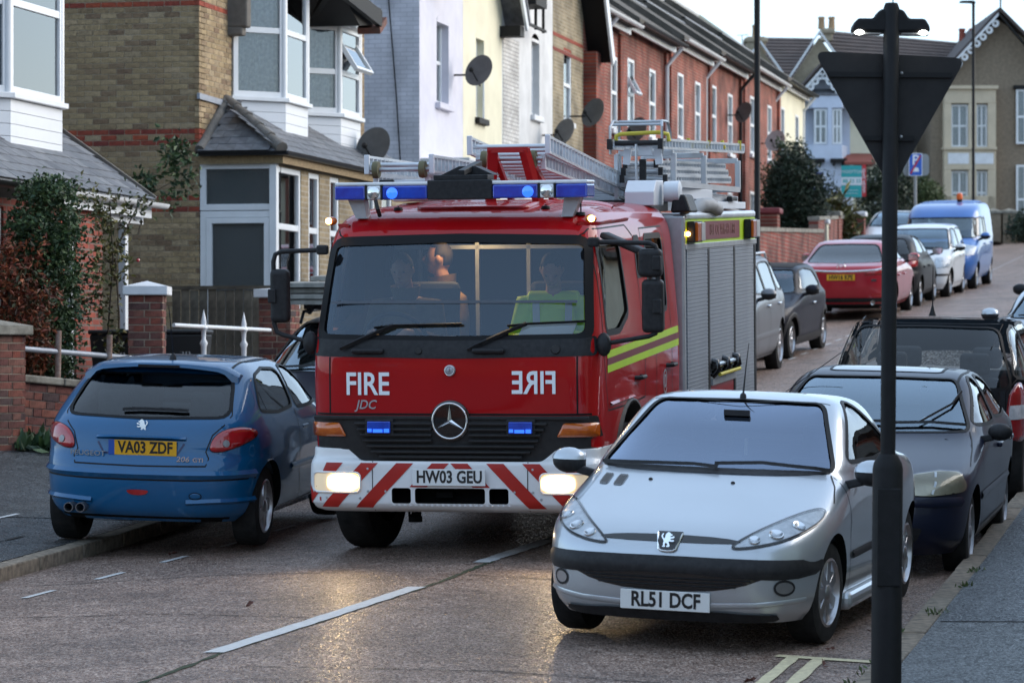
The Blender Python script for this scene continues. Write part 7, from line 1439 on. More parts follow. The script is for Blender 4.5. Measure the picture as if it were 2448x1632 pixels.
b = MB(); b.tube([inv @ pr0, inv @ pr1], .028, 10); b.build('pipe_rail', 'pipe_grey', gw, smooth=50)
for px_, yt, yb in ((140, 790, 905), (262, 800, 922)): d_ = 32.6 + (px_ - 30) / 290 * 1.3; b = MB(); b.tube([inv @ at(px_, yt, d_), inv @ at(px_ - 2, yb, d_)], .03, 8); b.build('rail_post', 'rust', gw, smooth=50)
def pier(name, label, base, w, h, m='brick_wall_red', cap='white_paint', ch=.075, capz=.09, peak=.06, rz=0., over=.05, group=None):
    t = thing(name, label, 'pier', base, (0, 0, rz), group=group); b = MB(); b.box(-w / 2 + .012, w / 2 - .012, -w / 2 + .012, w / 2 - .012, -.3, h); b.build('core', 'mortar_warm', t)
    for a, o in ((0, (-w / 2, -w / 2 + .012, 0)), (90, (w / 2 - .012, -w / 2, 0)), (270, (-w / 2 + .012, w / 2, 0))):
        bricks(t, o, R(a), w, h - int(h / ch) * ch, h, lambda j, i, z: m, bond='flemish' if w > .3 else 'stretcher', ch=ch)
    b = MB(); e = w / 2 + over; b.box(-e, e, -e, e, h, h + capz); n = len(b.v); b.add([(-e, -e, h + capz), (e, -e, h + capz), (e, e, h + capz), (-e, e, h + capz), (0, 0, h + capz + peak)], [(0, 1, 4), (1, 2, 4), (2, 3, 4), (3, 0, 4)]); b.build('cap', cap, t, bevel=.012, weld=True); return t
p = at(-8, 1050, 32.3); p.z = GL(p.x, p.y) - .1; pier('brick_pier', 'dark brick pier with grey pointed cap at the left edge', p, .40, 1.88 - p.z, cap='coping', rz=rz, group='brick piers')
p = at(352, 1000, 34.2); p.z = GL(p.x, p.y) - .05; pier('brick_pier', 'red brick pier with white cap above the blue hatchback', p, .36, 2.30 - p.z, rz=R(12.5), group='brick piers')
p = on_v(668, 760, -11.35); p.z = GL(p.x, p.y) - .05; pier('brick_pier', 'second white-capped brick pier, behind the fire engine mirror', p, .40, on_v(668, 712, -11.35).z - p.z, rz=0, group='brick piers', capz=.1, peak=.02)
# white iron railing along the boundary
p0 = on_v(415, 777, -10.95); p1 = on_v(645, 789, -10.95); t = thing('iron_railing', 'white iron railing with pointed uprights between brick piers', 'railing', (p0.x, p0.y, GL(p0.x, p0.y)))
B_ = t.location.copy(); b = MB(); b.tube([p0 - B_, p1 - B_], .022, 8); b.build('rail', 'upvc', t, smooth=50)
b = MB(); b.box(-.1, .1, 0, p1.y - p0.y, -.3, .42); b.build('plinth_wall', 'brick_red_near', t)
for px_ in (487, 583): 
    q = on_v(px_, 780 + (px_ - 415) * .05, -10.95) - B_; b = MB(); b.lathe([(.035, -.72), (.03, -.5), (.05, -.45), (.025, -.40), (.03, -.2), (.045, -.16), (.022, -.12), (.026, -.03), (.045, 0), (.026, .03), (.03, .06), (.018, .12), (.0002, .2)], q, (0, 0, 1), 12); b.build('upright', 'upvc', t, smooth=50)
# timber fence between the two gardens: separate boards
mat('fence_wood', (.15, .125, .09), .9, rnd=[(.14, .115, .085), (.10, .085, .065), (.18, .15, .11), (.12, .11, .09)], vs=8, vc=.5, bump=.4, bs=30)
fu = 39.5; x0, x1 = on_u(412, 700, fu).x, on_u(720, 700, fu).x; zt_ = on_u(500, 683, fu).z; t = thing('timber_fence', 'weathered vertical board fence in front of the yellow brick house door', 'fence', (x0, fu, GL(x0, fu)))
n = int((x1 - x0) / .115)
for i in range(n):
    b = MB(); h = zt_ - GL(x0, fu) - .05; b.box(0, .105, 0, .018, -.1, h + random.uniform(-.012, .012)); o = b.build('board', 'fence_wood', t, bevel=.003); o.location = (i * .115, random.uniform(-.004, .004), 0)
b = MB(); b.box(-.02, n * .115, -.015, .03, zt_ - GL(x0, fu) - .045, zt_ - GL(x0, fu)); b.build('capping_rail', 'fence_wood', t)
# wheelie bins
def bin_(px_, py_, depth, label):
    p = at(px_, py_, depth); p.z = GL(p.x, p.y); t = thing('wheelie_bin', label, 'bin', p, (0, 0, R(10)), group='wheelie bins'); mat('bin_black', (.012, .013, .014), .5)
    b = MB(); b.add([(-.2, -.22, .08), (.2, -.22, .08), (.2, .2, .08), (-.2, .2, .08), (-.27, -.30, .95), (.27, -.30, .95), (.27, .30, .95), (-.27, .30, .95)], [(0, 3, 2, 1), (4, 5, 6, 7), (0, 1, 5, 4), (1, 2, 6, 5), (2, 3, 7, 6), (3, 0, 4, 7)]); b.build('body', 'bin_black', t, bevel=.02)
    b = MB(); b.box(-.285, .285, -.32, .31, .95, 1.0); b.box(-.2, .2, .31, .36, .9, .97); b.build('lid', 'bin_black', t, bevel=.02)
    for s_ in (-1, 1): b = MB(); b.lathe([(.1, -.03), (.1, .03)], (s_ * .23, .2, .1), (1, 0, 0), 14); b.build('wheel', 'rubber', t)
    text('house_number', '39', .13, 'dish_pale', t, (.05, -.285, .72), (R(85), 0, 0), 1, .001)
bin_(440, 900, 36.6, 'black wheelie bin behind the white-capped brick pier'); bin_(285, 900, 35.6, 'black wheelie bin among the creepers, left of brick pier')
# ------------------------------------------------------------------ far end of the street (faces the camera, about 118 m away)
D = 118.; SC_ = D / FPX
mat('stone_brown', (.26, .205, .145), .9, col2=(.17, .135, .10), vs=9, bump=.5, bs=12, detail=8); mat('stone_pale', (.33, .28, .20), .9, col2=(.23, .19, .135), vs=7, bump=.4, bs=12, detail=8)
mat('stone_trim', (.56, .47, .34), .8, col2=(.48, .40, .29), vs=3); mat('bluewhite', (.56, .62, .74), .7, col2=(.50, .55, .66), vs=2.5); mat('tile_brown', (.085, .062, .055), .8, col2=(.055, .042, .038), vs=2); mat('red_tile', (.24, .065, .045), .8); mat('pot_clay', (.36, .24, .14), .85); mat('pot_red', (.28, .07, .045), .85)
mat('far_tile', (.07, .055, .05), .8, rnd=[(.075, .06, .055), (.055, .045, .042), (.09, .07, .062)], vs=4, vc=.3)
def X(px_, o=2000): return (px_ - o) * SC_
def Z(py_): return (CY - py_) * SC_ + EYE
def far_house(name, label, px0): p = at(px0, 870, D); return thing(name, label, 'house', (p.x, p.y, g(112)), (0, 0, TH), group='houses closing the far end of the street'), g(112), px0
def FH(px0, z0): return (lambda a, y=0.: (a - CX) * (D + y) / FPX - (px0 - CX) * SC_), (lambda b, y=0.: (CY - b) * (D + y) / FPX + EYE - z0)
def far_win(t, x, z, pa, pb, qa, qb, y=-.02, m='upvc', **k): window(t, ((x(pa) + x(pb)) / 2, y, z(qb)), 0, x(pb) - x(pa), z(qa) - z(qb), tr=(.5,), mu=(.5,), fr=.07, m=m, **k)
def barge(t, x, z, pa, pb, y, w=.18, m='upvc', deco=0, name='bargeboard'):
    a, b_ = Vector((x(pa[0], y), y, z(pa[1], y))), Vector((x(pb[0], y), y, z(pb[1], y))); b = MB(); b.beam(a, b_, .06, w, (0, -1, 0)); b.v = [v for v in b.v]; o = b.build(name, m, t)
    for i in range(deco):
        c = a.lerp(b_, (i + .5) / deco) - Vector((0, 0, w * .9)); q = MB(); q.lathe([(.05, -.02), (.13, -.02), (.13, .02), (.05, .02), (.05, -.02)], c, (0, 1, 0), 12, cap=False); q.build('fretwork', m, o)
def tiled_roof(t, x, z, pts, y0, y1, m='tile_brown', rows=14):
    """a roof slope seen from below the ridge: eave polyline in front, ridge behind, with tile courses as steps"""
    (xa, za), (xb, zb), (xc, zc), (xd, zd) = pts     # eave left, eave right, ridge right, ridge left
    P = lambda q, y: Vector((x(q[0], y), y, z(q[1], y))); ea, eb, rc, rd = P(pts[0], y0), P(pts[1], y0), P(pts[2], y1), P(pts[3], y1); dn = Vector((0, 0, -.09)); up = Vector((0, 0, .05))
    for i in range(rows):
        s0, s1 = i / rows, (i + 1) / rows; b = MB(); A, Bq, C_, D_ = ea.lerp(rd, s0) + up, eb.lerp(rc, s0) + up, eb.lerp(rc, s1), ea.lerp(rd, s1)
        b.add([A, Bq, C_, D_, A + dn, Bq + dn], [(0, 1, 2, 3), (0, 4, 5, 1)]); b.build('tile_course', m, t)
def chimney(t, x, z, px_, py_top, w_px, h_px, y, pots, m='stone_pale', pm='pot_clay'):
    zt_ = z(py_top, y); b = MB(); w = w_px * SC_ / 2; c = x(px_, y); b.box(c - w, c + w, y - .35, y + .35, z(py_top + h_px, y), zt_); b.box(c - w - .08, c + w + .08, y - .43, y + .43, zt_ - .2, zt_ - .05); o = b.build('chimney', m, t, bevel=.03)
    for i in range(pots): q = MB(); xx = c + (i - (pots - 1) / 2) * .38; q.lathe([(.13, 0), (.11, .35), (.13, .38), (.13, .45), (.09, .45)], (xx, y, zt_), (0, 0, 1), 12); q.build('chimney_pot', pm, o, smooth=50)
tA, zA, pA = far_house('stone_house', 'pale stone house with twin white gables and brown tiled roof', 1900); x, z = FH(pA, zA)
b = MB(); b.prism([(x(1760, 3), 0), (x(2085, 3), 0), (x(2085, 3), z(200, 3)), (x(2035, 3), z(195, 3)), (x(1959, 3), z(90, 3)), (x(1884, 3), z(203, 3)), (x(1817, 3), z(114, 3)), (x(1760, 3), z(190, 3))], 'y', 3.0, 3.6); b.build('wall', 'stone_pale', tA)
barge(tA, x, z, (1959, 76), (1880, 196), 2.9, .26); barge(tA, x, z, (1959, 76), (2040, 190), 2.92, .26); barge(tA, x, z, (1817, 100), (1886, 196), 2.9, .26); barge(tA, x, z, (1817, 100), (1750, 190), 2.92, .26)
tiled_roof(tA, x, z, [(1830, 200), (1950, 200), (1945, 92), (1825, 90)], 3.9, 8.0); tiled_roof(tA, x, z, [(2020, 200), (2300, 200), (2290, 102), (1968, 73)], 3.4, 7.5); tiled_roof(tA, x, z, [(1700, 200), (1830, 200), (1826, 90), (1790, 90)], 3.9, 8)
chimney(tA, x, z, 1976, 70, 26, 30, 6, 2); chimney(tA, x, z, 1806, 90, 46, 60, 3.5, 1, 'stone_pale'); chimney(tA, x, z, 2312, 98, 34, 30, 6, 2, 'stone_brown', 'pot_red')
b = MB(); b.box(x(2085), x(2320), 4.0, 9., 0, z(198)); b.build('wing_wall', 'stone_pale', tA)
b = MB(); b.tube([(x(1790), 3.5, z(60)), (x(1792), 3.5, z(100))], .02, 5); b.tube([(x(1778), 3.5, z(62)), (x(1806), 3.5, z(60))], .015, 5); b.build('roof_aerial', 'steel', tA)
tB, zB, pB = far_house('painted_house', 'pale blue-white house with fretted gable and two-light bay window', 1960); x, z = FH(pB, zB)
b = MB(); b.prism([(x(1893), 0), (x(2032), 0), (x(2032), z(250)), (x(1962), z(172)), (x(1893), z(250))], 'y', .0, 4.); b.build('wall', 'bluewhite', tB)
barge(tB, x, z, (1966, 164), (1876, 266), -.55, .2, 'upvc', 8); barge(tB, x, z, (1966, 164), (2056, 266), -.55, .2, 'upvc', 8)
b = MB(); b.prism([(x(1872), z(262)), (x(1964), z(156)), (x(2060), z(262)), (x(2060), z(255)), (x(1964), z(148)), (x(1872), z(255))], 'y', -.6, 4.); b.build('roof', 'tile_brown', tB)
b = MB(); b.add([(x(1918), -.02, z(232)), (x(1935), -.8, z(232)), (x(2010), -.8, z(232)), (x(2028), -.02, z(232)), (x(1935), -.02, z(213)), (x(2010), -.02, z(213))], [(0, 1, 4), (1, 2, 5, 4), (2, 3, 5), (0, 3, 2, 1)]); b.build('bay_roof', 'slate', tB)
b = MB(); b.prism([(x(1920), -.01), (x(1938), -.75), (x(2008), -.75), (x(2026), -.01)], 'z', 0, z(350)); b.prism([(x(1920), -.01), (x(1938), -.75), (x(2008), -.75), (x(2026), -.01)], 'z', z(262), z(233)); b.build('bay', 'bluewhite', tB)
far_win(tB, x, z, 1942, 1973, 264, 348, -.66); far_win(tB, x, z, 1985, 2008, 264, 348, -.66); b = MB(); b.box(x(1974), x(1984), -.75, -.6, z(350), z(262)); b.build('mullion', 'bluewhite', tB)
far_win(tB, x, z, 1926, 1950, 410, 470, -.7)
for pa in (1928, 1980): b = MB(); b.box(x(pa), x(pa + 38), -1.0, -.75, z(392), z(383)); b.box(x(pa + 6), x(pa + 10), -.95, -.75, z(400), z(392)); b.box(x(pa + 26), x(pa + 30), -.95, -.75, z(400), z(392)); b.build('window_hood', 'dark_wood', tB)
b = MB(); b.box(x(2033), x(2140), .2, 3.5, 0, z(280)); b.build('side_wing', 'cream', tB); b = MB(); b.prism([(-1.2, z(398)), (-1.2, z(392)), (.2, z(366)), (.2, z(398))], 'x', x(2012), x(2085)); b.build('porch_roof', 'red_tile', tB)
b = MB(); b.box(x(2074), x(2092), .1, .19, z(485), z(430)); o = b.build('door', 'dark_wood', tB); b = MB(); ring_rect(b, x(2071), x(2095), z(486), z(427), .05, .05, .19); b.build('door_frame', 'upvc', o)
tC, zC, pC = far_house('stone_house', 'brown stone house with cream bay and fretted white bargeboard at the right', 2380); x, z = FH(pC, zC)
b = MB(); b.prism([(x(2225), 0), (x(2560), 0), (x(2560), z(170)), (x(2387), z(48)), (x(2225), z(205))], 'y', 0, 8.); b.build('wall', 'stone_brown', tC)
barge(tC, x, z, (2387, 34), (2284, 146), -.5, .24, 'upvc', 7); barge(tC, x, z, (2387, 34), (2480, 142), -.52, .24, 'dark_wood')
b = MB(); b.prism([(x(2220), z(212)), (x(2387), z(30)), (x(2570), z(212)), (x(2570), z(203)), (x(2387), z(20)), (x(2220), z(203))], 'y', -.45, 8.); b.build('roof', 'tile_brown', tC)
b = MB(); b.tube([(x(2387), -.5, z(34)), (x(2387), -.5, z(0))], .03, 6); b.build('finial', 'dark_wood', tC)
for pa, pb, qa, qb, nm in ((2253, 2376, 470, 580, 'bay_base'), (2253, 2376, 356, 408, 'bay_apron'), (2253, 2376, 213, 250, 'bay_head')): b = MB(); b.box(x(pa), x(pb), -.5, .0, z(qb), z(qa)); b.build(nm, 'stone_trim', tC, bevel=.02)
for q0, q1 in ((250, 356), (408, 520)):
    for pa, pb in ((2253, 2270), (2311, 2330), (2357, 2376)): b = MB(); b.box(x(pa), x(pb), -.5, .0, z(q1), z(q0)); b.build('bay_pier', 'stone_trim', tC)
    far_win(tC, x, z, 2270, 2311, q0 + 2, q1 - 2 if q1 < 400 else 515, -.3); far_win(tC, x, z, 2330, 2357, q0 + 2, q1 - 2 if q1 < 400 else 515, -.3)
for pa, pb in ((2262, 2312), (2322, 2370)): b = MB(); b.box(x(pa), x(pb), -.51, -.49, z(394), z(368)); b.build('bay_panel', 'white_paint', tC, bevel=.004)
b = MB(); b.box(x(2248), x(2381), -.6, -.0, z(216), z(208)); b.box(x(2250), x(2378), -.58, 0, z(360), z(354)); b.build('bay_cornice', 'stone_trim', tC)
far_win(tC, x, z, 2428, 2470, 215, 345, -.1); far_win(tC, x, z, 2428, 2470, 395, 560, -.1); b = MB(); b.box(x(2422), x(2500), -.2, 0, z(214), z(205)); b.build('window_hood', 'dark_wood', tC)
pipe(tC, [(x(2366), -.1, z(300)), (x(2370), -.1, z(345))], .03, 'rust', 'dead_creeper')
# gate piers and low wall before the stone house
for px_, lab in ((2374, 'grey stone gate pier left of the gateway at the top of the street'), (2412, 'grey stone gate pier right of the gateway at the top of the street')):
    p = at(px_, 580, 115.); t = thing('gate_pier', lab, 'gate pier', (p.x, p.y, p.z), (0, 0, TH), group='stone gate piers'); b = MB(); b.box(-.24, .24, -.24, .24, -.6, 1.0); b.build('shaft', 'stone_brown', t, bevel=.02); b = MB(); e = .29; b.add([(-e, -e, 1.0), (e, -e, 1.0), (e, e, 1.0), (-e, e, 1.0), (-e, -e, 1.08), (e, -e, 1.08), (e, e, 1.08), (-e, e, 1.08), (0, 0, 1.18)], [(0, 3, 2, 1), (0, 1, 5, 4), (1, 2, 6, 5), (2, 3, 7, 6), (3, 0, 4, 7), (4, 5, 8), (5, 6, 8), (6, 7, 8), (7, 4, 8)]); b.build('cap', 'coping', t)
p = at(2440, 580, 116.); t = thing('boundary_wall', 'low stone wall along the top of the street', 'wall', (p.x, p.y, p.z), (0, 0, TH)); b = MB(); b.box(-1.6, -.9, -.1, .1, -.6, .7); b.box(.05, 6, -.1, .1, -.6, .45); b.build('stonework', 'stone_brown', t); b = MB(); b.box(-1.65, -.9, -.14, .14, .7, .78); b.box(.05, 6, -.14, .14, .45, .53); b.build('coping', 'coping', t)
struct(grid_mesh('pavement', [-40, -8.3], [112.1, 116.4], lambda v, u: g(112) + .06, 'asphalt_path'))
b = MB(); b.box(-60, 40, 119, 180, g(112) - 1, g(112) + .05); struct(b.build('terrain', 'leaf_dark'))
# ------------------------------------------------------------------ trees, hedges and garden walls up the hill
def bush(name, label, px_, py_base, depth, w_px, h_px, m, n, leaf, shape='egg', cat='bush', group='shrubs up the hill', trunk=True, aspect=1.6, per=16):
    p = at(px_, py_base, depth); k = depth / FPX; w, h = w_px * k / 2, h_px * k; t = plant(name, label, p, cat, group)
    def fn():
        while True:
            q = Vector((random.uniform(-1, 1), random.uniform(-1, 1), random.uniform(0, 1))); rr = math.hypot(q.x, q.y)
            lim = {'egg': math.sin(math.pi * min(1, .12 + q.z * .9)) ** .6, 'cone': (1 - q.z) ** .7 * .95 + .05, 'dome': math.sqrt(max(0, 1 - q.z ** 2))}[shape]
            if rr < lim and (rr > lim * .45 or random.random() < .25): return Vector((q.x * w, q.y * w, q.z * h))
    leaf_cloud('crown', m, t, clumps(n, fn, per, leaf * 1.5), leaf, aspect)
    if trunk: b = MB(); b.tube([(0, 0, -.4), (0, 0, h * .35), (w * .1, 0, h * .7)], [.07, .05, .02], 7); b.build('trunk', 'bark', t, smooth=60)
    return t
bush('yew_tree', 'dark dense upright evergreen beside the red brick wall', 1902, 600, 79, 140, 262, 'leaf_dark', 420, .05, 'egg', 'tree', 'trees up the hill', per=26, aspect=2.2)
bush('evergreen_tree', 'lighter green tree behind the dark evergreen, against the white house', 1885, 560, 92, 120, 245, 'leaf_green', 240, .07, 'egg', 'tree', 'trees up the hill', per=20)
bush('shrub', 'upright green shrub left of the teal sign board', 1990, 560, 95, 56, 145, 'leaf_dark', 110, .06, 'cone', per=18)
bush('hedge', 'low green hedge below the teal sign board', 2045, 580, 96, 130, 70, 'leaf_green', 140, .06, 'dome', trunk=False)
bush('spiky_shrub', 'spiky grassy shrub between the pale pillar and capped pier', 1995, 590, 84, 90, 110, 'leaf_mix', 130, .10, 'dome', aspect=4., per=10)
bush('round_bush', 'clipped round green bush behind the no-parking sign', 2202, 500, 108, 112, 78, 'leaf_grass', 260, .06, 'dome', per=18, trunk=False)
bush('shrub', 'dark shrub behind the black pole, next to the white-capped pier', 2105, 560, 97, 110, 80, 'leaf_dark', 160, .07, 'dome')
bush('evergreen_tree', 'dark evergreen hidden behind the triangular sign', 2120, 520, 106, 150, 150, 'leaf_dark', 200, .09, 'egg', 'tree', 'trees up the hill')
bush('shrub', 'dark shrub by the gateway at the right edge', 2448, 570, 114, 60, 70, 'leaf_dark', 80, .09, 'dome')
bush('shrub', 'small hedge at the foot of the red brick wall by the lamp post', 1935, 640, 74, 60, 60, 'leaf_dark', 90, .05, 'dome', trunk=False)
# walls and piers on the left up the hill
p = at(1838, 640, 68); k = 68 / FPX; t = thing('brick_pier', 'tall red brick pier with dark red cap beside the lamp post', 'pier', (p.x, p.y, p.z), group='brick piers'); h = 128 * k
b = MB(); b.box(-.2, .2, -.2, .2, -.8, h); b.build('shaft', 'brick_red_far', t); b = MB(); b.box(-.26, .26, -.26, .26, h, h + .12); b.build('cap', mat('dark_red_paint', (.16, .02, .025), .6), t, bevel=.03)
def runwall(name, label, a, b_, h, m, cop, th=.22, lift=0.):
    a, b_ = Vector(a), Vector(b_); t = thing(name, label, 'wall', a); d = b_ - a; q = MB(); n = Vector((d.y, -d.x, 0)).normalized() * th / 2
    def vs(zz0, zz1, k=1.): return [-n * k + Vector((0, 0, zz0)), n * k + Vector((0, 0, zz0)), d + n * k + Vector((0, 0, zz0)), d - n * k + Vector((0, 0, zz0)), -n * k + Vector((0, 0, zz1)), n * k + Vector((0, 0, zz1)), d + n * k + Vector((0, 0, zz1)), d - n * k + Vector((0, 0, zz1))]
    F = [(0, 3, 2, 1), (4, 5, 6, 7), (0, 1, 5, 4), (1, 2, 6, 5), (2, 3, 7, 6), (3, 0, 4, 7)]
    q.add(vs(-.6, h), F); q.build('brickwork_face', m, t); q = MB(); q.add(vs(h, h + .08, 1.25), F); q.build('coping', cop, t); return t
runwall('garden_wall', 'brick garden wall falling away behind the dark convertible', at(1800, 650, 62), at(1955, 640, 72), .75, 'brick_red_far2', 'coping')
runwall('garden_wall', 'dark brick wall behind the red saloon', at(1945, 600, 76), at(2060, 580, 92), .7, 'brick_red_far2', 'coping')
p = at(1966, 615, 78); t = thing('gate_pillar', 'cream painted pillar left of the red saloon roof', 'pillar', p, group='gate pillars'); b = MB(); b.box(-.13, .13, -.13, .13, -.6, .78); b.build('shaft', 'cream', t, bevel=.01); b = MB(); b.box(-.17, .17, -.17, .17, .78, .88); b.build('cap', 'white_paint', t, bevel=.02)
p = at(1988, 610, 82); t = thing('gate_pillar', 'dark brick pillar next to the cream pillar', 'pillar', p, group='gate pillars'); b = MB(); b.box(-.2, .2, -.2, .2, -.6, .95); b.build('shaft', 'brick_red_far2', t); b = MB(); b.box(-.25, .25, -.25, .25, .95, 1.07); b.build('cap', 'coping', t, bevel=.02)
p = at(2052, 575, 88); t = thing('gate_pillar', 'brick pillar with white cap below the teal sign', 'pillar', p, group='gate pillars'); b = MB(); b.box(-.17, .17, -.17, .17, -.6, .62); b.build('shaft', 'brick_red_far2', t); b = MB(); b.box(-.22, .22, -.22, .22, .62, .76); b.build('cap', 'white_paint', t, bevel=.03)
p = at(1906, 600, 73); t = thing('railing_post', 'pale pointed iron post on the brick wall by the evergreen', 'post', p); b = MB(); b.lathe([(.04, -.4), (.035, .2), (.07, .24), (.035, .28), (.05, .36), (.0002, .5)], (0, 0, 0), (0, 0, 1), 10); b.build('shaft', 'cream', t, smooth=50); b = MB(); b.tube([(-.9, .1, .25), (.35, -.2, .05)], .025, 6); b.build('rail', 'coping', t)
# ------------------------------------------------------------------ signs and posts
mat('pole_black', (.008, .0085, .0095), .55, spec=.2, col2=(.012, .012, .0135), vs=20, bump=.1, bs=60); mat('sign_back', (.020, .019, .020), .7, spec=.2, col2=(.030, .029, .029), vs=8)
mat('sign_lit', (1, 1, .95), .4, emit=(1, 1, .92), es=6.); mat('sign_blue', (.012, .11, .52), .45); mat('sign_red', (.48, .015, .02), .45); mat('teal', (.02, .36, .36), .5); mat('sign_grey', (.25, .27, .28), .5)
p = at(2118, 1632, 16.3); base = Vector((p.x, p.y, GL(p.x, p.y))); k = 16.3 / FPX
t = thing('give_way_sign', 'back of a black triangular sign on a thick black pole with lamps on top', 'sign', base, (0, R(.45), TH))
zz = lambda py: (CY - py) * k + EYE - base.z
b = MB(); b.tube([(0, 0, -.1), (0, 0, zz(1120)), (0, 0, zz(1105)), (0, 0, zz(1085))], [.074, .074, .068, .045], 28); b.build('pole_base', 'pole_black', t, smooth=50); b = MB(); b.tube([(0, 0, zz(1095)), (0, 0, zz(20)), (0, 0, zz(8))], [.037, .039, .03], 24); b.build('pole', 'pole_black', t, smooth=50)
b = MB(); b.box(-.058, .058, -.076, -.06, zz(1400), zz(1165)); b.build('access_door', 'pole_black', t, bevel=.008)
tri = [(-.362, zz(123)), (.362, zz(140)), (.35, zz(146)), (0.02, zz(440)), (-.02, zz(440)), (-.358, zz(150))]; tri = corner([(-.372, zz(122)), (.372, zz(136)), (.012, zz(452))][::-1], .06, 4)
b = MB(); b.prism(tri, 'y', -.062, -.059 + .02); b.v = [(x_, y_ - .0, z_) for x_, y_, z_ in b.v]; b.v = [(x_, y_ + .10, z_) for x_, y_, z_ in b.v]; o = b.build('sign_plate', 'sign_back', t)
for py, hw_ in ((178, .30), (330, .12)): b = MB(); b.box(-hw_, hw_, .022, .040, zz(py) - .012, zz(py) + .012); b.build('sign_channel', 'pole_black', o); b = MB(); b.ball((.055, .02, zz(py - 4)), .008, 8, 6); b.build('bolt', 'steel', o)
for s_ in (-1, 1):
    b = MB(); b.prism([(s_ * .02, zz(20)), (s_ * .06, zz(25)), (s_ * .085, zz(45)), (s_ * .165, zz(45)), (s_ * .185, zz(62)), (s_ * .19, zz(76)), (s_ * .02, zz(78))], 'y', -.02, .12); o = b.build('lamp_head', 'pole_black', t, bevel=.012)
    b = MB(); b.box(min(s_ * .05, s_ * .185), max(s_ * .05, s_ * .185), .0, .1, zz(82), zz(78.5)); b.build('lamp_cover', 'dish_pale', o); b = MB(); b.ball((s_ * .155, .0, zz(78)), (.022, .03, .012), 12, 8); b.build('lit_bulb', 'sign_lit', o, smooth=60)
b = MB(); b.tube([(.01, .03, zz(12)), (.012, .03, zz(-20))], .003, 5); b.build('spike', 'pole_black', t)
def lamp_post(px_, depth, label, top_py, base_r=.07, r=.05, head=None, m='pole_black', v=None):
    p = at(px_, 700, depth); base = Vector((p.x, p.y, GL(p.x, p.y))); k = depth / FPX; t = thing('lamp_post', label, 'lamp post', base, (0, 0, TH), group='street lamp posts'); H = (CY - top_py) * k + EYE - base.z
    b = MB(); b.tube([(0, 0, -.2), (0, 0, 1.2), (0, 0, 1.3), (0, 0, H)], [base_r * 1.3, base_r * 1.3, r, r], 14); b.build('shaft', m, t, smooth=50)
    L = head or .45; b = MB(); b.prism([(-L, H - .02), (-L * .9, H + .04), (0, H + .05), (.06, H), (.06, H - .05), (-L * .3, H - .03)], 'y', -.1, .1); b.build('lantern', m, t, bevel=.015)
lamp_post(1810, 59, 'tall black lamp post rising out of frame beside the terrace', -120, .07, .053, .8); lamp_post(2327, 104, 'slim black lamp post with flat lantern before the stone house', 6, .06, .048, .45)
# no-parking zone sign
p = at(2188, 490, 100); base = Vector((p.x, p.y, GL(p.x, p.y) - .2)); k = 100 / FPX; t = thing('parking_sign', 'blue parking sign with red bar on a grey post', 'sign', base, (0, 0, TH)); zz = lambda py: (CY - py) * k + EYE - base.z
b = MB(); b.tube([(0, 0, -.2), (0, 0, zz(365))], .05, 10); b.build('post', 'sign_grey', t, smooth=50)
b = MB(); b.prism(rrect(-.36, .42, zz(420), zz(368), .12), 'y', .05, .07); b.build('back_board', 'sign_grey', t)
b = MB(); b.prism(rrect(-.205, .205, zz(421), zz(367), .03), 'y', -.07, -.06); o = b.build('plate', 'letter_white', t); b = MB(); b.prism(rrect(-.185, .185, zz(419.5), zz(368.5), .03), 'y', -.076, -.07); b.build('panel', 'sign_blue', o)
text('letter', 'P', .42, 'letter_white', o, (-.0, -.078, zz(384)), (R(90), 0, 0), 1, .002, .006)
b = MB(); b.prism([(-.09, zz(411)), (-.09, zz(406)), (-.05, zz(404)), (-.02, zz(401)), (.06, zz(401)), (.09, zz(404)), (.10, zz(411))], 'y', -.081, -.077); b.build('car_symbol', 'letter_white', o); b = MB(); b.beam((-.15, -.084, zz(416)), (.15, -.084, zz(372)), .05, .004, (0, 1, 0)); b.build('red_bar', 'sign_red', o)
# estate agents' boards
p = at(2036, 560, 93); base = Vector((p.x, p.y, GL(p.x, p.y) - .1)); k = 93 / FPX; t = thing('sale_board', 'teal and white sale board with red under offer strip', 'sign board', base, (0, 0, TH), group='sale boards'); zz = lambda py: (CY - py) * k + EYE - base.z
b = MB(); b.tube([(0, .02, -.2), (0, .02, zz(395))], .035, 8); b.build('post', 'white_paint', t); b = MB(); b.box(-.29, .28, -.03, -.01, zz(472), zz(396)); o = b.build('board', 'teal', t); b = MB(); b.box(-.29, .28, -.036, -.031, zz(443), zz(424)); b.build('white_band', 'paper', o); b = MB(); b.box(.28, .40, -.032, -.012, zz(470), zz(394)); b.build('strip', 'sign_red', o)
text('number_lettering', '88 33 33', .15, 'teal', o, (0, -.038, zz(433.5)), (R(90), 0, 0), .95, .001, .003); text('name_lettering', 'WOOTTON', .12, 'paper', o, (0, -.033, zz(411)), (R(90), 0, 0), .9, .001); text('small_lettering', 'viewing strictly', .055, 'paper', o, (0, -.033, zz(455)), (R(90), 0, 0), 1, .001); text('small_lettering', 'by appointment', .055, 'paper', o, (0, -.033, zz(462)), (R(90), 0, 0), 1, .001); text('strip_lettering', 'UNDER OFFER', .11, 'paper', o, (.34, -.034, zz(432)), (R(90), R(-90), 0), .95, .001, .001)
p = at(1955, 560, 90); base = Vector((p.x, p.y, GL(p.x, p.y) - .1)); k = 90 / FPX; t = thing('sale_board', 'tilted blue and white sale board behind the dark evergreen', 'sign board', base, (0, 0, TH), group='sale boards'); zz = lambda py: (CY - py) * k + EYE - base.z
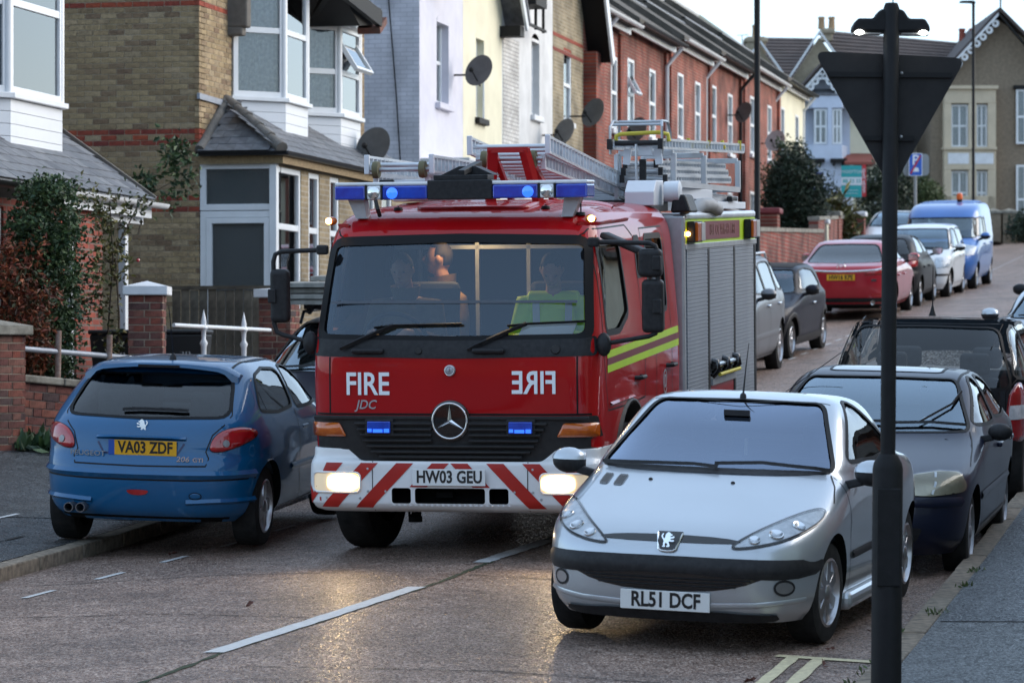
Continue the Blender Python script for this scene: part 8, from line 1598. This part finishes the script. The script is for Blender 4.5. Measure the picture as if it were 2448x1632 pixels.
b = MB(); b.tube([(0, .03, -.2), (0, .03, zz(420))], .03, 8); b.build('post', 'white_paint', t); b = MB(); b.prism([(-.30, zz(412)), (.16, zz(412)), (.18, zz(468)), (-.30, zz(480))], 'y', -.02, -.005); o = b.build('board', mat('deep_blue', (.012, .03, .16), .5), t)
b = MB(); b.prism([(-.12, zz(446)), (.20, zz(415)), (.20, zz(432)), (-.02, zz(452))], 'y', -.027, -.021); b.build('white_band', 'paper', o); text('lettering', 'ON', .17, 'deep_blue', o, (.03, -.03, zz(433)), (R(90), R(-38), 0), .9, .001, .003)
b = MB(); b.prism([(.0, zz(461)), (.19, zz(449)), (.19, zz(462)), (.02, zz(472))], 'y', -.027, -.021); b.build('white_band', 'paper', o)
# ------------------------------------------------------------------ weeds and fallen leaves
def weeds(label, spots, n, h, spread, m='leaf_grass'):
    t = plant('weeds', label, Vector((spots[0][0], spots[0][1], GL(*spots[0]))), 'weeds', 'weeds along the kerbs'); B_ = t.location.copy(); pts = []
    for v, u in spots:
        for _ in range(n): x_, y_ = v + random.gauss(0, spread), u + random.gauss(0, spread * 2); pts.append(Vector((x_, y_, GL(x_, y_) + random.uniform(0, h * .5))) - B_)
    leaf_cloud('blades', m, t, pts, h, 2.4, droop=-1.4, fold=.05)
weeds('green weeds in the gutter by the double yellow lines', [(-2.02, 18.0), (-2.0, 18.5), (-2.03, 17.6), (-2.02, 19.2)], 45, .016, .03)
weeds('tufts of grass at the right kerb beside the dark navy car', [(-1.8, 21.7), (-1.82, 22.6), (-1.86, 20.1)], 30, .014, .035)
wb = at(70, 1052, 32.4); weeds('leafy weeds at the foot of the brick garden wall', [(wb.x - .25, wb.y), (wb.x, wb.y), (wb.x + .2, wb.y + .1), (wb.x + .45, wb.y + .15)], 110, .07, .07, 'leaf_green')
mat('dead_leaf', (.09, .03, .02), .8)
for i, (v, u) in enumerate(((-2.35, 19.1), (-2.2, 19.9), (-2.3, 18.3), (-2.15, 20.6), (-2.6, 17.6), (-1.2, 19.6), (-7.9, 23.9), (-6.2, 20.3))):
    o = leaf_cloud('fallen_leaf', 'dead_leaf', None, [Vector((random.gauss(0, .02), random.gauss(0, .02), .012)) for _ in range(3)], .035, 1.3, 0, .1); o.location = (v, u, GL(v, u)); tag(o, ['brown fallen leaf in the gutter under the silver coupe wheel', 'brown fallen leaf at the kerb behind the black pole', 'brown fallen leaf beside the double yellow lines', 'brown fallen leaf in the gutter between silver and navy cars', 'brown fallen leaf on the double yellow lines', 'brown fallen leaf on the pavement near the black pole', 'brown fallen leaf by the blue hatchback wheel', 'brown fallen leaf on the road left of the centre line'][i], 'leaf', 'fallen leaves')
# ------------------------------------------------------------------ crew in the fire engine
mat('skin', (.46, .25, .17), .55, col2=(.40, .20, .14), vs=9); mat('hair_dark', (.025, .018, .014), .8); mat('hivis', (.50, .80, .03), .6); mat('hivis_grey', (.52, .54, .58), .5); mat('dark_cloth', (.02, .021, .028), .9, col2=(.03, .03, .04), vs=15)
def remesh(o, vox, sm=4):
    md = o.modifiers.new('remesh', 'REMESH'); md.mode = 'VOXEL'; md.voxel_size = vox; md.use_smooth_shade = True
    m2 = o.modifiers.new('smooth', 'SMOOTH'); m2.iterations = sm; m2.factor = .5; return o
def crew(label, loc, face, jacket, hair='hair_dark', vest=None, arms=((.34, .30), (.34, .30)), nod=0., collar=False, bald=.0, cat='person'):
    """seated figure; loc = seat point in the engine, face = heading in the engine (0 = forwards)"""
    t = thing('person', label, cat); t.matrix_world = FE.matrix_world @ Matrix.Translation(loc) @ Matrix.Rotation(face, 4, 'Z')
    H = Vector((0, .04 + nod * .12, .78)); nk = Vector((0, .0, .58))
    b = MB(); b.tube([(0, 0, -.05), (0, .0, .12), (0, -.01, .32), (0, -.01, .50), nk], [.15, .155, .16, .13, .06], 16); b.tube([nk - Vector((0, 0, .06)), nk + Vector((0, .01, .05)), H - Vector((0, 0, .05))], [.065, .058, .055], 12)
    hd = MB(); hd.ball(tuple(H), (.077, .098, .118), 18, 14); hd.ball(tuple(H + Vector((0, .035, -.05))), (.058, .065, .07), 14, 10); hd.tube([H + Vector((0, .085, .03)), H + Vector((0, .118, -.015)), H + Vector((0, .10, -.03))], [.012, .018, .015], 8)
    Rn = Matrix.Rotation(-nod * .9, 3, 'X'); Hp = H - Vector((0, .03, .08)); turn = lambda vs_: [tuple(Hp + Rn @ (Vector(v_) - Hp)) for v_ in vs_]
    for s_ in (-1, 1): hd.ball(tuple(H + Vector((s_ * .078, -.008, -.005))), (.014, .024, .034), 8, 8)
    hd.v = turn(hd.v); b.add(hd.v, hd.f)
    for s_ in (-1, 1):
        sh = Vector((s_ * .20, -.01, .49)); fwd, drop = arms[0 if s_ < 0 else 1]
        el = Vector((s_ * .27, .08, .22)); wr = Vector((s_ * .14, fwd, drop * .5 + .04)); b.tube([(s_ * .08, 0, .50), sh, el, wr], [.075, .068, .052, .034], 12)
        b.tube([(s_ * .09, 0, .0), (s_ * .12, .42, .02), (s_ * .12, .48, -.40)], [.09, .075, .055], 12)
        d = Vector((-s_ * .3, 1, -.1)).normalized(); b.tube([wr, wr + d * .05, wr + d * .09], [.036, .042, .03], 10)
        for f in range(4): q = wr + d * .085 + Vector(((f - 1.5) * .019, 0, 0)); b.tube([q, q + d * (.035 + .008 * (f in (1, 2))), q + d * .05 + Vector((0, 0, -.03))], [.0095, .009, .008], 6)
        b.tube([wr + d * .03, wr + d * .06 + Vector((-s_ * .045, 0, .0)), wr + d * .09 + Vector((-s_ * .05, 0, -.01))], [.012, .011, .009], 6)
    body = remesh(b.build('body', 'skin', t), .009, 3)
    j = MB(); j.tube([(0, 0, -.06), (0, .0, .12), (0, -.01, .32), (0, -.01, .48), (0, 0, .55)], [.175, .18, .185, .165, .085], 18)
    for s_ in (-1, 1):
        fwd, drop = arms[0 if s_ < 0 else 1]; el = Vector((s_ * .27, .08, .22)); wr = Vector((s_ * .14, fwd, drop * .5 + .04)); j.tube([(s_ * .08, 0, .48), (s_ * .20, -.01, .49), el, el.lerp(wr, .92)], [.09, .092, .074, .054], 14)
        j.tube([(s_ * .09, 0, .0), (s_ * .12, .42, .02), (s_ * .12, .48, -.40)], [.105, .09, .07], 12)
    jo = remesh(j.build('jacket', jacket, t), .014, 3)
    if collar: c = MB(); c.lathe([(.085, .0), (.10, .05), (.115, .12), (.10, .12), (.085, .03)], nk + Vector((0, 0, -.05)), (0, .15, 1), 20, cap=False); c.build('collar', jacket, t, smooth=60)
    if vest:
        v_ = MB(); v_.tube([(0, 0, .0), (0, .0, .12), (0, -.01, .32), (0, -.01, .47), (0, 0, .545)], [.188, .193, .198, .178, .095], 18); v_.tube([(-.19, 0, .49), (.19, 0, .49)], .098, 14); remesh(v_.build('vest', vest, t), .014, 3)
        for z_ in (.12, .24): q = MB(); q.lathe([(.198, z_), (.202, z_ + .05)], (0, 0, 0), (0, 0, 1), 24, cap=False); q.build('reflective_band', 'hivis_grey', t, smooth=60)
        for s_ in (-1, 1): q = MB(); q.beam((s_ * .11, .18, .05), (s_ * .12, .15, .50), .05, .012, (0, 1, 0)); q.build('reflective_band', 'hivis_grey', t)
    if hair:
        h = MB(); h.ball(tuple(H + Vector((0, -.014, .016))), (.083, .098, .112), 18, 14); h.v = [(x_, y_, z_) for x_, y_, z_ in h.v]
        keep = [f for f in h.f if all(h.v[i][2] > H.z + (.055 + bald if h.v[i][1] > H.y + .02 else (.0 if h.v[i][1] > H.y - .03 else -.06)) for i in f)]; h.f = keep; h.v = turn(h.v)
        ho = h.build('hair', hair, t, smooth=60); md = ho.modifiers.new('t', 'SOLIDIFY'); md.thickness = .012
    for s_ in (-1, 1): e = MB(); e.ball(tuple(H + Vector((s_ * .032, .083, .012))), (.013, .009, .008), 10, 8); e.v = turn(e.v); e.build('eye', 'hair_dark', t, smooth=60)
    m_ = MB(); m_.ball(tuple(H + Vector((0, .094, -.062))), (.024, .008, .006), 10, 6); m_.v = turn(m_.v); m_.build('mouth', mat('lip', (.30, .11, .09), .6), t, smooth=60)
    return t
mat('dark_kit', (.10, .065, .03), .9, col2=(.07, .045, .02), vs=14)
bpy.context.view_layer.update()
crew('driver at the wheel in tan fire kit, behind the left half of the windscreen', (.60, .62, 1.28), 0., 'dark_kit', arms=((.46, .55), (.46, .55)), nod=.35, collar=True)
crew('firefighter in tan coat with raised collar turned sideways in mid cab', (.47, -.02, 1.34), R(-82), 'tan_kit', collar=True, bald=.02)
crew('crew member in yellow high-visibility vest behind the right half of the windscreen', (-.52, .62, 1.30), R(8), 'hivis', vest='hivis', arms=((.40, .45), (.38, .4)), nod=.75)

# a small iron cover in the gutter
q = ground_at(2108, 1397); b = MB(); b.lathe([(.10, 0), (.10, .006), (.085, .008), (.0003, .008)], (0, 0, 0), (0, 0, 1), 24); o = b.build('drain_cover', 'steel', smooth=40); o.location = (q.x, q.y, q.z + .002); tag(o, 'small round metal cover in the gutter behind the black pole', 'drain cover')
# ------------------------------------------------------------------ the other side of the street and the corner behind the photographer (seen only as reflections)
def plain_house(label, x, y, rz, w, h, wall, z0, rise=2.6):
    t = thing('terrace_house', label, 'house', (x, y, z0), (0, 0, rz), group='houses on the near side of the street')
    ops = [(-w * .32, -w * .32 + 1.0, h - 2.3, h - .8), (w * .12, w * .12 + 1.0, h - 2.3, h - .8), (w * .05, w * .05 + 1.3, .9, 2.5)] if h > 4 else [(w * .05, w * .05 + 1.3, .9, 2.3)]
    open_wall(t, 'wall', wall, 'v', -w / 2, w / 2, -1.5, h, 0, .3, ops)
    for a, c, f, e in ops: window(t, ((a + c) / 2, .1, f), 0, c - a, e - f, tr=(.5,), fr=.07)
    b = MB(); b.box(-w * .36, -w * .36 + .95, .02, .08, 0, 2.1); b.build('door', 'dark_wood', t)
    b = MB(); b.prism([(-.3, h), (4, h + rise), (8, h), (8, h - .15), (-.3, h - .15)], 'x', -w / 2, w / 2); b.build('roof', 'roof_moss', t); b = MB(); b.box(-w / 2, w / 2, .3, 8, -1.5, h - .15); b.build('rear_wall', wall, t)
brick_mat('brick_red_x', (.27, .055, .032), (.36, .085, .045), (.34, .24, .19), 'x', dark=.7); brick_mat('brick_yellow_x', (.21, .165, .095), (.30, .24, .15), (.33, .29, .22), 'x')
WM = ['cream', 'brick_yellow_x', 'brick_red_x', 'white_wall', 'brick_red_x', 'brick_yellow_x', 'cream', 'brick_red_x']
WN = ['cream rendered house', 'yellow brick house', 'red brick house', 'white rendered house', 'second red brick house', 'second yellow brick house', 'second cream house', 'third red brick house']
WN += ['second white house', 'fourth red brick house', 'third yellow brick house', 'third cream house', 'fifth red brick house']; WM += ['white_wall', 'brick_red_x', 'brick_yellow_x', 'cream', 'brick_red_x']
for i in range(13): u = 16 + 7.2 * i; plain_house(WN[i] + ' out of frame opposite the terrace, seen only in reflections', 3.4, u, R(-90), 7.18, 6.2 if i < 3 else 2.8, WM[i], GL(3.4, u), 2.6 if i < 3 else 1.5)  # from the fourth on, unseen houses kept low so bays reflect open sky
for i in range(5): v = -34 + 9.5 * i; plain_house(['leftmost', 'second', 'middle', 'fourth', 'rightmost'][i] + ' of the houses across the junction behind the photographer', v, -13, R(180), 9.4, 6.2, WM[(i * 3 + 1) % 8], g(-13))
